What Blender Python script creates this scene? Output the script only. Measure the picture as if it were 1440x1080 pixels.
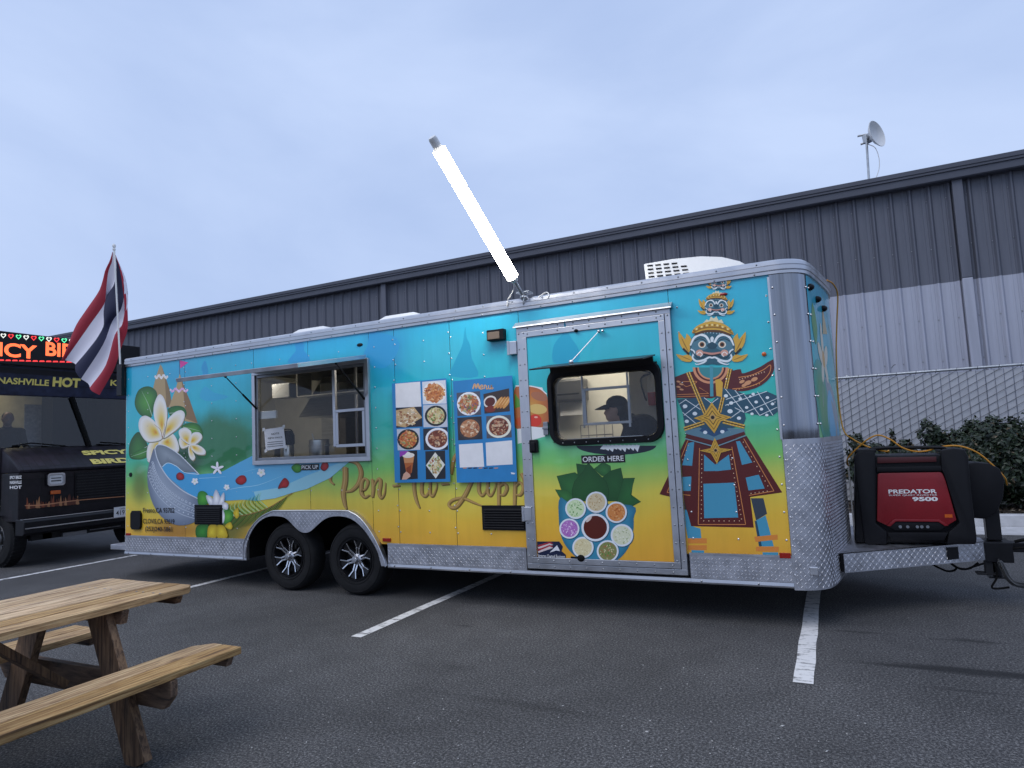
import bpy, bmesh, math, random
from math import sin, cos, pi, radians, sqrt, atan2
from mathutils import Vector, Matrix
random.seed(7)
for o in list(bpy.data.objects): bpy.data.objects.remove(o)
scene = bpy.context.scene
COL = scene.collection

# ------------------------------------------------------------------ camera
F_PX, YAW, PITCH, ROLL = 921.73, -0.4533, 0.0884, -0.0471
CAM = Vector((8.0621, -5.3199, 1.4692))
_fw = Vector((sin(YAW)*cos(PITCH), cos(YAW)*cos(PITCH), sin(PITCH)))
_rt0 = Vector((cos(YAW), -sin(YAW), 0)); _up0 = _rt0.cross(_fw)
_rt = _rt0*cos(ROLL) + _up0*sin(ROLL); _up = _up0*cos(ROLL) - _rt0*sin(ROLL)
cd = bpy.data.cameras.new('camera'); cam = bpy.data.objects.new('camera', cd); COL.objects.link(cam)
cd.sensor_width = 36.0; cd.lens = 36.0*F_PX/1440.0; cd.clip_start = 0.05; cd.clip_end = 3000
cam.matrix_world = Matrix(((_rt.x, _up.x, -_fw.x, CAM.x), (_rt.y, _up.y, -_fw.y, CAM.y), (_rt.z, _up.z, -_fw.z, CAM.z), (0, 0, 0, 1)))
scene.camera = cam
scene.render.resolution_x, scene.render.resolution_y = 1024, 768

# ------------------------------------------------------------------ sky, sun, exposure
SUN_EL, SUN_AZ = radians(56), radians(205)      # soft overcast dusk light from behind the viewer
world = bpy.data.worlds.new('World'); scene.world = world; world.use_nodes = True
wn, wl = world.node_tree.nodes, world.node_tree.links
wn.clear()
w_out = wn.new('ShaderNodeOutputWorld'); w_bg = wn.new('ShaderNodeBackground'); w_sky = wn.new('ShaderNodeTexSky')
w_sky.sky_type = 'NISHITA'; w_sky.sun_disc = False; w_sky.sun_elevation = SUN_EL; w_sky.sun_rotation = SUN_AZ
w_sky.air_density = 1.6; w_sky.dust_density = 2.0; w_sky.ozone_density = 3.0
w_tc = wn.new('ShaderNodeTexCoord'); w_map = wn.new('ShaderNodeMapping'); w_map.inputs['Scale'].default_value = (1.0, 1.0, 2.6)
w_map.inputs['Rotation'].default_value = (0.0, 0.35, 0.5)
w_n = wn.new('ShaderNodeTexNoise'); w_n.inputs['Scale'].default_value = 1.5; w_n.inputs['Detail'].default_value = 6; w_n.inputs['Roughness'].default_value = 0.5
w_n.inputs['Distortion'].default_value = 0.5
w_r = wn.new('ShaderNodeValToRGB')
w_r.color_ramp.elements[0].position = 0.32; w_r.color_ramp.elements[0].color = (4.15, 5.45, 8.5, 1)
w_r.color_ramp.elements[1].position = 0.68; w_r.color_ramp.elements[1].color = (5.9, 7.2, 10.1, 1)
w_mix = wn.new('ShaderNodeMixRGB'); w_mix.inputs['Fac'].default_value = 0.94
wl.new(w_tc.outputs['Generated'], w_map.inputs['Vector']); wl.new(w_map.outputs['Vector'], w_n.inputs['Vector'])
wl.new(w_n.outputs['Fac'], w_r.inputs['Fac']); wl.new(w_sky.outputs['Color'], w_mix.inputs['Color1']); wl.new(w_r.outputs['Color'], w_mix.inputs['Color2'])
wl.new(w_mix.outputs['Color'], w_bg.inputs['Color']); wl.new(w_bg.outputs['Background'], w_out.inputs['Surface'])
w_bg.inputs['Strength'].default_value = 0.102
sd = bpy.data.lights.new('sun', 'SUN'); sd.energy = 1.25; sd.angle = radians(45); sd.color = (1.0, 0.97, 0.95)
sun = bpy.data.objects.new('sun', sd); COL.objects.link(sun)
_sdir = Vector((sin(SUN_AZ)*cos(SUN_EL), cos(SUN_AZ)*cos(SUN_EL), sin(SUN_EL)))
sun.rotation_euler = _sdir.to_track_quat('Z', 'Y').to_euler(); sun.location = (0, -20, 30)
scene.view_settings.view_transform = 'Standard'; scene.view_settings.look = 'None'
scene.view_settings.gamma = 1.0; scene.view_settings.exposure = 0.0; scene.view_settings.use_curve_mapping = False
scene.render.engine = 'CYCLES'; scene.cycles.max_bounces = 8; scene.cycles.transparent_max_bounces = 12
scene.cycles.caustics_reflective = False; scene.cycles.caustics_refractive = False
scene.cycles.sample_clamp_indirect = 3.0
try: scene.cycles.use_denoising = True
except Exception: pass

# ------------------------------------------------------------------ pixel helpers (photo pixel -> point on a world plane)
def ray(px, py): return _fw + _rt*((px-720)/F_PX) - _up*((py-540)/F_PX)
def PY(px, py, y=0.0):
    d = ray(px, py); return CAM + d*((y-CAM.y)/d.y)
def PX(px, py, x):
    d = ray(px, py); return CAM + d*((x-CAM.x)/d.x)
def PZ(px, py, z=0.0):
    d = ray(px, py); return CAM + d*((z-CAM.z)/d.z)
class Crop:
    def __init__(s, x0, y0, k): s.x0, s.y0, s.k = x0, y0, k
    def __call__(s, pts): return [(s.x0+x/s.k, s.y0+y/s.k) for x, y in pts]

# ------------------------------------------------------------------ colours and materials
def lin(c): c /= 255.0; return c/12.92 if c <= 0.04045 else ((c+0.055)/1.055)**2.4
def rgb(r, g, b): return (lin(r), lin(g), lin(b), 1.0)
def hx(s): s = s.lstrip('#'); return rgb(int(s[0:2], 16), int(s[2:4], 16), int(s[4:6], 16))
def mixc(a, b, t): return tuple(a[i]+(b[i]-a[i])*t for i in range(3))+(1.0,)
MATS = {}
def new_mat(name):
    m = bpy.data.materials.new(name); m.use_nodes = True; MATS[name] = m
    b = m.node_tree.nodes['Principled BSDF']; return m, m.node_tree.nodes, m.node_tree.links, b
def mat(name, color, rough=0.6, metal=0.0, var=0.0, scale=8.0, bump=0.0, bscale=60.0, coat=0.0, stretch=None, rvar=0.0, spec=None):
    m, n, l, b = new_mat(name)
    b.inputs['Roughness'].default_value = rough; b.inputs['Metallic'].default_value = metal
    if spec is not None: b.inputs['Specular IOR Level'].default_value = spec
    if coat: b.inputs['Coat Weight'].default_value = coat; b.inputs['Coat Roughness'].default_value = 0.12
    tc = n.new('ShaderNodeTexCoord'); vec = tc.outputs['Object']
    if stretch:
        mp = n.new('ShaderNodeMapping'); mp.inputs['Scale'].default_value = stretch; l.new(vec, mp.inputs['Vector']); vec = mp.outputs['Vector']
    if var or rvar:
        t = n.new('ShaderNodeTexNoise'); t.inputs['Scale'].default_value = scale; t.inputs['Detail'].default_value = 6; t.inputs['Roughness'].default_value = 0.6
        l.new(vec, t.inputs['Vector'])
        r = n.new('ShaderNodeValToRGB'); r.color_ramp.elements[0].position = 0.3; r.color_ramp.elements[1].position = 0.7
        r.color_ramp.elements[0].color = tuple(c*(1-var) for c in color[:3])+(1,)
        r.color_ramp.elements[1].color = tuple(min(1, c*(1+var)) for c in color[:3])+(1,)
        l.new(t.outputs['Fac'], r.inputs['Fac']); l.new(r.outputs['Color'], b.inputs['Base Color'])
        if rvar:
            mr = n.new('ShaderNodeMapRange'); mr.inputs[1].default_value = 0.3; mr.inputs[2].default_value = 0.7
            mr.inputs[3].default_value = max(0.02, rough-rvar); mr.inputs[4].default_value = min(1, rough+rvar)
            l.new(t.outputs['Fac'], mr.inputs[0]); l.new(mr.outputs[0], b.inputs['Roughness'])
    else: b.inputs['Base Color'].default_value = color
    if bump:
        t2 = n.new('ShaderNodeTexNoise'); t2.inputs['Scale'].default_value = bscale; t2.inputs['Detail'].default_value = 4; l.new(vec, t2.inputs['Vector'])
        bp = n.new('ShaderNodeBump'); bp.inputs['Strength'].default_value = bump; bp.inputs['Distance'].default_value = 0.02
        l.new(t2.outputs['Fac'], bp.inputs['Height']); l.new(bp.outputs['Normal'], b.inputs['Normal'])
    return m
def emit(name, color, strength):
    m, n, l, b = new_mat(name)
    b.inputs['Base Color'].default_value = color; b.inputs['Emission Color'].default_value = color; b.inputs['Emission Strength'].default_value = strength
    b.inputs['Roughness'].default_value = 0.5
    return m
def glass(name, tint=(0.9, 0.95, 0.95, 1), refl=0.05, rough=0.02):
    m, n, l, b = new_mat(name); n.remove(b); out = n['Material Output']
    t = n.new('ShaderNodeBsdfTransparent'); t.inputs['Color'].default_value = tint
    g = n.new('ShaderNodeBsdfGlossy'); g.inputs['Roughness'].default_value = rough
    fr = n.new('ShaderNodeLayerWeight'); pw = n.new('ShaderNodeMath'); pw.operation = 'POWER'; pw.inputs[1].default_value = 5.0; l.new(fr.outputs['Facing'], pw.inputs[0])
    ad = n.new('ShaderNodeMath'); ad.operation = 'ADD'; ad.inputs[1].default_value = refl; ad.use_clamp = True
    mx = n.new('ShaderNodeMixShader'); l.new(pw.outputs[0], ad.inputs[0]); l.new(ad.outputs[0], mx.inputs['Fac'])
    l.new(t.outputs[0], mx.inputs[1]); l.new(g.outputs[0], mx.inputs[2]); l.new(mx.outputs[0], out.inputs['Surface'])
    return m
M = MATS
mat('alu', (0.58, 0.585, 0.61, 1), 0.38, 1.0, var=0.08, scale=5, rvar=0.08)
mat('alu_polished', (0.27, 0.28, 0.305, 1), 0.05, 1.0, var=0.45, scale=4, rvar=0.04, stretch=(3.5, 3.5, 0.06), bump=0.10, bscale=4)  # darkened base and vertical streaks paint reflections and a highlight into the metal colour
mat('tread_plate', (0.56, 0.56, 0.59, 1), 0.43, 1.0, var=0.14, scale=9, rvar=0.08)
mat('alu_dark', (0.30, 0.31, 0.33, 1), 0.42, 0.9, var=0.1, scale=12)
mat('black_plastic', (0.006, 0.006, 0.008, 1), 0.5, 0.0, var=0.2, scale=9, bump=0.05, bscale=200, spec=0.22)
mat('black_paint', (0.007, 0.007, 0.009, 1), 0.35, 0.0, var=0.3, scale=6, spec=0.3)
mat('frame_steel', (0.015, 0.015, 0.017, 1), 0.6, 0.2, var=0.4, scale=10, bump=0.1)
mat('tyre', (0.013, 0.013, 0.014, 1), 0.8, 0.0, var=0.25, scale=14, bump=0.1, bscale=80, spec=0.25)
mat('rim_black', (0.012, 0.012, 0.014, 1), 0.3, 0.4)
mat('rim_silver', (0.72, 0.73, 0.76, 1), 0.2, 1.0)
mat('white_plastic', (0.74, 0.74, 0.73, 1), 0.45, var=0.05, scale=5)
mat('white_paper', (0.78, 0.78, 0.80, 1), 0.8, var=0.05, scale=9, bump=0.08, bscale=10)
mat('roof_white', (0.62, 0.63, 0.64, 1), 0.6, var=0.1)
mat('liner', (0.66, 0.645, 0.59, 1), 0.45, var=0.07, scale=4)
mat('stainless', (0.55, 0.55, 0.54, 1), 0.28, 1.0, var=0.12, scale=6, stretch=(1, 1, 8))
mat('dark_steel', (0.10, 0.10, 0.10, 1), 0.4, 0.7, var=0.2)
mat('red_plastic', rgb(132, 20, 30), 0.45, var=0.12, scale=5, bump=0.04, bscale=150)
mat('red_lens', rgb(150, 25, 14), 0.2, coat=0.6)
mat('amber_lens', rgb(200, 90, 20), 0.2, coat=0.6)
mat('yellow_cord', rgb(205, 140, 40), 0.5)
mat('white_cord', (0.75, 0.75, 0.75, 1), 0.5)
mat('black_rubber', (0.006, 0.006, 0.006, 1), 0.8, spec=0.15)
mat('galv', (0.44, 0.46, 0.48, 1), 0.45, 0.8, var=0.2, scale=20)
mat('galv_wire', (0.10, 0.11, 0.13, 1), 0.5, 0.3)
mat('slat_grey', rgb(176, 178, 184), 0.6, var=0.08, scale=4)
mat('wall_dark', rgb(92, 95, 106), 0.5, 0.0, var=0.16, scale=3, stretch=(2.5, 2.5, 0.22), rvar=0.08)
mat('wall_light', rgb(168, 171, 184), 0.5, 0.0, var=0.12, scale=3, stretch=(2.5, 2.5, 0.2), rvar=0.08)
mat('fascia', rgb(74, 77, 88), 0.45, 0.0, var=0.08, scale=2)
mat('concrete', rgb(182, 182, 184), 0.85, var=0.16, scale=6, bump=0.25, bscale=80)
mat('paint_white', (0.74, 0.74, 0.74, 1), 0.7, var=0.08, scale=20, bump=0.2, bscale=150)
mat('lamp_glass', (0.9, 0.9, 0.9, 1), 0.2)
mat('skin', (0.42, 0.26, 0.19, 1), 0.55, var=0.06)
mat('black_cloth', (0.014, 0.014, 0.017, 1), 0.9, var=0.3, scale=20)
mat('hair', (0.012, 0.010, 0.009, 1), 0.5)
mat('fire_red', rgb(170, 20, 24), 0.3, coat=0.4)
mat('white_print', (0.82, 0.82, 0.82, 1), 0.5)
mat('black_print', (0.012, 0.012, 0.014, 1), 0.5)
mat('yellow_print', rgb(226, 210, 110), 0.5)
emit('tube_light', (1.0, 0.96, 0.88, 1), 60.0)
emit('room_light', (1.0, 0.91, 0.76, 1), 15.0)
emit('led_orange', (1.0, 0.15, 0.045, 1), 1.6)
emit('cab_glow', (1.0, 0.85, 0.55, 1), 4.0)
emit('led_red', (1.0, 0.05, 0.05, 1), 1.0)
emit('led_green', (0.15, 1.0, 0.45, 1), 0.9)
emit('led_white', (0.95, 0.95, 0.8, 1), 0.9)
glass('window_glass', (0.94, 0.96, 0.96, 1), 0.05)
glass('windshield_glass', (0.62, 0.66, 0.72, 1), 0.06)
glass('screen_glass', (0.35, 0.33, 0.33, 1), 0.03, 0.2)

def print_mat(name, rough=0.32, coat=0.25):
    m, n, l, b = new_mat(name)
    a = n.new('ShaderNodeVertexColor'); a.layer_name = 'Col'; l.new(a.outputs['Color'], b.inputs['Base Color'])
    b.inputs['Roughness'].default_value = rough; b.inputs['Coat Weight'].default_value = coat; b.inputs['Coat Roughness'].default_value = 0.15
    return m
print_mat('vinyl_print'); print_mat('photo_print', 0.28, 0.3); print_mat('matte_print', 0.7, 0.0); print_mat('flag_cloth', 0.85, 0.0)
# ------------------------------------------------------------------ mesh builder and scene graph helpers
WLOC = {}
def put(o, parent, loc=(0, 0, 0)):
    COL.objects.link(o); o.location = loc; WLOC[o.name] = Vector(loc)
    if parent is not None:
        o.parent = parent; o.matrix_parent_inverse = Matrix.Translation(-WLOC[parent.name])
    return o
def tag(o, label=None, cat=None, group=None, kind=None):
    if label: o['label'] = label
    if cat: o['category'] = cat
    if group: o['group'] = group
    if kind: o['kind'] = kind
    return o
def thing(name, label, cat, loc=(0, 0, 0), group=None, kind=None):
    o = bpy.data.objects.new(name, None); o.empty_display_size = 0.1
    put(o, None, loc); return tag(o, label, cat, group, kind)
def dup(src, loc, parent):
    o = src.copy(); return put(o, parent, loc)
def catmull(pts, n=6, closed=False):
    P = [Vector(p) for p in pts]; out = []; N = len(P)
    rng = range(N if closed else N-1)
    for i in rng:
        p1, p2 = P[i], P[(i+1) % N]
        p0 = P[(i-1) % N] if (closed or i > 0) else p1*2-p2
        p3 = P[(i+2) % N] if (closed or i+2 < N) else p2*2-p1
        for k in range(n):
            t = k/n
            out.append(0.5*((2*p1)+(p2-p0)*t+(2*p0-5*p1+4*p2-p3)*t*t+(3*p1-p0-3*p2+p3)*t**3))
    if not closed: out.append(P[-1])
    return out
class MB:
    def __init__(s): s.v = []; s.f = []; s.c = []; s.mi = []; s.cur = 0
    def add(s, vs, fs, col=None):
        b = len(s.v); s.v += [tuple(v) for v in vs]
        for f in fs: s.f.append(tuple(b+i for i in f)); s.mi.append(s.cur)
        if col is not None:
            s.c += (col if isinstance(col, list) else [col]*len(vs))
        return s
    def mat(s, i): s.cur = i; return s
    def poly(s, pts, col=None): return s.add(pts, [tuple(range(len(pts)))], col)
    def box(s, x0, x1, y0, y1, z0, z1, col=None):
        v = [(x0, y0, z0), (x1, y0, z0), (x1, y1, z0), (x0, y1, z0), (x0, y0, z1), (x1, y0, z1), (x1, y1, z1), (x0, y1, z1)]
        return s.add(v, [(0, 3, 2, 1), (4, 5, 6, 7), (0, 1, 5, 4), (1, 2, 6, 5), (2, 3, 7, 6), (3, 0, 4, 7)], col)
    def hexa(s, v, col=None):
        return s.add(v, [(0, 3, 2, 1), (4, 5, 6, 7), (0, 1, 5, 4), (1, 2, 6, 5), (2, 3, 7, 6), (3, 0, 4, 7)], col)
    def bar(s, a, b, w, h, up=(0, 0, 1), col=None):
        a, b = Vector(a), Vector(b); d = (b-a).normalized(); u = Vector(up); r = d.cross(u)
        if r.length < 1e-5: u = Vector((0, 1, 0)); r = d.cross(u)
        r.normalize(); u = r.cross(d); r = r*(w/2); u = u*(h/2)
        return s.hexa([a-r-u, a+r-u, b+r-u, b-r-u, a-r+u, a+r+u, b+r+u, b-r+u], col)
    def ring(s, c, ax1, ax2, r1, r2, n): return [c+ax1*(r1*cos(2*pi*i/n))+ax2*(r2*sin(2*pi*i/n)) for i in range(n)]
    def tube(s, pts, r, n=8, caps=True, col=None):
        P = [Vector(p) for p in pts]; N = len(P)
        rr = r if isinstance(r, (list, tuple)) else [r]*N
        vs = []; prev = None
        for i in range(N):
            d = (P[min(i+1, N-1)]-P[max(i-1, 0)])
            d = d.normalized() if d.length > 1e-9 else Vector((0, 0, 1))
            if prev is None:
                a = d.cross(Vector((0, 0, 1)))
                if a.length < 1e-3: a = d.cross(Vector((0, 1, 0)))
            else: a = prev-d*prev.dot(d)
            a.normalize(); prev = a; b = d.cross(a)
            vs += s.ring(P[i], a, b, rr[i], rr[i], n)
        fs = [(i*n+j, i*n+(j+1) % n, (i+1)*n+(j+1) % n, (i+1)*n+j) for i in range(N-1) for j in range(n)]
        if caps: fs += [tuple(range(n-1, -1, -1)), tuple((N-1)*n+j for j in range(n))]
        return s.add(vs, fs, col)
    def cyl(s, a, b, r, n=12, r2=None, col=None): return s.tube([a, b], [r, r if r2 is None else r2], n, True, col)
    def lathe(s, prof, o, ax, n=24, col=None, closed=False, caps=True):
        o, ax = Vector(o), Vector(ax).normalized(); a = ax.cross(Vector((0, 0, 1)))
        if a.length < 1e-3: a = Vector((1, 0, 0))
        a.normalize(); b = ax.cross(a); vs = []
        for r, t in prof: vs += s.ring(o+ax*t, a, b, r, r, n)
        K = len(prof)
        fs = [(i*n+j, i*n+(j+1) % n, ((i+1) % K)*n+(j+1) % n, ((i+1) % K)*n+j) for i in range(K if closed else K-1) for j in range(n)]
        if not closed and caps: fs += [tuple(range(n-1, -1, -1))]
        if not closed: fs += [tuple((K-1)*n+j for j in range(n))]
        return s.add(vs, fs, col)
    def ball(s, c, rx, ry=None, rz=None, n=10, m=6, col=None, rot=None):
        ry = rx if ry is None else ry; rz = rx if rz is None else rz; c = Vector(c); vs = []
        for i in range(1, m):
            t = pi*i/m
            for j in range(n):
                p = Vector((rx*sin(t)*cos(2*pi*j/n), ry*sin(t)*sin(2*pi*j/n), rz*cos(t)))
                vs.append(c+(rot @ p if rot else p))
        top, bot = Vector((0, 0, rz)), Vector((0, 0, -rz))
        vs += [c+(rot @ top if rot else top), c+(rot @ bot if rot else bot)]; T = (m-1)*n
        fs = [(i*n+j, (i+1)*n+j, (i+1)*n+(j+1) % n, i*n+(j+1) % n) for i in range(m-2) for j in range(n)]
        fs += [(T, j, (j+1) % n) for j in range(n)]+[(T+1, (m-2)*n+(j+1) % n, (m-2)*n+j) for j in range(n)]
        return s.add(vs, fs, col)
    def prism(s, pts, off, col=None):
        P = [Vector(p) for p in pts]; off = Vector(off); n = len(P)
        return s.add(P+[p+off for p in P], [tuple(range(n-1, -1, -1)), tuple(range(n, 2*n))]+[(i, (i+1) % n, n+(i+1) % n, n+i) for i in range(n)], col)
    def loft(s, rows, closed=False, col=None):
        n = len(rows[0]); vs = [p for r in rows for p in r]
        fs = [(i*n+j, i*n+(j+1) % n, (i+1)*n+(j+1) % n, (i+1)*n+j) for i in range(len(rows)-1) for j in range(n if closed else n-1)]
        return s.add(vs, fs, col)
    def mesh(s, name, smooth=False, bevel=0.0, angle=40, fix=True):
        me = bpy.data.meshes.new(name); me.from_pydata(s.v, [], s.f)
        if len(s.c) == len(s.v) and s.v:
            at = me.color_attributes.new('Col', 'FLOAT_COLOR', 'POINT')
            at.data.foreach_set('color', [x for c in s.c for x in c])
        me.polygons.foreach_set('material_index', s.mi)
        if fix or bevel:
            bm = bmesh.new(); bm.from_mesh(me)
            if fix: bmesh.ops.recalc_face_normals(bm, faces=bm.faces)
            if bevel:
                es = [e for e in bm.edges if len(e.link_faces) == 2 and e.calc_face_angle(0) > radians(30)]
                bmesh.ops.bevel(bm, geom=es, offset=bevel, segments=2, profile=0.6, affect='EDGES', clamp_overlap=True)
            bm.to_mesh(me); bm.free()
        if smooth:
            me.polygons.foreach_set('use_smooth', [True]*len(me.polygons))
            try: me.set_sharp_from_angle(angle=radians(angle))
            except Exception: pass
        me.update(); return me
    def build(s, name, mats, parent=None, smooth=False, bevel=0.0, loc=(0, 0, 0), angle=40, fix=True, kind=None):
        me = s.mesh(name, smooth, bevel, angle, fix)
        for m in (mats if isinstance(mats, (list, tuple)) else [mats]): me.materials.append(M[m] if isinstance(m, str) else m)
        o = bpy.data.objects.new(name, me); put(o, parent, loc)
        if kind: o['kind'] = kind
        return o
def text_mesh(s, O, u, v, width, height, name, mt, parent, depth=0.002, bold=0.0, loc=(0, 0, 0), squash=True, shear=0.0):
    cu = bpy.data.curves.new('lettering', 'FONT'); cu.body = s; cu.size = 1.0; cu.extrude = 0.0; cu.offset = bold; cu.resolution_u = 4; cu.shear = shear
    t = bpy.data.objects.new('lettering', cu); COL.objects.link(t)
    dg = bpy.context.evaluated_depsgraph_get(); me0 = bpy.data.meshes.new_from_object(t.evaluated_get(dg))
    bpy.data.objects.remove(t); bpy.data.curves.remove(cu)
    xs = [p.co.x for p in me0.vertices]; ys = [p.co.y for p in me0.vertices]
    x0, x1, y0, y1 = min(xs), max(xs), min(ys), max(ys)
    O, u, v = Vector(O), Vector(u).normalized(), Vector(v).normalized(); nn = u.cross(v)
    mb = MB()
    vs = [O+u*((p.co.x-x0)/(x1-x0)*width)+v*((p.co.y-y0)/(y1-y0)*height)+nn*depth for p in me0.vertices]
    mb.add(vs, [tuple(p.vertices) for p in me0.polygons]); bpy.data.meshes.remove(me0)
    return mb.build(name, mt, parent, fix=False, loc=loc)

class Print:
    """flat print laid as thin sheets on a surface; map(px,py,lift) gives the point"""
    def __init__(s, mp, base=0.0015, step=None): s.mp, s.base, s.step, s.n, s.mb = mp, base*0.3, 0.00002, 0, MB()
    def lift(s): s.n += 1; return s.base+s.step*s.n
    def poly(s, pts, col, smooth=0, lift=None):
        h = s.lift() if lift is None else lift
        if smooth: pts = [(p.x, p.y) for p in catmull([(x, y, 0) for x, y in pts], smooth, True)]
        P = [s.mp(x, y, h) for x, y in pts]
        if callable(col): s.mb.poly(P, [col(x, y) for x, y in pts])
        else: s.mb.poly(P, col)
        return s
    def ell(s, cx, cy, rx, ry, col, rot=0, n=20, lift=None):
        c, q = cos(rot), sin(rot)
        return s.poly([(cx+rx*cos(2*pi*i/n)*c-ry*sin(2*pi*i/n)*q, cy+rx*cos(2*pi*i/n)*q+ry*sin(2*pi*i/n)*c) for i in range(n)], col, lift=lift)
    def grad(s, pts, anchor, stops, smooth=4):
        """radial blend from an anchor point inside the outline to the outline; stops = [(t, colour)]"""
        h = s.lift()
        if smooth: pts = [(p.x, p.y) for p in catmull([(x, y, 0) for x, y in pts], smooth, True)]
        ax, ay = anchor; n = len(pts); vs = [s.mp(ax, ay, h)]; cs = [stops[0][1]]
        for t, c in stops[1:]:
            vs += [s.mp(ax+(x-ax)*t, ay+(y-ay)*t, h) for x, y in pts]; cs += [c]*n
        fs = [(0, 1+i, 1+(i+1) % n) for i in range(n)]
        for k in range(len(stops)-2):
            a = 1+k*n; b = a+n; fs += [(a+i, b+i, b+(i+1) % n, a+(i+1) % n) for i in range(n)]
        s.mb.add(vs, fs, cs); return s
    def stroke(s, pts, w, col, smooth=6, lift=None, closed=False):
        h = s.lift() if lift is None else lift
        W = w if isinstance(w, (list, tuple)) else [w]*len(pts)
        P = [Vector((x, y, W[i])) for i, (x, y) in enumerate(pts)]
        if smooth and len(P) > 2: P = catmull(P, smooth, closed)
        if closed: P = P+[P[0]]
        L, R = [], []
        for i, p in enumerate(P):
            d = P[min(i+1, len(P)-1)]-P[max(i-1, 0)]; d = Vector((d.x, d.y)); d = d.normalized() if d.length > 1e-9 else Vector((1, 0))
            k = max(p.z, 0.05)/2; L.append((p.x-d.y*k, p.y+d.x*k)); R.append((p.x+d.y*k, p.y-d.x*k))
        n = len(P); vs = [s.mp(x, y, h) for x, y in L+R]
        s.mb.add(vs, [(i, i+1, n+i+1, n+i) for i in range(n-1)], col if isinstance(col, list) else [col]*len(vs)); return s
    def build(s, name, parent, mt='vinyl_print', label=None):
        o = s.mb.build(name, mt, parent, fix=False)
        if label: o['label'] = label
        return o
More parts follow.
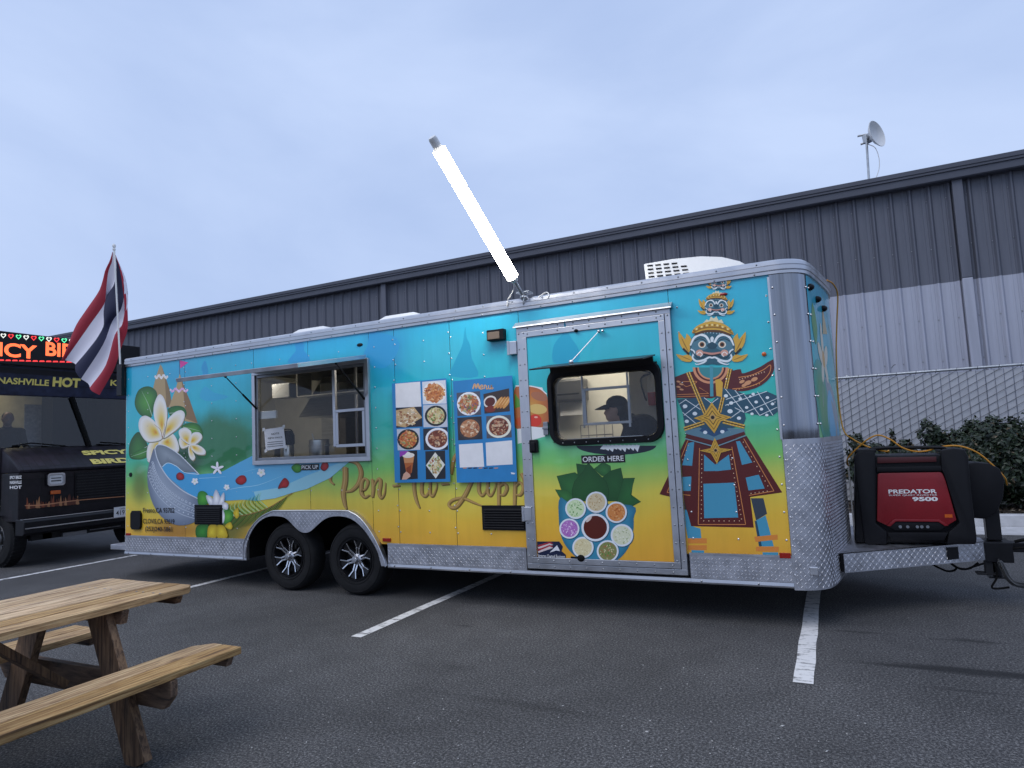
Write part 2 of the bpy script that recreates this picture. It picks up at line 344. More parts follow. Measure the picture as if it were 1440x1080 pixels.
# ------------------------------------------------------------------ ground
def asphalt():
    m, n, l, b = new_mat('asphalt'); tc = n.new('ShaderNodeTexCoord'); v = tc.outputs['Object']
    def noise(sc, det=4, rough=0.6):
        t = n.new('ShaderNodeTexNoise'); t.inputs['Scale'].default_value = sc; t.inputs['Detail'].default_value = det; t.inputs['Roughness'].default_value = rough
        l.new(v, t.inputs['Vector']); return t.outputs['Fac']
    def ramp(src, stops):
        r = n.new('ShaderNodeValToRGB'); e = r.color_ramp.elements
        while len(e) < len(stops): e.new(0.5)
        for i, (p, c) in enumerate(stops): e[i].position = p; e[i].color = (c if isinstance(c, tuple) else (c, c, c, 1))
        l.new(src, r.inputs['Fac']); return r.outputs['Color']
    def mix(kind, a, bb, fac):
        x = n.new('ShaderNodeMixRGB'); x.blend_type = kind
        if isinstance(fac, float): x.inputs['Fac'].default_value = fac
        else: l.new(fac, x.inputs['Fac'])
        l.new(a, x.inputs['Color1'])
        if isinstance(bb, tuple): x.inputs['Color2'].default_value = bb
        else: l.new(bb, x.inputs['Color2'])
        return x.outputs['Color']
    base = ramp(noise(75, 4, 0.85), [(0.34, (0.009, 0.009, 0.010, 1)), (0.50, (0.060, 0.059, 0.061, 1)), (0.66, (0.26, 0.255, 0.25, 1))])
    big = ramp(noise(0.55, 6, 0.65), [(0.3, 0.68), (0.7, 1.2)])
    mid = ramp(noise(4.0, 5), [(0.3, 0.85), (0.75, 1.12)])
    c = mix('MULTIPLY', base, big, 1.0); c = mix('MULTIPLY', c, mid, 1.0)
    vo = n.new('ShaderNodeTexVoronoi'); vo.inputs['Scale'].default_value = 9.0; l.new(v, vo.inputs['Vector'])   # pale stones and specks
    sp = ramp(vo.outputs['Distance'], [(0.035, 1.0), (0.06, 0.0)]); gate = ramp(noise(3.1, 2), [(0.58, 0.0), (0.70, 0.35)])
    spk = n.new('ShaderNodeMath'); spk.operation = 'MULTIPLY'; l.new(sp, spk.inputs[0]); l.new(gate, spk.inputs[1])
    c = mix('MIX', c, (0.42, 0.41, 0.40, 1), spk.outputs[0])
    # oil-dark streaks and drips beside the right bay line
    def stain(c, ctr, rx, ry, rot, amt, nsc, lo, hi):
        sb = n.new('ShaderNodeVectorMath'); sb.operation = 'SUBTRACT'; sb.inputs[1].default_value = (ctr[0], ctr[1], 0); l.new(v, sb.inputs[0])
        mp = n.new('ShaderNodeMapping'); mp.inputs['Rotation'].default_value = (0, 0, rot); mp.inputs['Scale'].default_value = (1/rx, 1/ry, 1); l.new(sb.outputs[0], mp.inputs['Vector'])
        ln = n.new('ShaderNodeVectorMath'); ln.operation = 'LENGTH'; l.new(mp.outputs[0], ln.inputs[0])
        nt = n.new('ShaderNodeTexNoise'); nt.inputs['Scale'].default_value = nsc; nt.inputs['Detail'].default_value = 7; nt.inputs['Roughness'].default_value = .7; l.new(mp.outputs[0], nt.inputs['Vector'])
        ad = n.new('ShaderNodeMath'); ad.operation = 'MULTIPLY_ADD'; ad.inputs[1].default_value = 1.6; l.new(nt.outputs['Fac'], ad.inputs[0]); l.new(ln.outputs['Value'], ad.inputs[2])
        mr = n.new('ShaderNodeMapRange'); mr.interpolation_type = 'SMOOTHSTEP'; mr.inputs[1].default_value = hi; mr.inputs[2].default_value = lo; mr.inputs[3].default_value = 0; mr.inputs[4].default_value = amt; l.new(ad.outputs[0], mr.inputs[0])
        return mix('MIX', c, (0.010, 0.010, 0.011, 1), mr.outputs[0])
    c = stain(c, (8.75, -0.58), 0.85, 0.085, -0.09, .85, 1.3, 1.2, 1.8); c = stain(c, (8.75, 0.06), 0.55, 0.16, 0.2, .75, 2.0, .75, 1.35); c = stain(c, (8.1, 0.08), 0.40, 0.06, -.3, .6, 2.0, .9, 1.5); c = stain(c, (8.6, -.92), 0.5, 0.05, -.25, .5, 2.0, .9, 1.5)
    c = stain(c, (6.3, -1.9), 0.9, 0.10, .5, .35, 1.5, .9, 1.6); c = stain(c, (5.6, -1.5), 0.5, 0.25, .2, .3, 2.0, .8, 1.5); c = stain(c, (5.2, -0.6), 0.25, 0.05, .8, .6, 2.0, .8, 1.4); c = stain(c, (7.3, -2.6), 0.4, 0.12, .1, .4, 2.0, .8, 1.4)
    l.new(c, b.inputs['Base Color']); b.inputs['Roughness'].default_value = 0.82; b.inputs['Specular IOR Level'].default_value = 0.35
    bp = n.new('ShaderNodeBump'); bp.inputs['Strength'].default_value = 0.55; bp.inputs['Distance'].default_value = 0.006
    l.new(noise(130, 3, 0.7), bp.inputs['Height']); l.new(bp.outputs['Normal'], b.inputs['Normal'])
asphalt()
g = MB(); g.poly([(-700, -700, 0), (700, -700, 0), (700, 700, 0), (-700, 700, 0)])
ground = g.build('parking_lot_ground', 'asphalt'); tag(ground, 'dark grey asphalt of the parking lot', 'asphalt', kind='structure')

def worn_paint():
    m, n, l, b = new_mat('worn_paint'); tc = n.new('ShaderNodeTexCoord')
    t = n.new('ShaderNodeTexNoise'); t.inputs['Scale'].default_value = 16; t.inputs['Detail'].default_value = 8; t.inputs['Roughness'].default_value = 0.72; l.new(tc.outputs['Object'], t.inputs['Vector'])
    mp = n.new('ShaderNodeMapping'); mp.inputs['Scale'].default_value = (1.5, 14, 1); l.new(tc.outputs['Object'], mp.inputs['Vector'])
    t2 = n.new('ShaderNodeTexNoise'); t2.inputs['Scale'].default_value = 2.4; t2.inputs['Detail'].default_value = 5; l.new(mp.outputs['Vector'], t2.inputs['Vector'])
    mm = n.new('ShaderNodeMath'); mm.operation = 'MULTIPLY'; l.new(t.outputs['Fac'], mm.inputs[0]); l.new(t2.outputs['Fac'], mm.inputs[1])
    r = n.new('ShaderNodeValToRGB'); r.color_ramp.elements[0].position = 0.15; r.color_ramp.elements[0].color = (0.13, 0.13, 0.13, 1)
    r.color_ramp.elements[1].position = 0.235; r.color_ramp.elements[1].color = (0.70, 0.69, 0.68, 1)
    l.new(mm.outputs[0], r.inputs['Fac']); l.new(r.outputs['Color'], b.inputs['Base Color']); b.inputs['Roughness'].default_value = 0.75
worn_paint()
for k, (x, y0, w, lab) in enumerate(((4.555, -1.13, 0.10, 'white bay line in front of the trailer wheels and menu boards'), (7.775, -1.08, 0.11, 'wide worn white bay line under the trailer nose corner'),
                                    (1.36, -1.2, 0.095, 'white bay line running out behind the picnic table'), (-1.80, -1.2, 0.10, 'white bay line between the black truck and the trailer rear'))):
    s = MB(); N = 30; L = []; R = []
    for i in range(N+1):
        y = y0+(5.0-y0)*i/N; j = random.uniform(-0.004, 0.004); L.append((x-w/2+j, y, 0.004)); R.append((x+w/2+j+random.uniform(-0.003, 0.003), y, 0.004))
    s.loft([L, R]); o = s.build('bay_line', 'worn_paint', fix=False); tag(o, lab, 'road marking', kind='structure')

# small litter and pale chips on the asphalt
lt = MB(); rnd = random.Random(5)
for i in range(150):
    d = rnd.random()
    p = PZ(rnd.gauss(720, 330), 1080-abs(rnd.gauss(0, 85))); a = rnd.uniform(0, pi); r1 = rnd.uniform(0.002, 0.007)*(2.2 if d > 0.93 else 1); r2 = r1*rnd.uniform(0.3, 0.8)
    lt.add([(p.x+r1*cos(a)*c-r2*sin(a)*q, p.y+r1*sin(a)*c+r2*cos(a)*q, 0.002+0.004*h) for c, q, h in ((1, 0, 0), (0.3, 1, 0), (-1, 0.3, 0), (-0.4, -1, 0), (0, 0, 1))], [(0, 1, 4), (1, 2, 4), (2, 3, 4), (3, 0, 4)])
mat('chip', (0.40, 0.39, 0.37, 1), 0.8, var=0.3)
o = lt.build('litter', 'chip', fix=False); tag(o, 'tiny pale chips and grit scattered on the asphalt', 'litter', kind='stuff')

# ------------------------------------------------------------------ kerb, gutter, planting bed
X0, X1 = 3.0, 17.0
kb = thing('kerb', 'pale concrete kerb along the planting bed', 'kerb', (X0, 5.76, 0), kind='structure')
x = X0; i = 0
while x < X1:
    s = MB(); s.prism([(x+0.004, 5.76, 0), (x+0.004, 5.775, 0.155), (x+0.004, 5.79, 0.165), (x+0.004, 5.92, 0.165), (x+0.004, 5.92, 0)], (1.992, 0, 0)); s.build('kerb_stone', 'concrete', kb)
    s = MB(); s.box(x+0.004, x+1.996, 5.02, 5.745, 0.0, 0.006); s.build('gutter_pan', 'concrete', kb); x += 2.0
def mulch_mat():
    m, n, l, b = new_mat('mulch'); tc = n.new('ShaderNodeTexCoord'); t = n.new('ShaderNodeTexVoronoi'); t.inputs['Scale'].default_value = 28; l.new(tc.outputs['Object'], t.inputs['Vector'])
    r = n.new('ShaderNodeValToRGB'); r.color_ramp.elements[0].color = (0.008, 0.006, 0.005, 1); r.color_ramp.elements[1].color = (0.06, 0.045, 0.035, 1); l.new(t.outputs['Color'], r.inputs['Fac'])
    l.new(r.outputs['Color'], b.inputs['Base Color']); b.inputs['Roughness'].default_value = 0.95
mulch_mat()
s = MB(); s.poly([(X0, 5.92, 0.13), (X1, 5.92, 0.13), (X1, 8.58, 0.15), (X0, 8.58, 0.15)]); bed = s.build('planting_bed', 'mulch'); tag(bed, 'dark mulch bed between kerb and fence', 'planting bed', kind='structure')
ch = MB(); rnd = random.Random(11)
for i in range(2600):
    x, y = rnd.uniform(8.0, 12.5), rnd.uniform(5.93, 7.4); a = rnd.uniform(0, pi); L = rnd.uniform(0.012, 0.04); w = L*rnd.uniform(0.2, 0.5); t = rnd.uniform(-0.5, 0.5)
    u = Vector((cos(a), sin(a), t)).normalized()*L; v = Vector((-sin(a), cos(a), rnd.uniform(-0.4, 0.4)))*w; c = Vector((x, y, 0.155+rnd.uniform(0, 0.02)))
    k = rnd.random(); col = mixc((0.02, 0.014, 0.01, 1), (0.16, 0.12, 0.085, 1), k*k)
    if rnd.random() < 0.06: col = (0.38, 0.34, 0.28, 1)
    ch.poly([c-u-v, c+u-v*0.6, c+u*0.9+v, c-u+v*0.7], col)
o = ch.build('mulch_chips', 'matte_print', fix=False); tag(o, 'bark chips and dry leaves covering the planting bed', 'mulch', kind='stuff')

# ------------------------------------------------------------------ metal building
YB, ZS, ZT = 8.60, 3.965, 5.72
bld = thing('metal_building', 'long grey corrugated metal building, dark above and pale below, behind the trailer', 'building', (-26, YB, 0))
RW = 0.305
def bay_mesh(name, z0, z1, mt, y):
    s = MB(); pr = [(0, 0), (0.115, 0), (0.128, -0.006), (0.142, 0), (0.175, 0), (0.188, -0.006), (0.202, 0), (RW-0.085, 0), (RW-0.055, -0.042), (RW-0.03, -0.042), (RW-0.001, 0.0)]
    s.loft([[(x, y, z0) for x, y in pr], [(x, y, z1) for x, y in pr]]); me = s.mesh(name, fix=False); me.materials.append(M[mt]); return me
up_me = bay_mesh('wall_panel', ZS, ZT+0.1, 'wall_dark', YB); lo_me = bay_mesh('wall_panel', 0.12, ZS-0.002, 'wall_light', YB)
x = -26.0
while x < 16.5:
    o = bpy.data.objects.new('wall_panel', up_me); put(o, bld, (x, YB, 0))
    if x > 5.5: o = bpy.data.objects.new('wall_panel', lo_me); put(o, bld, (x, YB, 0)); o['label'] = 'pale grey lower panel'
    x += RW
s = MB(); s.box(-26, 5.7, YB+0.005, YB+0.05, 0, ZS-0.01); s.build('lower_wall', 'wall_light', bld)
s = MB(); s.box(-26, 16.7, YB+0.06, YB+18, 0, ZT+0.05); s.build('building_core', 'wall_dark', bld)
s = MB(); s.poly([(-26.3, YB-0.24, ZT+0.33), (17, YB-0.24, ZT+0.33), (17, YB+10, ZT+0.9), (-26.3, YB+10, ZT+0.9)]); s.build('roof_sheet', 'fascia', bld)
s = MB(); pr = [(YB-0.02, ZT+0.05), (YB-0.19, ZT+0.05), (YB-0.21, ZT+0.07), (YB-0.21, ZT+0.19), (YB-0.235, ZT+0.20), (YB-0.235, ZT+0.235), (YB-0.25, ZT+0.25), (YB-0.25, ZT+0.325), (YB-0.23, ZT+0.335), (YB-0.02, ZT+0.32)]
s.prism([(-26.3, y, z) for y, z in pr], (43.3, 0, 0)); s.build('gutter', 'fascia', bld)
for px, yy in ((544, 440), (1353, 330)):
    p = PY(px, yy, YB)
    s = MB(); s.box(p.x-0.09, p.x+0.07, YB-0.125, YB-0.037, ZS+0.02, ZT+0.06); s.build('downspout', 'wall_dark', bld, bevel=0.012)
    s = MB(); s.box(p.x-0.09, p.x+0.07, YB-0.125, YB-0.037, 0.15, ZS+0.018); s.build('downspout', 'wall_light', bld, bevel=0.012)
s = MB()
for i in range(140):
    x = -26.0+i*RW+RW-0.035
    for z in (2.55, 3.3, 4.6, 5.5):
        if z > ZS or x > 6: s.ball((x-0.06, YB-0.004, z+(i % 3)*0.008), 0.011, n=6, m=4)
s.build('screw_heads', 'alu_dark', bld, kind='stuff')

# ------------------------------------------------------------------ chain link fence with slats
YF = 7.7
fa, fb = PY(1190, 529, YF), PY(1440, 511, YF); zt = (fa.z+fb.z)/2
fence = thing('chain_link_fence', 'galvanised chain link fence with grey privacy slats behind the bushes', 'fence', (fa.x, YF, 0))
FX0, FX1 = 6.6, 13.5
s = MB(); s.tube([(FX0, YF, zt-0.02), (FX1, YF, zt-0.02)], 0.024, 10); s.build('top_rail', 'galv', fence, smooth=True)
px_post = PY(1194, 560, YF).x
for xx in (px_post, px_post+3.05):
    s = MB(); s.cyl((xx, YF+0.035, 0.1), (xx, YF+0.035, zt), 0.032, 12); s.ball((xx, YF+0.035, zt), 0.036, 0.036, 0.03); s.build('fence_post', 'galv', fence, smooth=True)
sl = MB(); sl.box(-0.0565, 0.0565, -0.004, 0.004, 0.18, zt-0.07); slm = sl.mesh('slat'); slm.materials.append(M['slat_grey'])
x = FX0+0.06; k = 0
while x < FX1:
    o = bpy.data.objects.new('slat', slm); put(o, fence, (x, YF+0.006*(k % 2), 0)); x += 0.1245; k += 1
w = MB(); zb, zm = 0.17, zt-0.045; sl_ = 0.56
c = zb-sl_*(FX1-FX0)
while c < zm:
    xa = max(FX0, FX0+(zb-c)/sl_); xb = min(FX1, FX0+(zm-c)/sl_)
    if xb > xa+0.05:
        pts = []; n = max(2, int((xb-xa)/0.11))
        for i in range(n+1):
            xx = xa+(xb-xa)*i/n; pts.append((xx, YF-0.016+(0.005 if i % 2 else 0), c+sl_*(xx-FX0)))
        w.tube(pts, 0.0038, 4, False)
    c += 0.118
x = FX0
while x < FX1: w.tube([(x, YF-0.012, 0.18), (x, YF-0.012, zt-0.06)], 0.0028, 4, False); x += 0.1245
w.build('wire_mesh', 'galv_wire', fence, fix=False, kind='stuff')
s = MB()
for i in range(24):
    xx = FX0+0.15+i*0.29; s.tube([(xx, YF-0.02, zt-0.06), (xx+0.01, YF-0.03, zt-0.02), (xx+0.02, YF, zt+0.01)], 0.005, 5)
p = PY(1255, 518, YF); s.tube([p+Vector((-0.02, -0.02, 0.0)), p+Vector((0.02, -0.02, 0.05)), p+Vector((0.05, -0.02, 0.06))], 0.007, 5)
s.build('wire_ties', 'galv_wire', fence, kind='stuff')

# ------------------------------------------------------------------ antenna on the roof
YA = 9.1
d0, d1 = PY(1222.5, 262, YA), PY(1218, 190, YA); dc = PY(1233, 188, YA)
ant = thing('dish_antenna', 'small round dish antenna on a thin mast on the building roof', 'antenna', d0)
s = MB(); s.tube([d0, d1], 0.022, 8); s.build('mast', 'galv', ant, smooth=True)
ax = Vector((0.80, -0.50, 0.12)).normalized(); s = MB()
s.lathe([(0.02, -0.11), (0.12, -0.095), (0.20, -0.06), (0.262, -0.01), (0.275, 0.005), (0.268, 0.012), (0.2, -0.045), (0.12, -0.08), (0.02, -0.095)], dc+Vector((0, 0, 0)), ax, 28); s.build('dish', 'white_plastic', ant, smooth=True)
s = MB(); s.bar(dc-ax*0.10, dc-ax*0.26, 0.12, 0.16); s.bar(d1+Vector((0, 0, -0.06)), dc-ax*0.12, 0.05, 0.05); s.build('radio_bracket', 'galv', ant, bevel=0.008)
s = MB(); b_ = dc-ax*0.2; s.tube([b_+Vector((0, 0, 0.1)), b_+Vector((-0.16, 0, 0.10))], 0.02, 6); s.tube([b_+Vector((0, 0, -0.06)), b_+Vector((-0.12, 0, -0.08))], 0.02, 6); s.build('mount_bolts', 'galv', ant)
s = MB(); s.tube(catmull([dc-ax*0.2+Vector((0, 0, -0.1)), (d1+d0)*0.5+Vector((0.16, 0, 0.2)), (d1+d0)*0.5+Vector((0.19, 0, -0.15)), d0+Vector((0.07, 0, 0))], 6), 0.008, 5); s.build('cable', 'white_cord', ant)

# ------------------------------------------------------------------ shrubs
def leaf_mat():
    m, n, l, b = new_mat('leaf'); a = n.new('ShaderNodeVertexColor'); a.layer_name = 'Col'; l.new(a.outputs['Color'], b.inputs['Base Color'])
    b.inputs['Roughness'].default_value = 0.45
leaf_mat(); mat('bark', (0.05, 0.035, 0.025, 1), 0.9, var=0.3, bump=0.3)
def shrub(lobes, base, n, seed, label, leaf=0.042):
    rnd = random.Random(seed); t = thing('shrub', label, 'shrub', base, group='shrubs in the planting bed'); mb = MB()
    tw = MB(); b0 = Vector(base)
    vol = [l[3]*l[4]*l[5] for l in lobes]; tot = sum(vol)
    for (cx, cy, cz, rx, ry, rz), vv in zip(lobes, vol):
        c = Vector((cx, cy, cz)); tips = []
        for k in range(5):
            d = Vector((rnd.uniform(-1, 1), rnd.uniform(-1, 1), rnd.uniform(-0.3, 1))); e = c+Vector((d.x*rx*0.7, d.y*ry*0.7, d.z*rz*0.7))
            tw.tube([b0+Vector((rnd.uniform(-.05, .05), rnd.uniform(-.05, .05), 0)), (b0+c)/2+Vector((rnd.uniform(-.08, .08), 0, 0)), c*0.4+e*0.6, e], [0.016, 0.012, 0.008, 0.004], 5)
        for i in range(int(n*vv/tot)):
            d = Vector((rnd.gauss(0, 1), rnd.gauss(0, 1), rnd.gauss(0, 1))).normalized()
            lump = 1+0.16*sin(d.x*7+seed)*sin(d.z*8+1.3*seed)+0.10*sin(d.x*17+d.z*13)
            r = (rnd.random()**0.33)*lump*(1.0 if rnd.random() > 0.06 else 1.14)
            p = c+Vector((d.x*rx, d.y*ry, d.z*rz))*r
            if p.z < b0.z+0.02: continue
            nn = (d+Vector((rnd.uniform(-.9, .9), rnd.uniform(-.9, .9), rnd.uniform(-.3, 1.0)))).normalized()
            u = nn.cross(Vector((rnd.uniform(-1, 1), rnd.uniform(-1, 1), rnd.uniform(-1, 1)))).normalized(); v = nn.cross(u)
            L = leaf*rnd.uniform(0.6, 1.25); w = L*0.5; k = rnd.random()
            col = mixc((0.008, 0.014, 0.009, 1), (0.030, 0.050, 0.022, 1), k)
            if rnd.random() < 0.03: col = (0.10, 0.07, 0.035, 1)
            mb.add([p-u*L, p+v*w+nn*0.005, p+u*L, p-v*w+nn*0.005], [(0, 1, 2), (0, 2, 3)], col)
    mb.build('foliage', 'leaf', t, fix=False); tw.build('stems', 'bark', t, fix=False)
YS = 6.75
def SP(px, py): return PY(px, py, YS)
def lobe(px, py, rpx, rpy, ry=0.5):
    c = SP(px, py); k = (SP(px+1, py)-c).length; return (c.x, YS, c.z, rpx*k, ry, rpy*k)
b1 = SP(1385, 700); shrub([lobe(1362, 650, 66, 62), lobe(1420, 650, 72, 70), lobe(1330, 668, 40, 60), lobe(1390, 622, 45, 42), lobe(1470, 660, 60, 75), lobe(1304, 596, 10, 11, .08), lobe(1308, 612, 18, 20, 0.2)], (b1.x, YS, 0.14), 34000, 3, 'large rounded dark evergreen shrub behind the generator')
b2 = SP(1240, 700); shrub([lobe(1228, 662, 40, 44, .4), lobe(1265, 655, 34, 36, .4), lobe(1255, 616, 5, 16, .05), lobe(1205, 622, 12, 16, .15), lobe(1275, 628, 10, 14, .1)], (b2.x, YS, 0.14), 11000, 4, 'low straggly dark shrub between the trailer nose and the large shrub')
# ------------------------------------------------------------------ food trailer
def mural_mat():
    m, n, l, b = new_mat('mural'); tc = n.new('ShaderNodeTexCoord'); v = tc.outputs['Object']
    sx = n.new('ShaderNodeSeparateXYZ'); l.new(v, sx.inputs[0])
    nz = n.new('ShaderNodeTexNoise'); nz.inputs['Scale'].default_value = 1.3; nz.inputs['Detail'].default_value = 4; l.new(v, nz.inputs['Vector'])
    a = n.new('ShaderNodeMath'); a.operation = 'MULTIPLY_ADD'; a.inputs[1].default_value = 0.28; l.new(nz.outputs['Fac'], a.inputs[0]); l.new(sx.outputs['Z'], a.inputs[2])
    # the print slopes: the yellow reaches a little higher at the rear end
    a2 = n.new('ShaderNodeMath'); a2.operation = 'MULTIPLY_ADD'; a2.inputs[1].default_value = -0.018; l.new(sx.outputs['X'], a2.inputs[0]); l.new(a.outputs[0], a2.inputs[2])
    mr = n.new('ShaderNodeMapRange'); mr.inputs[1].default_value = 0.45; mr.inputs[2].default_value = 2.85; l.new(a2.outputs[0], mr.inputs[0])
    r = n.new('ShaderNodeValToRGB'); e = r.color_ramp.elements
    st = [(0.0, rgb(232, 164, 46)), (0.16, rgb(238, 192, 58)), (0.255, rgb(224, 208, 78)), (0.36, rgb(128, 202, 104)), (0.50, rgb(46, 190, 164)), (0.66, rgb(28, 190, 202)), (0.82, rgb(32, 186, 212)), (1.0, rgb(40, 180, 220))]
    while len(e) < len(st): e.new(0.5)
    for i, (p, c) in enumerate(st): e[i].position = p; e[i].color = c
    l.new(mr.outputs[0], r.inputs['Fac'])
    col = r.outputs['Color']
    def blob(col, c, rx, rz, inner, outer, colour, amt, nscale=3.0, nd=0.5):
        sub = n.new('ShaderNodeVectorMath'); sub.operation = 'SUBTRACT'; sub.inputs[1].default_value = (c[0], 0, c[1]); l.new(v, sub.inputs[0])
        ml = n.new('ShaderNodeVectorMath'); ml.operation = 'MULTIPLY'; ml.inputs[1].default_value = (1/rx, 0, 1/rz); l.new(sub.outputs[0], ml.inputs[0])
        ln = n.new('ShaderNodeVectorMath'); ln.operation = 'LENGTH'; l.new(ml.outputs[0], ln.inputs[0])
        t = n.new('ShaderNodeTexNoise'); t.inputs['Scale'].default_value = nscale; t.inputs['Detail'].default_value = 5; l.new(v, t.inputs['Vector'])
        ad = n.new('ShaderNodeMath'); ad.operation = 'MULTIPLY_ADD'; ad.inputs[1].default_value = nd; l.new(t.outputs['Fac'], ad.inputs[0]); l.new(ln.outputs['Value'], ad.inputs[2])
        mp = n.new('ShaderNodeMapRange'); mp.interpolation_type = 'SMOOTHSTEP'; mp.inputs[1].default_value = outer+nd/2; mp.inputs[2].default_value = inner+nd/2; mp.inputs[3].default_value = 0; mp.inputs[4].default_value = amt; l.new(ad.outputs[0], mp.inputs[0])
        x = n.new('ShaderNodeMixRGB'); l.new(mp.outputs[0], x.inputs['Fac']); l.new(col, x.inputs['Color1']); x.inputs['Color2'].default_value = colour; return x.outputs['Color']
    col = blob(col, (1.65, 1.62), 0.75, 0.42, 0.55, 1.15, rgb(28, 112, 58), 0.95)
    col = blob(col, (1.05, 1.42), 0.42, 0.36, 0.4, 1.1, rgb(24, 70, 34), 0.9)
    col = blob(col, (0.28, 1.15), 0.22, 0.30, 0.2, 1.2, rgb(96, 104, 40), 0.7)
    col = blob(col, (0.95, 0.62), 0.55, 0.16, 0.3, 1.1, rgb(150, 96, 34), 0.7)
    col = blob(col, (1.75, 0.66), 0.5, 0.3, 0.4, 1.1, rgb(86, 100, 40), 0.85)
    col = blob(col, (4.05, 2.42), 0.40, 0.45, 0.2, 1.1, rgb(30, 130, 200), 0.5)
    col = blob(col, (1.0, 2.45), 0.5, 0.2, 0.2, 1.1, rgb(40, 140, 200), 0.35)
    col = blob(col, (4.75, 2.35), 0.5, 0.22, 0.2, 1.2, rgb(70, 196, 220), 0.5)
    gm = n.new('ShaderNodeMapping'); gm.inputs['Scale'].default_value = (5, 5, 0.5); l.new(v, gm.inputs['Vector'])
    gn = n.new('ShaderNodeTexNoise'); gn.inputs['Scale'].default_value = 2.0; gn.inputs['Detail'].default_value = 8; gn.inputs['Roughness'].default_value = 0.7; l.new(gm.outputs['Vector'], gn.inputs['Vector'])
    gr_ = n.new('ShaderNodeValToRGB'); gr_.color_ramp.elements[0].position = 0.3; gr_.color_ramp.elements[0].color = (0.92, 0.92, 0.91, 1); gr_.color_ramp.elements[1].position = 0.6; gr_.color_ramp.elements[1].color = (1, 1, 1, 1); l.new(gn.outputs['Fac'], gr_.inputs['Fac'])
    gx_ = n.new('ShaderNodeMixRGB'); gx_.blend_type = 'MULTIPLY'; gx_.inputs['Fac'].default_value = 1; l.new(col, gx_.inputs['Color1']); l.new(gr_.outputs['Color'], gx_.inputs['Color2']); col = gx_.outputs['Color']
    l.new(col, b.inputs['Base Color']); b.inputs['Roughness'].default_value = 0.45; b.inputs['Coat Weight'].default_value = 0.8; b.inputs['Coat Roughness'].default_value = 0.035
    bt = n.new('ShaderNodeTexNoise'); bt.inputs['Scale'].default_value = 2.2; bt.inputs['Detail'].default_value = 2; l.new(v, bt.inputs['Vector'])
    bp = n.new('ShaderNodeBump'); bp.inputs['Strength'].default_value = 0.4; bp.inputs['Distance'].default_value = 0.03; l.new(bt.outputs['Fac'], bp.inputs['Height']); l.new(bp.outputs['Normal'], b.inputs['Normal']); l.new(bp.outputs['Normal'], b.inputs['Coat Normal'])
mural_mat()
TR = thing('food_trailer', 'long food trailer wrapped in a teal to yellow mural with a silver nose', 'trailer', (3.9, 1.25, 0))
TL, TW, ZB, ZK, ZW, ZR = 7.70, 2.5, 0.305, 0.53, 2.665, 2.77
# fender outline from the wall plane
C6 = Crop(340, 640, 5.142857)
fen_out = [PY(x, y, 0) for x, y in C6([(35, 745), (37, 640), (60, 575), (90, 520), (150, 450), (230, 405), (300, 395), (740, 395), (810, 405), (880, 450), (950, 540), (1010, 650), (1050, 750), (1060, 797)])]
fen_in = [PY(x, y, 0) for x, y in C6([(47, 745), (60, 640), (95, 545), (150, 475), (220, 440), (300, 440), (350, 460), (400, 510), (440, 545), (480, 557), (520, 545), (570, 500), (620, 460), (680, 440), (750, 440), (820, 462), (890, 520), (950, 600), (1000, 690), (1030, 797)])]
FX = sorted((p.x, p.z) for p in fen_out)
def arch(x):
    if x <= FX[0][0] or x >= FX[-1][0]: return 0.0
    for (xa, za), (xb, zb) in zip(FX, FX[1:]):
        if xa <= x <= xb: return za+(zb-za)*(x-xa)/max(xb-xa, 1e-6)
    return 0.0
HX0, HX1, HZ0, HZ1 = 2.275, 3.835, 1.385, 2.36      # pick-up hatch opening
DX0, DX1, DZ0, DZ1 = 5.565, 6.925, 0.375, 2.495     # door opening
s = MB()   # inner liner of the near side, with the hatch and door openings left free
for x0, x1, z0, z1 in ((0.03, HX0, ZK, 2.62), (HX0, HX1, 0.95, HZ0), (HX0, HX1, HZ1, 2.62), (HX1, DX0, ZK, 2.62), (DX0, DX1, DZ1, 2.62), (DX1, 7.66, ZK, 2.62)):
    if x0 == 0.03: s.box(x0, 2.08, 0.035, 0.05, z0, z1); s.box(2.08, HX0, 0.035, 0.05, 0.95, z1)
    elif x0 == HX1: s.box(x0, 4.06, 0.035, 0.05, 0.95, z1); s.box(4.06, x1, 0.035, 0.05, z0, z1)
    else: s.box(x0, x1, 0.035, 0.05, z0, z1)
side = s.build('side_wall', 'liner', TR)
def panel(x0, x1, z0, z1, name='wall_panel'):
    g = 0.0022; n = max(1, int((x1-x0)/0.03)) if z0 <= ZK and x1 > FX[0][0] and x0 < FX[-1][0] else 1
    xs = [x0+g+(x1-x0-2*g)*i/n for i in range(n+1)]
    lo = [(x, max(z0, arch(x))) for x in xs]
    s = MB(); s.loft([[(x, 0, z) for x, z in lo], [(x, 0, z1) for x, z in lo]])
    zs = max(z0, arch(x0+g)); s.loft([[(x, 0, z) for x, z in ((x0+g, zs), (x0+g, z1))], [(x, 0.006, z) for x, z in ((x0+g, zs), (x0+g, z1))]])
    return s.build(name, 'mural', side, fix=False)
for a, b in ((0.0, 1.10), (1.10, HX0-0.03)): panel(a, b, ZK, ZW)
for a, b in ((HX0-0.03, 3.05), (3.05, HX1+0.03)): panel(a, b, ZK, HZ0); panel(a, b, HZ1, ZW)
for a, b in ((HX1+0.03, 4.18), (4.18, 4.83), (4.83, DX0)): panel(a, b, ZK, ZW)
panel(DX0, DX1, DZ1, ZW); panel(DX1, TL, ZK, ZW)
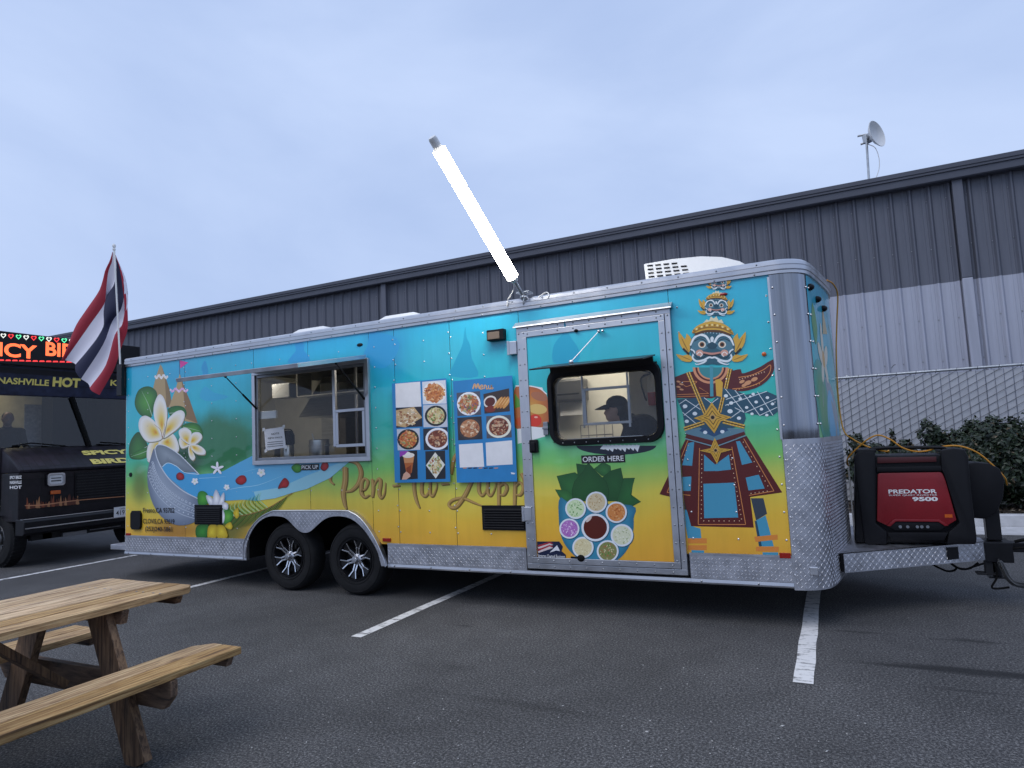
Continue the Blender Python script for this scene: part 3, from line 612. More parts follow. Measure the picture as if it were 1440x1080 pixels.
# rivets
s = MB(); rnd = random.Random(3)
def free(x, z):
    if z < max(ZK+0.03, arch(x)+0.04): return False
    if HX0-0.07 < x < HX1+0.07 and HZ0-0.06 < z < HZ1+0.06: return False
    if DX0-0.05 < x < DX1+0.05 and z < DZ1+0.05: return False
    return True
def rivet(s, x, y, z, r=0.0085):
    s.add([(x+r*cos(a), y, z+r*sin(a)) for a in (0, pi/3, 2*pi/3, pi, 4*pi/3, 5*pi/3)]+[(x, y-0.006, z)], [(i, (i+1) % 6, 6) for i in range(6)])
for cx in [0.035, 0.41, 0.82, 1.10, 1.55, 1.95, 2.20, 2.63, 3.05, 3.46, 3.92, 4.18, 4.52, 4.83, 5.18, 5.53, 6.2, 6.98, 7.32, 7.66]:
    z = ZK+0.12
    while z < ZW-0.04:
        if free(cx, z): rivet(s, cx+0.012, -0.0006, z); 
        if cx in (1.10, 4.18, 4.83) and free(cx, z+0.05): rivet(s, cx-0.014, -0.0006, z+0.05)
        z += 0.205
s.build('rivets', 'alu', side, fix=False, kind='stuff')

# rails, skirt and fender
def sweep(path, prof):
    rows = []
    for i, (x, y) in enumerate(path):
        a, b = Vector(path[max(i-1, 0)]), Vector(path[min(i+1, len(path)-1)]); d = (b-a).normalized(); nx, ny = d.y, -d.x
        rows.append([(x+nx*o, y+ny*o, z) for o, z in prof])
    return rows
nose_half = [(7.70, 0), (7.785, 0.010), (7.86, 0.045), (7.92, 0.105), (7.958, 0.19), (7.982, 0.30), (8.03, 0.60), (8.08, 0.95), (8.105, 1.25)]
nose_key = nose_half+[(x, TW-y) for x, y in nose_half[-2::-1]]
nose = [(p.x, p.y) for p in catmull([(x, y, 0) for x, y in nose_key], 5)]
full = [(-0.01, 0.0)]+nose+[(-0.01, TW)]
prof0 = [(0.0, 2.625), (0.016, 2.628), (0.017, 2.662), (0.010, 2.668), (0.021, 2.676), (0.022, 2.722), (0.013, 2.729), (0.019, 2.736), (0.018, 2.772), (0.0, 2.795), (-0.10, 2.806)]
prof = [(o, 2.652+(z-2.625)*0.66) for o, z in prof0]
s = MB(); s.loft(sweep(full, prof)); top_rail = s.build('top_rail', 'alu', TR, smooth=True, angle=25)
s = MB(); x = 0.1
while x < 7.7:
    for z, y in ((2.664, -0.018), (2.738, -0.0205)): rivet(s, x+(0.02 if z > 2.7 else 0), y, z, 0.008)
    x += 0.30
s.build('screws', 'alu_dark', top_rail, fix=False, kind='stuff')
def bottom_rail(x0, x1):
    s = MB(); pr = [(0.03, ZB), (-0.012, ZB), (-0.014, ZB+0.012), (-0.010, ZB+0.036), (0.03, ZB+0.038)]
    s.prism([(x0, y, z) for y, z in pr], (x1-x0, 0, 0)); return s.build('bottom_rail', 'alu', TR)
def tread(s, mp, U, V, pitch=0.0265, L=0.0145, w=0.0032, h=0.0026):
    ni, nj = int(U/pitch), int(V/pitch)
    for i in range(ni):
        for j in range(nj):
            u, v = (i+0.5)*pitch, (j+0.5)*pitch; a = radians(45 if (i+j) % 2 else -45)
            ca, sa = cos(a), sin(a)
            P = lambda t, q, hh: mp(u+t*ca-q*sa, v+t*sa+q*ca, hh)
            s.add([P(-L, 0, 0.0002), P(0, -w, 0.0002), P(L, 0, 0.0002), P(0, w, 0.0002), P(-L*0.5, 0, h), P(L*0.5, 0, h)], [(0, 1, 5, 4), (1, 2, 5), (2, 3, 4, 5), (3, 0, 4)])
for x0, x1 in ((0.0, 2.112), (4.035, DX0-0.03), (DX1+0.03, TL)):
    bottom_rail(x0, x1)
    s = MB(); s.box(x0, x1, -0.006, 0.03, ZB+0.038, ZK-0.001); sk = s.build('skirt_plate', 'tread_plate', TR)
    s = MB(); tread(s, lambda u, v, h: (x0+u, -0.006-h, ZB+0.044+v), x1-x0, ZK-ZB-0.05); s.build('tread_bumps', 'tread_plate', sk, fix=False, kind='stuff')
    s = MB(); s.box(x0, x1, -0.011, 0.0, ZK-0.006, ZK+0.010); s.build('skirt_trim', 'alu', sk)
    s = MB(); xx = x0+0.08
    while xx < x1: rivet(s, xx, -0.0145, ZB+0.02, 0.009); xx += 0.42
    s.build('screws', 'alu_dark', sk, fix=False, kind='stuff')
bottom_rail(DX0-0.029, DX1+0.029)
fo = catmull(fen_out, 3); fi = catmull(fen_in, 4)
s = MB(); off = Vector((0, -0.045, 0)); s.prism([p+off for p in fo]+[p+off for p in reversed(fi)], (0, 0.004, 0)); fender = s.build('fender', 'tread_plate', TR)
s = MB(); s.loft([[p+off for p in fo], [p+Vector((0, 0.01, 0)) for p in fo]]); s.build('fender_lip', 'alu', fender, fix=False)
s = MB(); s.tube([p+Vector((0, -0.047, -0.006)) for p in fo], 0.007, 6); s.build('fender_bead', 'alu', fender, smooth=True)
s = MB(); gx = [p for p in fen_in[6:14]]; x0g, x1g = min(p.x for p in gx), max(p.x for p in gx)
def inside(x, z):   # between fender outlines
    zi = 9
    for a, b in zip(fen_in, fen_in[1:]):
        if min(a.x, b.x) <= x <= max(a.x, b.x): zi = a.z+(b.z-a.z)*(x-a.x)/max(abs(b.x-a.x), 1e-6)*(1 if b.x > a.x else -1)
    return zi+0.012 < z < arch(x)-0.012
xx = 2.15; j = 0
while xx < 4.0:
    zz = 0.36; i = 0
    while zz < 0.90:
        if inside(xx, zz):
            a = radians(45 if (i+j) % 2 else -45); ca, sa = cos(a), sin(a); P = lambda t, q, h: (xx+t*ca-q*sa, -0.0452-h, zz+t*sa+q*ca); L, w_ = 0.014, 0.0034
            s.add([P(-L, 0, 0), P(0, -w_, 0), P(L, 0, 0), P(0, w_, 0), P(-L*.5, 0, .0026), P(L*.5, 0, .0026)], [(0, 1, 5, 4), (1, 2, 5), (2, 3, 4, 5), (3, 0, 4)])
        zz += 0.026; i += 1
    xx += 0.026; j += 1
s.build('tread_bumps', 'tread_plate', fender, fix=False, kind='stuff')
s = MB(); s.box(2.09, 4.055, 0.034, 0.75, 0.93, 0.95); s.box(2.09, 2.11, 0.05, 0.75, 0.32, 0.93); s.box(4.035, 4.055, 0.05, 0.75, 0.32, 0.93); s.box(2.11, 4.035, 0.73, 0.75, 0.32, 0.93); s.build('wheel_well', 'black_rubber', TR)

# chassis
s = MB()
for y in (0.80, 1.70): s.box(0.05, 7.9, y-0.04, y+0.04, 0.30, 0.46)
for x in (0.1, 1.2, 1.98, 4.2, 5.3, 6.4, 7.5): s.box(x, x+0.06, 0.10, 2.40, 0.36, 0.46)
s.cyl((2.69, 0.1, 0.36), (2.69, 2.4, 0.36), 0.04); s.cyl((3.60, 0.1, 0.36), (3.60, 2.4, 0.36), 0.04)
s.build('chassis', 'frame_steel', TR)
s = MB(); s.box(0.02, 2.085, 0.052, 0.76, 0.462, 0.53); s.box(4.06, 7.75, 0.052, 0.76, 0.462, 0.53); s.box(0.02, 7.75, 0.761, 2.45, 0.462, 0.53); s.build('floor', 'dark_steel', TR)
s = MB(); s.box(-0.36, -0.012, 0.04, 1.2, 0.345, 0.41); s.build('rear_step', 'tread_plate', TR, bevel=0.006)

# wheels
def build_wheel(cx):
    c = Vector((cx, 0.025, 0.36)); s = MB()
    s.lathe([(0.205, 0.03), (0.213, 0.004), (0.25, -0.007), (0.31, -0.008), (0.338, 0.004), (0.352, 0.03), (0.360, 0.06), (0.360, 0.16), (0.352, 0.19), (0.30, 0.21), (0.205, 0.20)], c, (0, 1, 0), 56, closed=True)
    for rr in (0.236, 0.318): s.lathe([(rr-0.004, -0.003), (rr-0.003, -0.0105), (rr+0.003, -0.0105), (rr+0.004, -0.003)], c, (0, 1, 0), 56, closed=True)
    wh = s.build('wheel', 'tyre', TR, smooth=True)
    s = MB(); s.lathe([(0.212, 0.0), (0.210, -0.006), (0.203, -0.006), (0.196, 0.012), (0.190, 0.05), (0.17, 0.085), (0.05, 0.09), (0.02, 0.09)], c, (0, 1, 0), 48, caps=False); s.build('rim', 'rim_black', wh, smooth=True)
    s = MB(); n = 6
    for k in range(n):
        for d in (-1, 1):
            a0 = 2*pi*k/n+0.3; p0 = c+Vector((0.055*cos(a0+d*0.30), 0.036, 0.055*sin(a0+d*0.30))); p1 = c+Vector((0.12*cos(a0+d*0.12), 0.022, 0.12*sin(a0+d*0.12))); p2 = c+Vector((0.192*cos(a0+d*0.24), 0.004, 0.192*sin(a0+d*0.24)))
            s.bar(p0, p1, 0.016, 0.02, (0, 1, 0)); s.bar(p1, p2, 0.012, 0.016, (0, 1, 0))
    s.build('spokes', 'rim_silver', wh, bevel=0.002)
    s = MB()
    for k in range(n):
        a0 = 2*pi*k/n+0.3; p0 = c+Vector((0.05*cos(a0), 0.05, 0.05*sin(a0))); p2 = c+Vector((0.196*cos(a0), 0.018, 0.196*sin(a0))); s.bar(p0, p2, 0.05, 0.02, (0, 1, 0))
    s.build('spoke_backs', 'rim_black', wh, bevel=0.002)
    s = MB(); s.lathe([(0.058, 0.06), (0.052, 0.03), (0.036, 0.02), (0.034, -0.014), (0.028, -0.022), (0.004, -0.024)], c, (0, 1, 0), 24, caps=False); s.build('hub_cap', 'alu', wh, smooth=True)
    s = MB()
    for k in range(6):
        a0 = 2*pi*k/6; s.cyl(c+Vector((0.046*cos(a0), 0.05, 0.046*sin(a0))), c+Vector((0.046*cos(a0), 0.016, 0.046*sin(a0))), 0.008, 6)
    s.build('lug_nuts', 'rim_silver', wh, kind='stuff')
build_wheel(2.692); build_wheel(3.601)
for x in (2.692, 3.601):
    s = MB(); s.lathe([(0.2, 0), (0.34, -0.0), (0.36, 0.03), (0.36, 0.17), (0.34, 0.2), (0.2, 0.2)], (x, 2.27, 0.36), (0, 1, 0), 32); s.build('wheel', 'tyre', TR, smooth=True)

# roof, far wall, end wall, interior
s = MB(); s.poly([(x, y, 2.768) for x, y in [(-0.01, 0.08), (7.7, 0.08), (7.95, 0.35), (8.02, 1.25), (7.95, 2.15), (7.7, 2.42), (-0.01, 2.42)]]); s.build('roof', 'roof_white', TR, fix=False)
s = MB(); s.box(-0.006, 0.02, 0.003, 2.497, ZB, 2.64); s.build('rear_wall', 'white_plastic', TR)
s = MB(); s.box(0.0, 7.70, 2.46, 2.5, ZB, 2.64); s.build('far_wall', 'liner', TR)
s = MB(); s.box(0.03, 7.70, 0.055, 2.455, 2.60, 2.62)
for i in range(26): s.box(0.2+i*0.29, 0.215+i*0.29, 0.06, 2.45, 2.594, 2.6)
s.build('ceiling', 'liner', TR)
s = MB(); s.box(0.9, 4.73, 0.06, 2.43, 2.575, 2.592)
for i in range(37): s.box(0.95+i*0.1, 0.985+i*0.1, 0.06, 2.43, 2.555, 2.5748)
s.build('ribbed_ceiling', 'dark_steel', TR)
s = MB(); s.box(2.0, 4.6, 0.9, 1.15, 2.16, 2.175); s.box(2.0, 2.02, 0.9, 1.15, 2.175, 2.57); s.box(4.58, 4.6, 0.9, 1.15, 2.175, 2.57); s.build('overhead_shelf', 'stainless', TR)
s = MB(); s.cyl((2.62, 1.3, 1.35), (2.62, 1.3, 2.55), 0.022, 10); s.build('support_post', 'alu', TR, smooth=True)
s = MB(); s.box(7.70, 7.72, 0.06, 2.45, 0.53, 2.6); s.build('front_liner', 'liner', TR)
for x0, x1, y in ((5.0, 6.9, 1.75), (0.95, 1.6, 0.75), (3.9, 4.4, 1.3)):
    s = MB(); s.box(x0, x1, y, y+0.14, 2.51, 2.55); s.build('ceiling_light', 'room_light', TR)
s = MB(); s.hexa([(1.4, 1.55, 1.95), (4.5, 1.55, 1.95), (4.5, 2.44, 1.95), (1.4, 2.44, 1.95), (1.4, 2.05, 2.55), (4.5, 2.05, 2.55), (4.5, 2.44, 2.55), (1.4, 2.44, 2.55)]); s.build('exhaust_hood', 'stainless', TR)
s = MB(); s.box(1.5, 4.6, 1.7, 2.42, 0.53, 1.40); s.box(1.5, 4.6, 2.40, 2.44, 1.40, 1.95); s.build('cook_line', 'dark_steel', TR, bevel=0.01)
s = MB(); s.box(2.2, 4.5, 0.056, 0.62, 1.30, 1.345); s.box(2.2, 4.5, 0.1, 0.6, 0.96, 1.30); s.build('counter', 'stainless', TR)
s = MB(); s.box(4.74, 4.78, 0.95, 2.45, 0.53, 2.59); s.build('partition', 'stainless', TR)  # unseen divider, added to block ceiling light from reaching the pick-up end
s = MB(); s.box(1.0, 4.73, 2.44, 2.455, 0.53, 2.59); s.build('back_splash', 'stainless', TR)
s = MB(); s.box(5.0, 7.6, 1.9, 2.44, 0.53, 1.45); s.build('back_counter', 'stainless', TR, bevel=0.01)

# nose: polished corner, mural front, tread guard
def nose_strip(i0, i1, z0, z1, off, name, mt, parent=TR, nz=1):
    pts = sweep(nose, [(off, 0.0)]); P = [r[0] for r in pts][i0:i1+1]
    s = MB(); s.loft([[(x, y, z0+(z1-z0)*k/nz) for x, y, _ in P] for k in range(nz+1)]); return s.build(name, mt, parent, smooth=True, fix=False)
NN = len(nose)-1; IM = 19
ZG = 1.395
front = nose_strip(0, NN, 0.30, 2.66, -0.004, 'nose_wall', 'alu')
nose_strip(0, IM, ZG-0.01, 2.66, 0.002, 'polished_corner', 'alu_polished', front)
nose_strip(NN-IM, NN, ZG-0.01, 2.66, 0.002, 'polished_corner', 'alu_polished', front)
nose_strip(IM, NN-IM, ZG-0.01, 2.66, 0.001, 'front_panel', 'mural', front)
guard = nose_strip(0, NN, 0.29, ZG, 0.006, 'tread_guard', 'tread_plate', front)
seg = [0.0]
for a, b in zip(nose, nose[1:]): seg.append(seg[-1]+(Vector(b)-Vector(a)).length)
def nose_at(u, off):
    u = max(0.0, min(u, seg[-1]-1e-6))
    lo = 0
    while seg[lo+1] < u: lo += 1
    t = (u-seg[lo])/(seg[lo+1]-seg[lo]); a, b = Vector(nose[lo]), Vector(nose[lo+1]); d = (b-a).normalized(); p = a+(b-a)*t
    return (p.x+d.y*off, p.y-d.x*off)
s = MB()
def ng(u, v, h): x, y = nose_at(u+0.01, 0.0062+h); return (x, y, 0.30+v)
tread(s, ng, seg[-1]-0.02, ZG-0.31); s.build('tread_bumps', 'tread_plate', guard, fix=False, kind='stuff')
s = MB()
for v in range(6):
    for u in (0.02, seg[IM]-0.02, seg[IM]+0.03):
        x, y = nose_at(u, 0.005); s.ball((x, y, 1.5+v*0.21), 0.009, n=6, m=4)
for v in range(5):
    x, y = nose_at(0.012, 0.008); s.ball((x, y, 0.4+v*0.21), 0.008, n=6, m=4)
s.build('rivets', 'alu', front, kind='stuff')
s = MB(); s.box(TL-0.012, TL+0.004, -0.010, -0.001, ZG, ZW-0.03); s.build('corner_trim', 'alu', TR)
s = MB(); x, y = nose_at(0.14, 0.012); s.box(x-0.03, x+0.03, y-0.012, y+0.01, 0.40, 0.46); s.build('junction_plate', 'alu', guard, bevel=0.006)
for u, z in ((seg[IM]+0.06, 2.56), (seg[IM]+0.30, 2.50), (seg[IM]+0.55, 2.46)):
    x, y = nose_at(u, 0.006); s = MB(); s.ball((x, y, z), 0.035, 0.035, 0.028); s.build('clearance_light', 'black_plastic', front, smooth=True)

# printed front panel (flower and stream) follows the curve of the nose
def nmap(u, v, h): x, y = nose_at(seg[IM]+u*0.9, 0.003+h); return Vector((x, y, ZG+v*1.2))
pr = Print(nmap, 0.0005, 0.0003)
pr.grad([(0.10, 0.0), (0.0, 0.2), (0.0, 0.45), (0.25, 0.5), (0.45, 0.3), (0.4, 0.0)], (0.2, 0.2), [(0, hx('5aa05a')), (0.6, hx('4a9c6a')), (1, hx('3aa094'))], 3)
pr.poly([(0.25, 0.0), (0.22, 0.25), (0.4, 0.4), (0.8, 0.3), (1.0, 0.0)], hx('9aa4ac'), 3); pr.poly([(0.45, 0.0), (0.4, 0.2), (0.6, 0.32), (0.9, 0.1), (0.95, 0.0)], hx('6fb8dc'), 3)
for dx, dy, rx, ry, rot in ((0, 0.12, 0.055, 0.13, 0), (0.13, 0.03, 0.12, 0.055, 0.5), (-0.12, 0.03, 0.12, 0.055, -0.5), (0.08, -0.08, 0.10, 0.05, -0.8), (-0.08, -0.08, 0.1, 0.05, 0.8)): pr.ell(0.42+dx, 0.52+dy, rx, ry, hx('e9e0c4'), rot)
pr.ell(0.42, 0.52, 0.06, 0.06, hx('d9a84c')); pr.poly([(0.12, 0.6), (0.05, 0.75), (0.14, 0.88), (0.25, 0.72)], hx('4f9e4c'), 3); pr.poly([(0.5, 0.7), (0.6, 0.92), (0.75, 0.72)], hx('c8b27c'))
pr.build('printed_flower', front)

# roof gear
def roof_vent(px, py):
    p = PY(px, py, 0.55); s = MB(); s.box(p.x-0.22, p.x+0.22, 0.35, 0.79, 2.768, 2.81); s.hexa([(p.x-0.27, 0.30, 2.83), (p.x+0.27, 0.30, 2.83), (p.x+0.27, 0.84, 2.83), (p.x-0.27, 0.84, 2.83), (p.x-0.2, 0.36, 2.885), (p.x+0.16, 0.36, 2.885), (p.x+0.16, 0.78, 2.885), (p.x-0.2, 0.78, 2.885)]); s.build('roof_vent', 'white_plastic', TR, bevel=0.012)
roof_vent(578, 448); roof_vent(455, 470)
ya = 0.62; a0, a1 = PY(906, 390, ya), PY(1062, 372, ya)
prf = [PY(x, y, ya) for x, y in ((910, 412), (905, 371), (945, 364), (985, 360), (1015, 361), (1040, 367), (1060, 378), (1068, 395))]
s = MB(); s.prism([(p.x, ya, max(p.z, 2.768)) for p in prf], (0, 0.75, 0)); ac = s.build('air_conditioner', 'white_plastic', TR, bevel=0.012, smooth=True)
s = MB(); q = [PY(x, y, ya) for x, y in ((909, 372), (966, 367), (975, 392), (912, 398))]
for i in range(5):
    for j in range(5):
        if j == 4 and i in (0, 4): continue
        u0, u1 = (j+0.10)/5.0, (j+0.78)/5.0; v0, v1 = (i+0.18)/5, (i+0.62)/5
        if i == 4 and j > 1: continue
        B = lambda u, v: (q[0]*(1-u)+q[1]*u)*(1-v)+(q[3]*(1-u)+q[2]*u)*v
        s.poly([B(u0, v0)+Vector((0, -0.004, 0)), B(u1, v0)+Vector((0, -0.004, 0)), B(u1, v1)+Vector((0, -0.004, 0)), B(u0, v1)+Vector((0, -0.004, 0))])
s.build('grille_slots', 'black_plastic', ac, fix=False, kind='stuff')

mat('tan_lens', rgb(120, 104, 88), 0.3)
# small fittings on the side wall
def side_box(px0, py0, px1, py1, d, name, mt, bev=0.006, y0=0.0):
    a, b = PY(px0, py0, y0), PY(px1, py1, y0); s = MB(); s.box(min(a.x, b.x), max(a.x, b.x), y0-d, y0-0.0005, min(a.z, b.z), max(a.z, b.z)); return s.build(name, mt, side, bevel=bev)
pl = side_box(688.5, 466, 712.5, 478, 0.065, 'porch_light', 'black_plastic'); side_box(690, 469, 707, 477, 0.070, 'light_lens', 'tan_lens', 0.003)
for px, py in ((506, 485),): 
    p = PY(px, py); s = MB(); s.ball(p, 0.04, 0.016, 0.018); s.build('marker_light', 'black_plastic', side, smooth=True)
p = PY(1017, 414); s = MB(); s.ball(p, 0.035, 0.016, 0.014); s.build('marker_light', 'red_lens', side, smooth=True)
side_box(178, 749.5, 184, 753, 0.012, 'side_marker', 'red_lens', 0.002); side_box(539, 756.5, 550, 761.5, 0.014, 'side_marker', 'red_lens', 0.002); side_box(1096, 777, 1112.5, 785, 0.014, 'side_marker', 'red_lens', 0.002)
p = PY(1074.5, 498); s = MB(); s.lathe([(0.018, -0.001), (0.016, 0.012), (0.004, 0.018)], p, (0, -1, 0), 14); s.build('side_marker', 'amber_lens', side, smooth=True)
p = PY(184, 667.5); s = MB(); s.lathe([(0.028, 0.0), (0.026, 0.008), (0.004, 0.01)], p, (0, -1, 0), 14); s.build('cable_port', 'black_plastic', side, smooth=True)
a, b = PY(186, 718), PY(200, 744.5); s = MB(); w_, h_ = b.x-a.x, a.z-b.z; s.prism([(a.x+w_*u, -0.0005, b.z+h_*v) for u, v in ((0.15, 0), (0.85, 0), (1, .15), (1, .85), (.85, 1), (.15, 1), (0, .85), (0, .15))], (0, -0.028, 0)); s.build('inlet_cover', 'black_plastic', side, bevel=0.004)
def louvre(pts):
    P = [PY(x, y) for x, y in pts]; x0, x1 = P[0].x, P[1].x; z1, z0 = (P[0].z+P[1].z)/2, (P[2].z+P[3].z)/2
    s = MB(); s.box(x0, x1, -0.012, -0.0008, z0, z1); lv = s.build('louvre_vent', 'black_plastic', side, bevel=0.003); n = max(5, int((z1-z0-0.04)/0.022))
    sl = MB(); sl.hexa([(x0+0.025, -0.012, 0), (x1-0.025, -0.012, 0), (x1-0.025, -0.012, 0.014), (x0+0.025, -0.012, 0.014), (x0+0.025, -0.026, 0.0), (x1-0.025, -0.026, 0.0), (x1-0.025, -0.024, 0.006), (x0+0.025, -0.024, 0.006)]); me = sl.mesh('slat'); me.materials.append(M['black_plastic'])
    for i in range(n):
        o = bpy.data.objects.new('slat', me); put(o, lv, (0, 0, z0+0.02+i*(z1-z0-0.04)/n))
louvre([(678, 711), (740.5, 710), (741, 745), (679, 746)]); louvre([(274.5, 709.5), (313.5, 710), (313.5, 738), (274, 737)])
# ------------------------------------------------------------------ pick-up hatch
def frame_ring(x0, x1, z0, z1, t, y0, y1, name, mt, parent, bevel=0.003):
    s = MB(); s.box(x0, x1, y0, y1, z1-t, z1); s.box(x0, x1, y0, y1, z0, z0+t); s.box(x0, x0+t, y0+0.0005, y1-0.0005, z0+t, z1-t); s.box(x1-t, x1, y0+0.0005, y1-0.0005, z0+t, z1-t)
    return s.build(name, mt, parent, bevel=bevel)
hatch = frame_ring(HX0-0.035, HX1+0.035, HZ0-0.035, HZ1+0.03, 0.045, -0.030, 0.06, 'service_hatch', 'alu', TR)
frame_ring(HX0+0.011, HX1-0.011, HZ0+0.011, HZ1-0.016, 0.03, -0.012, 0.03, 'inner_frame', 'alu_dark', hatch)
xm = PY(470, 580).x; zc = PY(495, 577).z; zl = PY(495, 627).z
s = MB(); s.box(xm-0.018, xm+0.018, -0.004, 0.028, zl, HZ1-0.05); s.build('mullion', 'alu', hatch, bevel=0.003)
frame_ring(xm+0.020, HX1-0.042, zl-0.01, zc+0.02, 0.032, -0.006, 0.022, 'sliding_sash', 'alu', hatch)
s = MB(); s.poly([(xm+.04, .008, zl+.01), (HX1-.06, .008, zl+.01), (HX1-.06, .008, zc), (xm+.04, .008, zc)]); s.build('insect_screen', 'screen_glass', hatch, fix=False)
s = MB(); s.poly([(HX0+0.042, .014, HZ0+0.042), (xm-0.019, .014, HZ0+0.042), (xm-0.019, .014, HZ1-0.05), (HX0+0.042, .014, HZ1-0.05)]); s.build('pane', 'window_glass', hatch, fix=False)
s = MB(); s.poly([(xm+0.019, .014, zc+.022), (HX1-0.042, .014, zc+.022), (HX1-0.042, .014, HZ1-0.05), (xm+0.019, .014, HZ1-0.05)]); s.build('pane', 'window_glass', hatch, fix=False)
a, b = PY(365, 579, 0.03), PY(389, 588, 0.03); s = MB(); s.box(a.x, b.x, 0.02, 0.045, b.z, a.z); s.build('latch_block', 'white_plastic', hatch, bevel=0.006)
# awning flap held open
AX0, AX1 = HX0-0.02, HX1+0.02; h0 = Vector((0, -0.03, HZ1+0.035)); h1 = Vector((0, -0.98, 2.225))
d = (h1-h0).normalized(); up = Vector((0, d.z, -d.y)).normalized()
if up.z < 0: up = -up
def aw(x, t, n): p = h0+(h1-h0)*t+up*n; return Vector((x, p.y, p.z))
s = MB(); s.hexa([aw(AX0+.03, .03, 0), aw(AX1-.03, .03, 0), aw(AX1-.03, .97, 0), aw(AX0+.03, .97, 0), aw(AX0+.03, .03, .022), aw(AX1-.03, .03, .022), aw(AX1-.03, .97, .022), aw(AX0+.03, .97, .022)]); awn = s.build('awning_flap', 'mural', TR)
s = MB(); s.hexa([aw(AX0+.035, .035, -.004), aw(AX1-.035, .035, -.004), aw(AX1-.035, .965, -.004), aw(AX0+.035, .965, -.004), aw(AX0+.035, .035, -.001), aw(AX1-.035, .035, -.001), aw(AX1-.035, .965, -.001), aw(AX0+.035, .965, -.001)]); s.build('flap_lining', 'white_plastic', awn)
s = MB()
for t0, t1, x0, x1 in ((0.965, 1.0, AX0, AX1), (0.0, 0.035, AX0, AX1), (0.0351, 0.9649, AX0, AX0+.035), (0.0351, 0.9649, AX1-.035, AX1)):
    s.hexa([aw(x0, t0, -.012), aw(x1, t0, -.012), aw(x1, t1, -.012), aw(x0, t1, -.012), aw(x0, t0, .028), aw(x1, t0, .028), aw(x1, t1, .028), aw(x0, t1, .028)])
s.build('flap_edge', 'alu', awn, bevel=0.003)
for x in (AX0+0.04, AX1-0.05):
    a, b = aw(x, 0.42, -0.02), Vector((x+0.0, -0.02, HZ1-0.38)); m_ = a*0.45+b*0.55
    s = MB(); s.tube([a, m_], 0.006, 8); s.tube([m_, b], 0.011, 8); s.ball(a, 0.014); s.ball(b, 0.014); s.build('gas_strut', 'black_paint', awn, smooth=True)

# ------------------------------------------------------------------ side door with the order window
OX0, OX1 = 5.83, 6.835; OZ0, OZ1 = 1.415, 2.10
door = frame_ring(DX0-0.012, DX1+0.012, DZ0-0.01, DZ1, 0.045, -0.030, 0.05, 'side_door', 'alu', TR)
frame_ring(DX0+0.036, DX1-0.036, DZ0+0.040, DZ1-0.048, 0.050, -0.040, 0.03, 'door_edge', 'alu', door)
IX0, IX1, IZ0, IZ1 = DX0+0.087, DX1-0.087, DZ0+0.091, DZ1-0.099
for x0, x1, z0, z1 in ((IX0, OX0+0.03, IZ0, IZ1), (OX1-0.03, IX1, IZ0, IZ1), (OX0+0.03, OX1-0.03, IZ0, OZ0+0.03), (OX0+0.03, OX1-0.03, OZ1-0.03, IZ1)):
    pass
s = MB()
gx = [IX0, OX0+0.03, OX1-0.03, IX1]; gz = [IZ0, OZ0+0.03, OZ1-0.03, IZ1]
V = [(x, -0.030, z) for z in gz for x in gx]; s.add(V, [(j*4+i, j*4+i+1, j*4+i+5, j*4+i+4) for j in range(3) for i in range(3) if not (i == 1 and j == 1)])
s.build('door_panel', 'mural', door, fix=False)
s = MB()
def lr(x0, x1, z0, z1): s.box(x0, x1, 0.03, 0.045, z0, z1)
lr(IX0-.04, OX0+.03, IZ0, IZ1); lr(OX1-.03, IX1+.04, IZ0, IZ1); lr(OX0+.03, OX1-.03, IZ0, OZ0+.03); lr(OX0+.03, OX1-.03, OZ1-.03, IZ1); s.build('door_liner', 'liner', door)
s = MB()
for k in range(15):
    z = DZ0+0.1+k*0.14
    for x in (DX0+0.01, DX1-0.01, DX0+0.062, DX1-0.062): rivet(s, x, -0.0305 if x < DX0+.02 or x > DX1-.02 else -0.0405, z, 0.008)
for k in range(9):
    x = DX0+0.1+k*0.145
    for z, y in ((DZ0+0.065, -0.0405), (DZ1-0.07, -0.0405), (DZ1-0.02, -0.0305), (DZ0+0.01, -0.0305)): rivet(s, x, y, z, 0.008)
s.build('screws', 'alu_dark', door, fix=False, kind='stuff')
s = MB(); s.hexa([(DX0-0.03, -0.065, DZ1-0.005), (DX1+0.03, -0.065, DZ1-0.005), (DX1+0.03, -0.0, DZ1+0.004), (DX0-0.03, 0, DZ1+0.004), (DX0-0.03, -0.062, DZ1+0.006), (DX1+0.03, -0.062, DZ1+0.006), (DX1+0.03, -0.001, DZ1+0.05), (DX0-0.03, -0.001, DZ1+0.05)]); s.build('drip_cap', 'alu', door)
for py in (490, 722):
    p = PY(722 if py < 600 else 743, py); s = MB(); s.box(p.x-0.03, p.x+0.05, -0.047, -0.001, p.z-0.06, p.z+0.06); s.cyl((p.x-0.03, -0.045, p.z-0.065), (p.x-0.03, -0.045, p.z+0.065), 0.014, 10); s.build('hinge', 'alu', door, bevel=0.004)
p = PY(752, 627, -0.03); s = MB(); s.box(p.x-0.042, p.x+0.04, -0.060, -0.031, p.z-0.06, p.z+0.055); lt_ = s.build('door_latch', 'black_plastic', door, bevel=0.012)
s = MB(); s.box(p.x-0.022, p.x+0.02, -0.075, -0.0605, p.z-0.045, p.z+0.03); s.build('latch_paddle', 'black_plastic', lt_, bevel=0.008)
p = PY(769, 602, -0.03); s = MB(); s.box(p.x-0.025, p.x+0.02, -0.055, -0.031, p.z-0.06, p.z+0.055); s.box(p.x-0.03, p.x+0.025, -0.065, -0.056, p.z-0.01, p.z+0.012); s.build('hasp', 'alu_dark', door, bevel=0.004)
p = PY(810, 465, -0.04); s = MB(); s.ball(p, 0.02, 0.012, 0.014); s.build('bumper_stop', 'black_rubber', door)
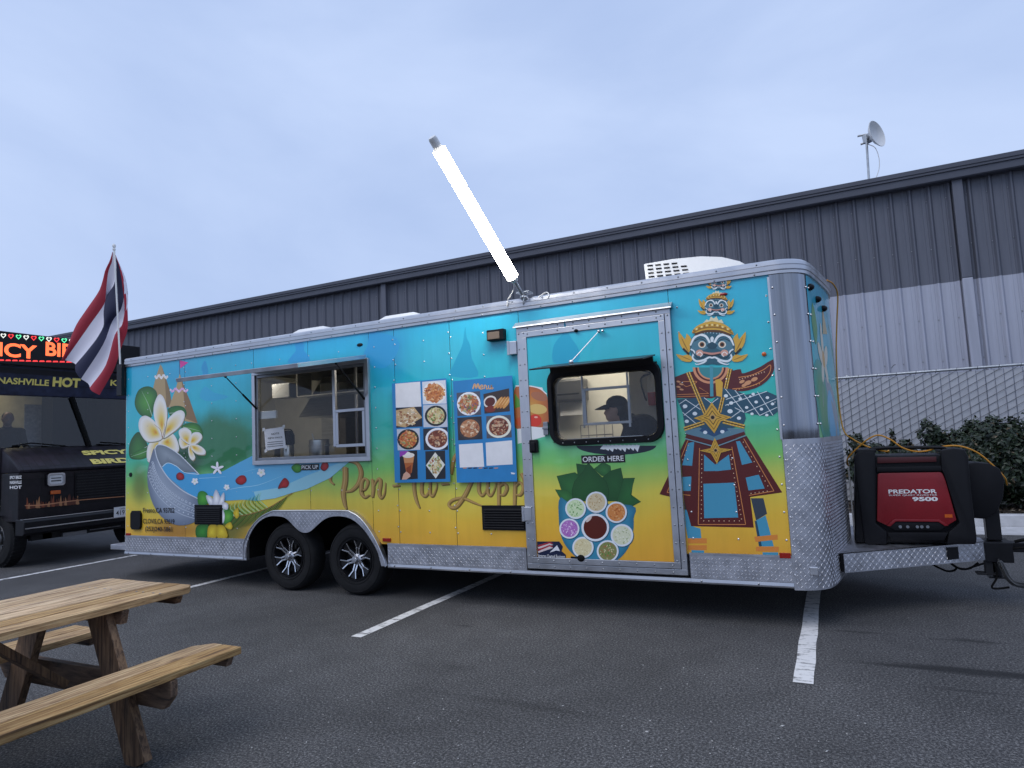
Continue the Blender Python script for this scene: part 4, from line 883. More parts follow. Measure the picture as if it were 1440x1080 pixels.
def rrect(x0, x1, z0, z1, r, n=6):
    out = []
    for cx, cz, a0 in ((x1-r, z1-r, 0), (x0+r, z1-r, pi/2), (x0+r, z0+r, pi), (x1-r, z0+r, 1.5*pi)):
        out += [(cx+r*cos(a0+pi/2*k/n), cz+r*sin(a0+pi/2*k/n)) for k in range(n+1)]
    return out
ro, ri = rrect(OX0, OX1, OZ0, OZ1, 0.13), rrect(OX0+0.055, OX1-0.055, OZ0+0.055, OZ1-0.09, 0.085)
s = MB()
rows = [[(x, -0.031, z) for x, z in ro], [(x, -0.062, z) for x, z in rrect(OX0+.008, OX1-.008, OZ0+.008, OZ1-.008, 0.125)], [(x, -0.064, z) for x, z in rrect(OX0+.045, OX1-.045, OZ0+.045, OZ1-.045, 0.095)], [(x, -0.05, z) for x, z in ri], [(x, 0.05, z) for x, z in ri]]
s.loft(rows, closed=True); ow = s.build('order_window', 'black_plastic', door, smooth=True)
s = MB(); s.poly([(x, -0.02, z) for x, z in ri]); s.build('pane', 'window_glass', ow, fix=False)
s = MB()
for k in range(8): rivet(s, OX0+0.13+k*0.106, -0.0645, OZ0+0.026, 0.006)
s.build('screws', 'alu', ow, fix=False, kind='stuff')
sx0, sx1 = PY(820, 560).x, PY(886, 560).x; sz0, sz1 = PY(850, 597).z, PY(850, 544).z
frame_ring(sx0, sx1, sz0, sz1, 0.022, 0.0, 0.02, 'slider_frame', 'alu_dark', ow)
s = MB(); s.box(sx0-0.012, sx0, 0.001, 0.02, sz0-0.02, OZ1-0.055); s.box(sx1-0.022, sx1-0.004, -0.004, -0.001, sz0-0.03, OZ1-0.055); s.build('slider_track', 'alu_dark', ow)
# black flap over the order window
f0, f1 = Vector((0, -0.064, OZ1+0.012)), Vector((0, -0.47, 2.045)); 
s = MB()
def fl(x, t, n): p = f0+(f1-f0)*t; return Vector((x, p.y, p.z+n))
s.hexa([fl(OX0+.03, 0, 0), fl(OX1-.03, 0, 0), fl(OX1-.03, 1, 0), fl(OX0+.03, 1, 0), fl(OX0+.03, 0, .012), fl(OX1-.03, 0, .012), fl(OX1-.03, 1, .012), fl(OX0+.03, 1, .012)]); wf = s.build('window_flap', 'black_paint', ow, bevel=0.003)
s = MB(); s.hexa([(OX0+.05, -0.064, OZ1-0.055), (OX1-.05, -0.064, OZ1-0.055), (OX1-.05, -0.05, OZ1-0.055), (OX0+.05, -0.05, OZ1-0.055), (OX0+.05, -0.085, OZ1+0.008), (OX1-.05, -0.085, OZ1+0.008), (OX1-.05, -0.06, OZ1+0.008), (OX0+.05, -0.06, OZ1+0.008)]); s.build('flap_hinge', 'black_paint', wf)
p0, p1 = PY(842, 466, -0.05), PY(803, 509, -0.18); s = MB(); s.tube([p0, p0+(p1-p0)*.3, p1], 0.004, 6); s.ball(p0, 0.014); s.ball(p0+Vector((0.035, 0, 0)), 0.012); s.ball(p1, 0.022, 0.012, 0.018); s.build('stay_cable', 'alu', wf, smooth=True)

# ------------------------------------------------------------------ things inside the trailer
def at_in(px, py, y): return PY(px, py, y)
# taped notice
q = [PY(x, y, 0.008) for x, y in ((371, 604), (399, 600), (402, 629), (374, 634))]
s = MB(); nU = 6
s.loft([[q[0]*(1-u/nU)*(1-v/nU)+q[1]*(u/nU)*(1-v/nU)+q[2]*(u/nU)*(v/nU)+q[3]*(1-u/nU)*(v/nU)+Vector((0, 0.0015*sin(u*1.7+v), 0)) for u in range(nU+1)] for v in range(nU+1)])
nt = s.build('notice_paper', 'white_paper', None, fix=False); tag(nt, 'white paper notice taped inside the pick-up window', 'notice')
for k, (t_, yy, ww, hh) in enumerate((('NOTE', 610.5, 11, 3.0), ('NEW PRICE', 616, 20, 2.6))):
    a = PY(387-ww/2, yy+1.5, 0.004); b = PY(387+ww/2, yy-0.2, 0.004); text_mesh(t_, a, b-a, (0, 0, 1), (b-a).length, hh*0.0068, 'lettering', 'black_print', nt, 0.0)
s = MB()
for yy in (622, 625, 628):
    a, b = PY(376, yy+0.6, 0.004), PY(398, yy-1.4, 0.004); s.add([a, b, b+Vector((0, 0, 0.005)), a+Vector((0, 0, 0.005))], [(0, 1, 2, 3)])
s.build('text_lines', 'black_print', nt, fix=False)
s = MB()
for x, y in ((371, 604), (399, 600), (402, 629), (374, 634)):
    p = PY(x, y, 0.006); s.add([p+Vector((-.02, 0, -.02)), p+Vector((.02, 0, -.012)), p+Vector((.018, 0, .022)), p+Vector((-.022, 0, .014))], [(0, 1, 2, 3)])
s.build('tape', 'white_plastic', nt, fix=False)
CT = 1.346
def onc(px, y): p = PY(px, 640, y); return Vector((p.x, y, CT))
b = onc(404, 0.40); t = thing('airpot', 'steel airpot with a black pump lid on the counter by the pick-up window', 'airpot', b)
s = MB(); s.lathe([(0.072, 0), (0.076, 0.01), (0.076, 0.20), (0.07, 0.215)], b, (0, 0, 1), 24); s.build('body', 'stainless', t, smooth=True)
s = MB(); s.lathe([(0.076, 0.215), (0.085, 0.225), (0.085, 0.32), (0.065, 0.375), (0.02, 0.385)], b, (0, 0, 1), 24); s.bar(b+Vector((-.03, -.05, .27)), b+Vector((-.05, -.13, .25)), .035, .04); s.build('pump_lid', 'black_plastic', t, smooth=True)
s = MB(); s.tube(catmull([b+Vector((-.068, 0, .25)), b+Vector((-.075, 0, .38)), b+Vector((.075, 0, .38)), b+Vector((.068, 0, .25))], 5), 0.007, 6); s.build('handle', 'black_plastic', t, smooth=True)
b = onc(449, 0.40); t = thing('stock_pot', 'tall steel stock pot with a ladle on the counter', 'pot', b)
s = MB(); s.lathe([(0.105, 0), (0.11, 0.01), (0.11, 0.25), (0.116, 0.255), (0.108, 0.256), (0.10, 0.02), (0.01, 0.015)], b, (0, 0, 1), 28); s.build('pot_body', 'stainless', t, smooth=True)
s = MB()
for sg in (-1, 1): s.tube(catmull([b+Vector((sg*.11, -.03, .18)), b+Vector((sg*.145, -.02, .19)), b+Vector((sg*.145, .02, .19)), b+Vector((sg*.11, .03, .18))], 4), 0.006, 6)
s.build('pot_handles', 'stainless', t); s = MB(); s.tube([b+Vector((0, 0, .05)), b+Vector((-.12, .02, .33))], 0.006, 6); s.ball(b+Vector((0, 0, .05)), .03); s.build('ladle', 'stainless', t)
b = onc(377, 0.34); t = thing('steel_container', 'low steel food container behind the taped notice', 'container', b)
s = MB(); s.box(b.x-.16, b.x+.10, b.y, b.y+.16, CT, CT+.19); s.build('bin_body', 'stainless', t, bevel=.01); s = MB(); s.box(b.x-.165, b.x+.105, b.y-.005, b.y+.165, CT+.191, CT+.205); s.build('bin_lid', 'stainless', t, bevel=.004)
for k_, (px_, col_, lab_) in enumerate(((372, 'white_plastic', 'white box on the overhead shelf inside the trailer'), (440, 'dark_steel', 'dark box on the overhead shelf inside the trailer'))):
    p = PY(px_+30, 560, 1.02); s = MB(); s.box(p.x-.15, p.x+.15, .93, 1.12, 2.1755, 2.36-.05*k_); o = s.build('storage_box', col_, None, bevel=.01); tag(o, lab_, 'box')
# towel dispenser, papers and extinguisher on the far wall
yb = 2.44; a, c = PY(786, 536, yb), PY(829, 564, yb); t = thing('towel_dispenser', 'dark grey paper towel dispenser on the wall seen through the order window', 'dispenser', ((a.x+c.x)/2, yb, c.z))
s = MB(); s.box(a.x, c.x, yb-0.22, yb, c.z, a.z); s.build('cover', 'dark_steel', t, bevel=.03); s = MB(); s.box(a.x+.05, c.x-.05, yb-.223, yb-.2205, c.z+.08, c.z+.10); s.build('window_slit', 'black_plastic', t)
s = MB(); a2, c2 = PY(792, 565, yb), PY(824, 583, yb); s.box(a2.x, c2.x, yb-.12, yb-.1, c2.z, a2.z); s.build('towel_sheet', 'white_paper', t)
ye = 1.0; p = PY(918, 556, ye); t = thing('fire_extinguisher', 'red and white fire extinguisher hanging inside right of the order window', 'extinguisher', p)
s = MB(); s.lathe([(0.045, -.10), (0.05, -.09), (0.05, .03)], p, (0, 0, 1), 20); s.build('cylinder_base', 'fire_red', t, smooth=True)
s = MB(); s.lathe([(0.05, .031), (0.05, .13), (0.04, .17), (0.018, .19), (0.018, .215)], p, (0, 0, 1), 20); s.build('cylinder_top', 'white_plastic', t, smooth=True)
s = MB(); s.bar(p+Vector((-.01, 0, .225)), p+Vector((-.09, -.02, .25)), .02, .012); s.bar(p+Vector((-.01, 0, .215)), p+Vector((-.08, -.02, .20)), .02, .01); s.tube(catmull([p+Vector((0, -.01, .215)), p+Vector((-.10, -.02, .17)), p+Vector((-.085, -.02, .03)), p+Vector((-.06, -.02, -.05))], 5), .009, 6); s.build('hose_and_lever', 'black_plastic', t)
s = MB(); s.box(p.x-.02, p.x+.03, p.y+.05, p.y+.08, p.z-.12, p.z+.2); s.box(p.x-.25, p.x+.6, p.y+.08, p.y+.10, .53, 2.59); s.build('mount_partition', 'liner', TR)
# counter clutter below order window
b = PY(840, 585, 0.75); t = thing('wire_rack', 'small wire rack on the counter behind the order window', 'rack', (b.x, .75, 1.42))
s = MB()
for i in range(5): s.tube([(b.x-.16+i*.08, .70, 1.452), (b.x-.16+i*.08, .70, 1.60), (b.x-.16+i*.08, .84, 1.60)], .004, 5)
for z in (1.50, 1.60): s.tube([(b.x-.16, .70, z), (b.x+.16, .70, z)], .004, 5)
s.build('wires', 'alu_dark', t); s = MB(); s.box(b.x-.17, b.x+.17, .68, .86, 1.44, 1.452); s.build('base_tray', 'stainless', t)
s = MB(); s.box(5.66, 5.98, .30, .95, 1.405, 1.44); s.box(5.68, 5.96, .32, .93, .53, 1.405); s.build('order_counter', 'stainless', TR, bevel=.006)
s = MB(); s.box(5.80, 6.02, .18, .19, 1.44, 1.455); s.box(5.72, 6.62, .075, .12, 1.455, 1.475); s.build('window_ledge', 'stainless', TR)

# ------------------------------------------------------------------ people
def remeshed(mb, voxel, name, mt, parent, smooth_it=4):
    me = mb.mesh(name); o = bpy.data.objects.new(name, me); COL.objects.link(o)
    r = o.modifiers.new('r', 'REMESH'); r.mode = 'VOXEL'; r.voxel_size = voxel
    sm = o.modifiers.new('s', 'SMOOTH'); sm.iterations = smooth_it; sm.factor = 0.5
    dg = bpy.context.evaluated_depsgraph_get(); m2 = bpy.data.meshes.new_from_object(o.evaluated_get(dg)); bpy.data.objects.remove(o)
    m2.polygons.foreach_set('use_smooth', [True]*len(m2.polygons)); m2.materials.clear()
    for k in (mt if isinstance(mt, list) else [mt]): m2.materials.append(M[k])
    o = bpy.data.objects.new(name, m2); return put(o, parent)
def cap(mb, a, b, r0, r1): mb.tube([a, b], [r0, r1], 12); mb.ball(a, r0, n=12, m=8); mb.ball(b, r1, n=12, m=8)
def person(head, floor_z, side_lean, turn, label, name='person', hold=None, hunch=0.0):
    H = Vector(head); fwd = Vector((cos(turn), sin(turn), 0)); lf = Vector((-fwd.y, fwd.x, 0)); Z = Vector((0, 0, 1))
    t = thing(name, label, 'person', (H.x, H.y, floor_z))
    neck = H-fwd*(0.05+.07*hunch)-Z*(0.15-.06*hunch); chest = neck-fwd*side_lean*0.4-Z*0.22; hip = neck-fwd*side_lean-Z*0.55
    mb = MB()
    mb.ball(H, 0.085, 0.075, 0.115, 14, 10, rot=Matrix.Rotation(turn, 3, 'Z') @ Matrix.Rotation(0.35, 3, 'Y')); mb.ball(H+fwd*0.045-Z*0.055, 0.05, 0.05, 0.055)
    mb.ball(H+fwd*0.095-Z*0.02, 0.018, 0.014, 0.022)
    for sg in (-1, 1): mb.ball(H+lf*0.078*sg-fwd*0.005, 0.016, 0.012, 0.03)
    cap(mb, H-Z*0.06-fwd*0.02, neck, 0.052, 0.062)
    if hunch: mb.ball(neck-fwd*.10-Z*.08, .15, .20, .13, 14, 8, rot=Matrix.Rotation(turn, 3, 'Z')); mb.ball(neck-fwd*.03-Z*.03, .095, .12, .075, 14, 8, rot=Matrix.Rotation(turn, 3, 'Z'))
    mb.ball(chest, 0.14, 0.19, 0.24, 16, 10, rot=Matrix.Rotation(turn, 3, 'Z')); cap(mb, chest, hip, 0.15, 0.16)
    for sg in (-1, 1):
        sh = neck+lf*0.185*sg-Z*0.06; el = sh-Z*0.24+fwd*0.10+lf*0.05*sg; ha = (hold if hold and sg == 1 else el+fwd*0.24-Z*0.03)
        cap(mb, neck-Z*0.05, sh, 0.07, 0.065); cap(mb, sh, el, 0.055, 0.043); ha = Vector(ha); cap(mb, el, ha, 0.042, 0.028)
        hd = (ha-el).normalized(); pl_ = ha+hd*0.05; mb.ball(pl_, 0.042, 0.036, 0.022)
        for k, L in enumerate((0.065, 0.075, 0.07, 0.055)): cap(mb, pl_+lf*(k-1.5)*0.018+hd*0.02, pl_+lf*(k-1.5)*0.02+hd*(0.02+L)-Z*0.02, 0.009, 0.008)
        cap(mb, pl_-lf*0.03*sg, pl_-lf*0.05*sg+hd*0.045, 0.011, 0.009)
        hp = hip+lf*0.10*sg; kn = Vector((hp.x, hp.y, (hp.z+floor_z)/2+0.03))+fwd*0.03; an = Vector((hp.x, hp.y, floor_z+0.08))
        cap(mb, hp, kn, 0.085, 0.06); cap(mb, kn, an, 0.058, 0.04); mb.ball(an+fwd*0.07-Z*0.045, 0.13, 0.05, 0.035, rot=Matrix.Rotation(turn, 3, 'Z'))
    body = remeshed(mb, 0.011, 'body', ['skin', 'black_cloth'], t)
    for p in body.data.polygons:
        c = p.center; hd_ = (c-H).length < 0.135 and (c-H).dot(fwd) > -.03 and c.z > neck.z-0.03
        if not hd_ and not (c.z < neck.z-0.20 and any((c-h).length < 0.13 for h in [])): p.material_index = 1
    hb = MB(); hb.ball(H-fwd*0.025+Z*0.015, 0.092, 0.084, 0.108, 16, 10, rot=Matrix.Rotation(turn, 3, 'Z')); hb.ball(H-fwd*0.09-Z*0.04, 0.05, 0.06, 0.07)
    remeshed(hb, 0.012, 'hair', 'hair', t)
    return t, H, fwd, lf
hp = PY(866, 577, 0.34)
t, H, fwd, lf = person(hp, 0.53, 0.26, radians(195), 'person in a black cap and black jacket bending over behind the order window', hunch=1.0)
s = MB(); Z = Vector((0, 0, 1)); rot = Matrix.Rotation(radians(195), 3, 'Z')
s.ball(H-fwd*0.012+Z*0.06, 0.098, 0.092, 0.075, 18, 8, rot=rot)
o1 = []; 
for k in range(13):
    a = -1.2+2.4*k/12; d_ = fwd*cos(a)*0.105+lf*sin(a)*0.092; e_ = fwd*(cos(a)*0.105+0.085*cos(a*1.1))+lf*sin(a)*0.085; o1.append((H+d_+Z*0.045, H+e_+Z*0.012))
s.loft([[p[0] for p in o1], [p[1] for p in o1]]); s.loft([[p[0]+Z*.008 for p in o1], [p[1]+Z*.006 for p in o1]]); s.build('cap', 'black_cloth', t, smooth=True)
# ------------------------------------------------------------------ printed mural on the side wall
C3, C4, C5 = Crop(170, 480, 5.142857), Crop(170, 600, 5.142857), Crop(340, 480, 5.142857)
C7, C8 = Crop(540, 500, 6.0), Crop(460, 620, 4.5)
D1, D2 = Crop(700, 420, 4.8), Crop(700, 600, 4.8)
Y1, Y2, Y3 = Crop(910, 370, 6.0), Crop(910, 530, 6.0), Crop(910, 660, 4.8)
ZC, K5 = Crop(170, 380, 3.42857), Crop(500, 380, 7.2)
def wallmap(px, py, h): return PY(px, py, -h)
def doormap(px, py, h): return PY(px, py, -0.030-h)
def one(c, x, y): return c([(x, y)])[0]
# pale spires on the sky
pr = Print(wallmap, 0.0008)
def spire(c, pts, col, host=None, mp=None):
    q = Print(mp or wallmap, 0.0008); q.poly(c(pts), col, 3); q.build('printed_spire', host or side)
spire(K5, [(1110, 570), (1085, 740), (1040, 850), (990, 960), (960, 1070), (1240, 1075), (1180, 900), (1160, 760), (1125, 680)], hx('25a4c6'))
spire(ZC, [(860, 335), (838, 362), (845, 385), (822, 415), (808, 447), (908, 440), (900, 408), (882, 385), (884, 360)], hx('36a2d2'))
spire(ZC, [(405, 435), (388, 470), (395, 500), (382, 520), (398, 528), (420, 505), (418, 470)], hx('34a0d0'))
spire(ZC, [(1205, 300), (1190, 360), (1170, 420), (1230, 470), (1290, 460), (1340, 380), (1330, 330), (1290, 310)], hx('30a0d4'))
spire(ZC, [(405, 560), (380, 610), (430, 632), (520, 610), (450, 590)], hx('3cb2d6'))
# pagodas
pr = Print(wallmap, 0.0016)
pr.poly(C3([(285, 165), (252, 260), (232, 345), (262, 400), (310, 480), (372, 470), (352, 350), (322, 255), (300, 190)]), hx('b59a6c')); pr.poly(C3([(292, 170), (318, 265), (330, 480), (372, 470), (352, 350), (322, 255)]), hx('8d734c'))
pr.poly(C3([(425, 235), (398, 340), (345, 480), (360, 560), (555, 592), (500, 430), (458, 330)]), hx('bfa271')); pr.poly(C3([(428, 240), (450, 350), (470, 560), (555, 592), (500, 430), (458, 330)]), hx('8f6f48'))
rnd = random.Random(8)
for x0, x1, y, c in ((250, 335, 255, 'e9e3dc'), (360, 480, 352, 'e8a6d8')):
    for k in range(13): pr.ell(*one(C3, x0+(x1-x0)*k/12, y+10*sin(k*1.3)), 1.5, 1.9, mixc(hx(c), hx('ffffff'), rnd.random()*.6), n=8)
pr.stroke(C3([(424, 140), (424, 238)]), 0.7, hx('54406a'), 0); pr.poly(C3([(426, 138), (488, 152), (430, 196)]), hx('e0409c'))
pr.build('printed_pagoda', side)
# leaves
pr = Print(wallmap, 0.0030)
def leaf(c, pts, tip, base, c1, c2):
    pts = c(pts); cx = sum(p[0] for p in pts)/len(pts); cy = sum(p[1] for p in pts)/len(pts)
    pr.grad(pts, (cx, cy), [(0, c1), (0.5, mixc(c1, c2, .4)), (1, c2)], 4); pr.stroke(c([base, ((base[0]+tip[0])/2+8, (base[1]+tip[1])/2), tip]), [1.0, .7, .25], mixc(c1, hx('ffffff'), .35))
leaf(C3, [(100, 430), (130, 350), (200, 325), (255, 360), (262, 420), (240, 480), (215, 555), (150, 540), (110, 490)], (150, 360), (225, 540), hx('58a038'), hx('1d5a20'))
leaf(C3, [(340, 490), (395, 466), (455, 478), (475, 530), (430, 590), (370, 560)], (460, 510), (350, 520), hx('3f8a34'), hx('205c24'))
leaf(C3, [(440, 610), (510, 588), (565, 605), (592, 660), (575, 700), (500, 690), (450, 650)], (575, 650), (450, 620), hx('55a034'), hx('246424'))
leaf(C3, [(58, 770), (80, 700), (130, 655), (185, 730), (200, 800), (170, 845), (110, 855), (65, 840)], (70, 820), (190, 760), hx('3f8034'), hx('244e1e'))
leaf(C3, [(70, 830), (120, 790), (195, 770), (200, 830), (130, 856)], (72, 834), (195, 790), hx('4f9638'), hx('2a6424'))
pr.build('printed_leaf', side)
# frangipani flowers
W_, Y_, O_ = hx('f4f1ea'), hx('ecca4c'), hx('e08a2a')
def petals(c, ctr, lst):
    for pts in lst:
        tip = max(pts, key=lambda p: (p[0]-ctr[0])**2+(p[1]-ctr[1])**2); mx, my = ctr[0]*.72+tip[0]*.28, ctr[1]*.72+tip[1]*.28
        pr.poly(c([(x+4, y+7) for x, y in pts]), hx('8f8a6a'), 4)
        pr.grad(c(pts), one(c, mx, my), [(0, O_), (0.22, Y_), (0.62, mixc(Y_, W_, .65)), (0.85, W_), (1, hx('e2dfdc'))], 5)
pr = Print(wallmap, 0.0062)
petals(C3, (300, 700), [[(300, 705), (215, 728), (188, 790), (195, 870), (250, 860), (300, 790)], [(300, 700), (365, 665), (405, 710), (418, 790), (350, 830), (290, 790), (270, 740)],
    [(300, 700), (262, 600), (190, 540), (140, 555), (128, 620), (155, 690), (205, 728)], [(300, 700), (325, 590), (380, 520), (435, 498), (462, 530), (440, 600), (375, 660)], [(300, 700), (248, 580), (236, 480), (262, 400), (288, 384), (318, 425), (335, 520), (322, 630)]])
pr.stroke(C3([(300, 700), (285, 640), (240, 600)]), [.9, .6, .3], hx('a06a20')); pr.stroke(C3([(300, 700), (318, 630), (312, 590)]), [.9, .6, .3], hx('a06a20'))
pr.build('printed_flower', side, label='large white and yellow frangipani')
pr = Print(wallmap, 0.0062)
petals(C3, (497, 745), [[(497, 745), (440, 775), (418, 720), (440, 690)], [(497, 745), (432, 700), (420, 645), (462, 624), (507, 650), (508, 700)], [(497, 745), (515, 668), (565, 658), (588, 695), (545, 742)], [(497, 745), (560, 750), (608, 785), (605, 818), (550, 815), (510, 780)], [(497, 745), (510, 780), (537, 835), (520, 862), (495, 835), (487, 780)]])
pr.build('printed_flower', side, label='small white and yellow frangipani')
# river and bowl
pr = Print(wallmap, 0.0120)
LB, DB = hx('7cc6e6'), hx('3a9fd8')
riv = C4([(300, 290), (340, 262), (400, 285), (460, 330), (560, 345), (650, 338), (740, 322), (850, 262), (962, 205), (968, 268)])+[(450, 647), (492, 641), (508, 640)]+C6([(780, 45), (700, 110), (640, 165), (540, 210), (470, 245), (380, 268), (240, 312), (110, 330)])+C4([(880, 528), (760, 535), (650, 500), (560, 520), (470, 470), (390, 405), (330, 350)])
pr.poly(riv, lambda x, y: mixc(DB, LB, max(0, min(1, (x-250)/230))))
pr.poly(C4([(960, 470), (1150, 440), (1330, 360)])+[(500, 642)]+C6([(780, 45), (640, 165), (470, 245), (380, 268), (240, 312), (110, 330)]), hx('9bd3e2'), 0)
pr.stroke(C4([(330, 300), (420, 350), (520, 372), (640, 370), (760, 360)]), [.3, .8, .8, .6, .2], hx('9fd6f0')); pr.stroke(C4([(700, 470), (860, 440), (1000, 420), (1180, 350)]), [.2, .7, .7, .2], hx('a9dcf0')); pr.stroke(C4([(880, 330), (1010, 300), (1160, 300)]), [.2, .6, .2], hx('8fd0ee'))
pr.build('printed_river', side)
pr = Print(wallmap, 0.0132)
pr.grad(C4([(245, 155), (215, 230), (192, 330), (197, 440), (232, 560), (292, 650), (380, 705), (460, 712), (530, 690), (556, 650), (556, 500), (470, 440), (380, 350), (300, 250)]), one(C4, 330, 480), [(0, hx('a6b1c0')), (0.6, hx('929eb0')), (1, hx('6c788c'))], 4)
pr.grad(C4([(245, 160), (268, 130), (330, 142), (420, 200), (500, 275), (565, 345), (500, 335), (430, 312), (385, 278), (340, 258), (300, 285), (265, 230)]), one(C4, 330, 200), [(0, hx('98a2ac')), (1, hx('727d88'))], 4)
pr.poly(C4([(300, 290), (340, 262), (400, 285), (460, 330), (560, 345), (556, 505), (470, 470), (390, 405), (330, 350)]), hx('4aa6da'), 3)
pr.stroke(C4([(245, 160), (268, 131), (330, 142), (420, 200), (500, 278), (566, 346)]), 1.3, hx('d9dfe6')); pr.stroke(C4([(245, 160), (262, 230), (300, 310), (360, 390), (450, 465), (556, 520)]), 1.4, hx('cdd5de')); pr.stroke(C4([(300, 290), (340, 262), (400, 285), (460, 330), (560, 345)]), .9, hx('d7ecf6'))
def arc(off): return [(238+off*-.28, 240+off*.72), (262+off*-.2, 320+off*.8), (320+off*-.1, 410+off*.86), (420, 490+off*.9), (556, 560+off*.75)]
for off in (55, 105, 150): pr.stroke(C4(arc(off)), .7, hx('c3ccd8'))
P_ = catmull([(x, y, 0) for x, y in arc(28)], 5)
for i, p in enumerate(P_):
    x, y = one(C4, p.x, p.y); pr.ell(x, y, 2.0, 1.5, hx('c9d2de'), .8, 8); pr.ell(x, y, 1.0, .7, hx('6f7d92'), .8, 8)
P_ = catmull([(x, y, 0) for x, y in arc(80)], 4)
for i, p in enumerate(P_):
    x, y = one(C4, p.x, p.y); pr.stroke([(x-2.2, y+1), (x-.8, y-1.8), (x+1, y+1.4), (x+2.4, y-1)], .7, hx('c3ccd8'), 3)
P_ = catmull([(x, y, 0) for x, y in arc(128)], 4)
for i, p in enumerate(P_): pr.ell(*one(C4, p.x, p.y), .9, .9, hx('d6dde6'), n=8)
pr.build('printed_bowl', side)
# things floating in the river
pr = Print(wallmap, 0.0250)
def rose(c, pts, b=.025):
    pr = Print(wallmap, b); pr.poly(c([(x-4, y+3) for x, y in pts]), hx('4a1016'), 4); pr.grad(c(pts), one(c, sum(p[0] for p in pts)/len(pts), sum(p[1] for p in pts)/len(pts)), [(0, hx('c03030')), (1, hx('8c1a1e'))], 4); pr.build('printed_petal', side)
rose(C4, [(405, 345), (425, 330), (452, 345), (455, 375), (430, 384), (408, 375)]); rose(C4, [(832, 385), (860, 355), (895, 355), (908, 390), (880, 416), (845, 410)]); rose(C4, [(1140, 445), (1155, 405), (1185, 370), (1215, 400), (1205, 435), (1170, 440)])
def bud(x, y, r):
    pr = Print(wallmap, .025)
    for k in range(5): a = k*1.256+.4; pr.ell(x+r*.55*cos(a), y+r*.55*sin(a), r*.55, r*.42, hx('f0f2f4'), a, 10)
    pr.ell(x, y, r*.3, r*.3, hx('dfe4c0'), n=8); pr.build('printed_blossom', side)
for x, y, r in ((535, 395, 4.6), (765, 438, 4.0), (1015, 332, 5.6)): bud(*one(C4, x, y), r)
for (x, y, R) in ((697, 302, 9.0),):
    X, Y = one(C4, x, y); pr = Print(wallmap, .025)
    for k in range(5): a = -pi/2+k*2*pi/5; pr.ell(X+R*.55*cos(a), Y+R*.55*sin(a), R*.52, R*.2, hx('f2f0f6'), a, 12)
    pr.ell(X, Y, 1.2, 1.2, hx('d8d2e6'), n=8); pr.build('printed_blossom', side)
# palm frond and lotus
pr = Print(wallmap, 0.0260)
sp = catmull([(x, y, 0) for x, y in C4([(1240, 480), (1080, 580), (960, 625), (840, 648), (745, 650)])], 8)
for i, p in enumerate(sp[2:]):
    t = i/len(sp); L = 20*(1-.45*t)+4
    g1 = [hx('3c9a4a'), hx('8ccf8e'), hx('2f7c3a'), hx('a9d8a4')][i % 4]
    if p.x < 380: pr.stroke([(p.x, p.y), (p.x-8-L*.2, p.y-L*.55), (p.x-10, p.y-L)], [1.3, 1.1, .2], g1)
    pr.stroke([(p.x, p.y), (p.x-9, p.y+L*.55), (p.x-20, p.y+L*1.05)], [1.4, 1.1, .2], [hx('4a7a30'), hx('6f7434'), hx('34602a')][i % 3])
pr.stroke([(p.x, p.y) for p in sp], 1.1, hx('9a6a38'), 0)
pr.build('printed_palm_frond', side)
pr = Print(wallmap, 0.0300)
pr.grad(C4([(555, 490), (580, 465), (620, 480), (640, 540), (600, 570), (560, 560)]), one(C4, 595, 520), [(0, hx('58ae3c')), (1, hx('2f7a2a'))]); pr.grad(C4([(735, 620), (790, 600), (812, 650), (780, 700), (735, 690)]), one(C4, 775, 650), [(0, hx('6cb844')), (1, hx('2f7a2a'))]); pr.grad(C4([(548, 720), (630, 705), (620, 800), (548, 800)]), one(C4, 590, 760), [(0, hx('3f9438')), (1, hx('246024'))])
for pts in ([(615, 500), (650, 505), (680, 560), (640, 565)], [(690, 455), (720, 520), (705, 575), (665, 570), (668, 500)], [(745, 475), (750, 530), (735, 570), (700, 570), (720, 510)], [(735, 545), (775, 560), (770, 600), (735, 590)], [(735, 600), (752, 640), (745, 690), (733, 690)]):
    pr.grad(C4(pts), one(C4, sum(p[0] for p in pts)/len(pts), sum(p[1] for p in pts)/len(pts)), [(0, hx('ffffff')), (1, hx('b9bcc8'))])
for pts in ([(625, 790), (635, 720), (690, 708), (690, 800), (640, 802)], [(695, 800), (700, 712), (750, 725), (770, 800)], [(750, 720), (790, 690), (808, 725), (790, 745)], [(812, 620), (845, 588), (855, 640), (835, 665)]):
    pr.grad(C4(pts), one(C4, sum(p[0] for p in pts)/len(pts), sum(p[1] for p in pts)/len(pts)), [(0, hx('e6cf3a')), (1, hx('b89a20'))])
pr.build('printed_lotus', side)
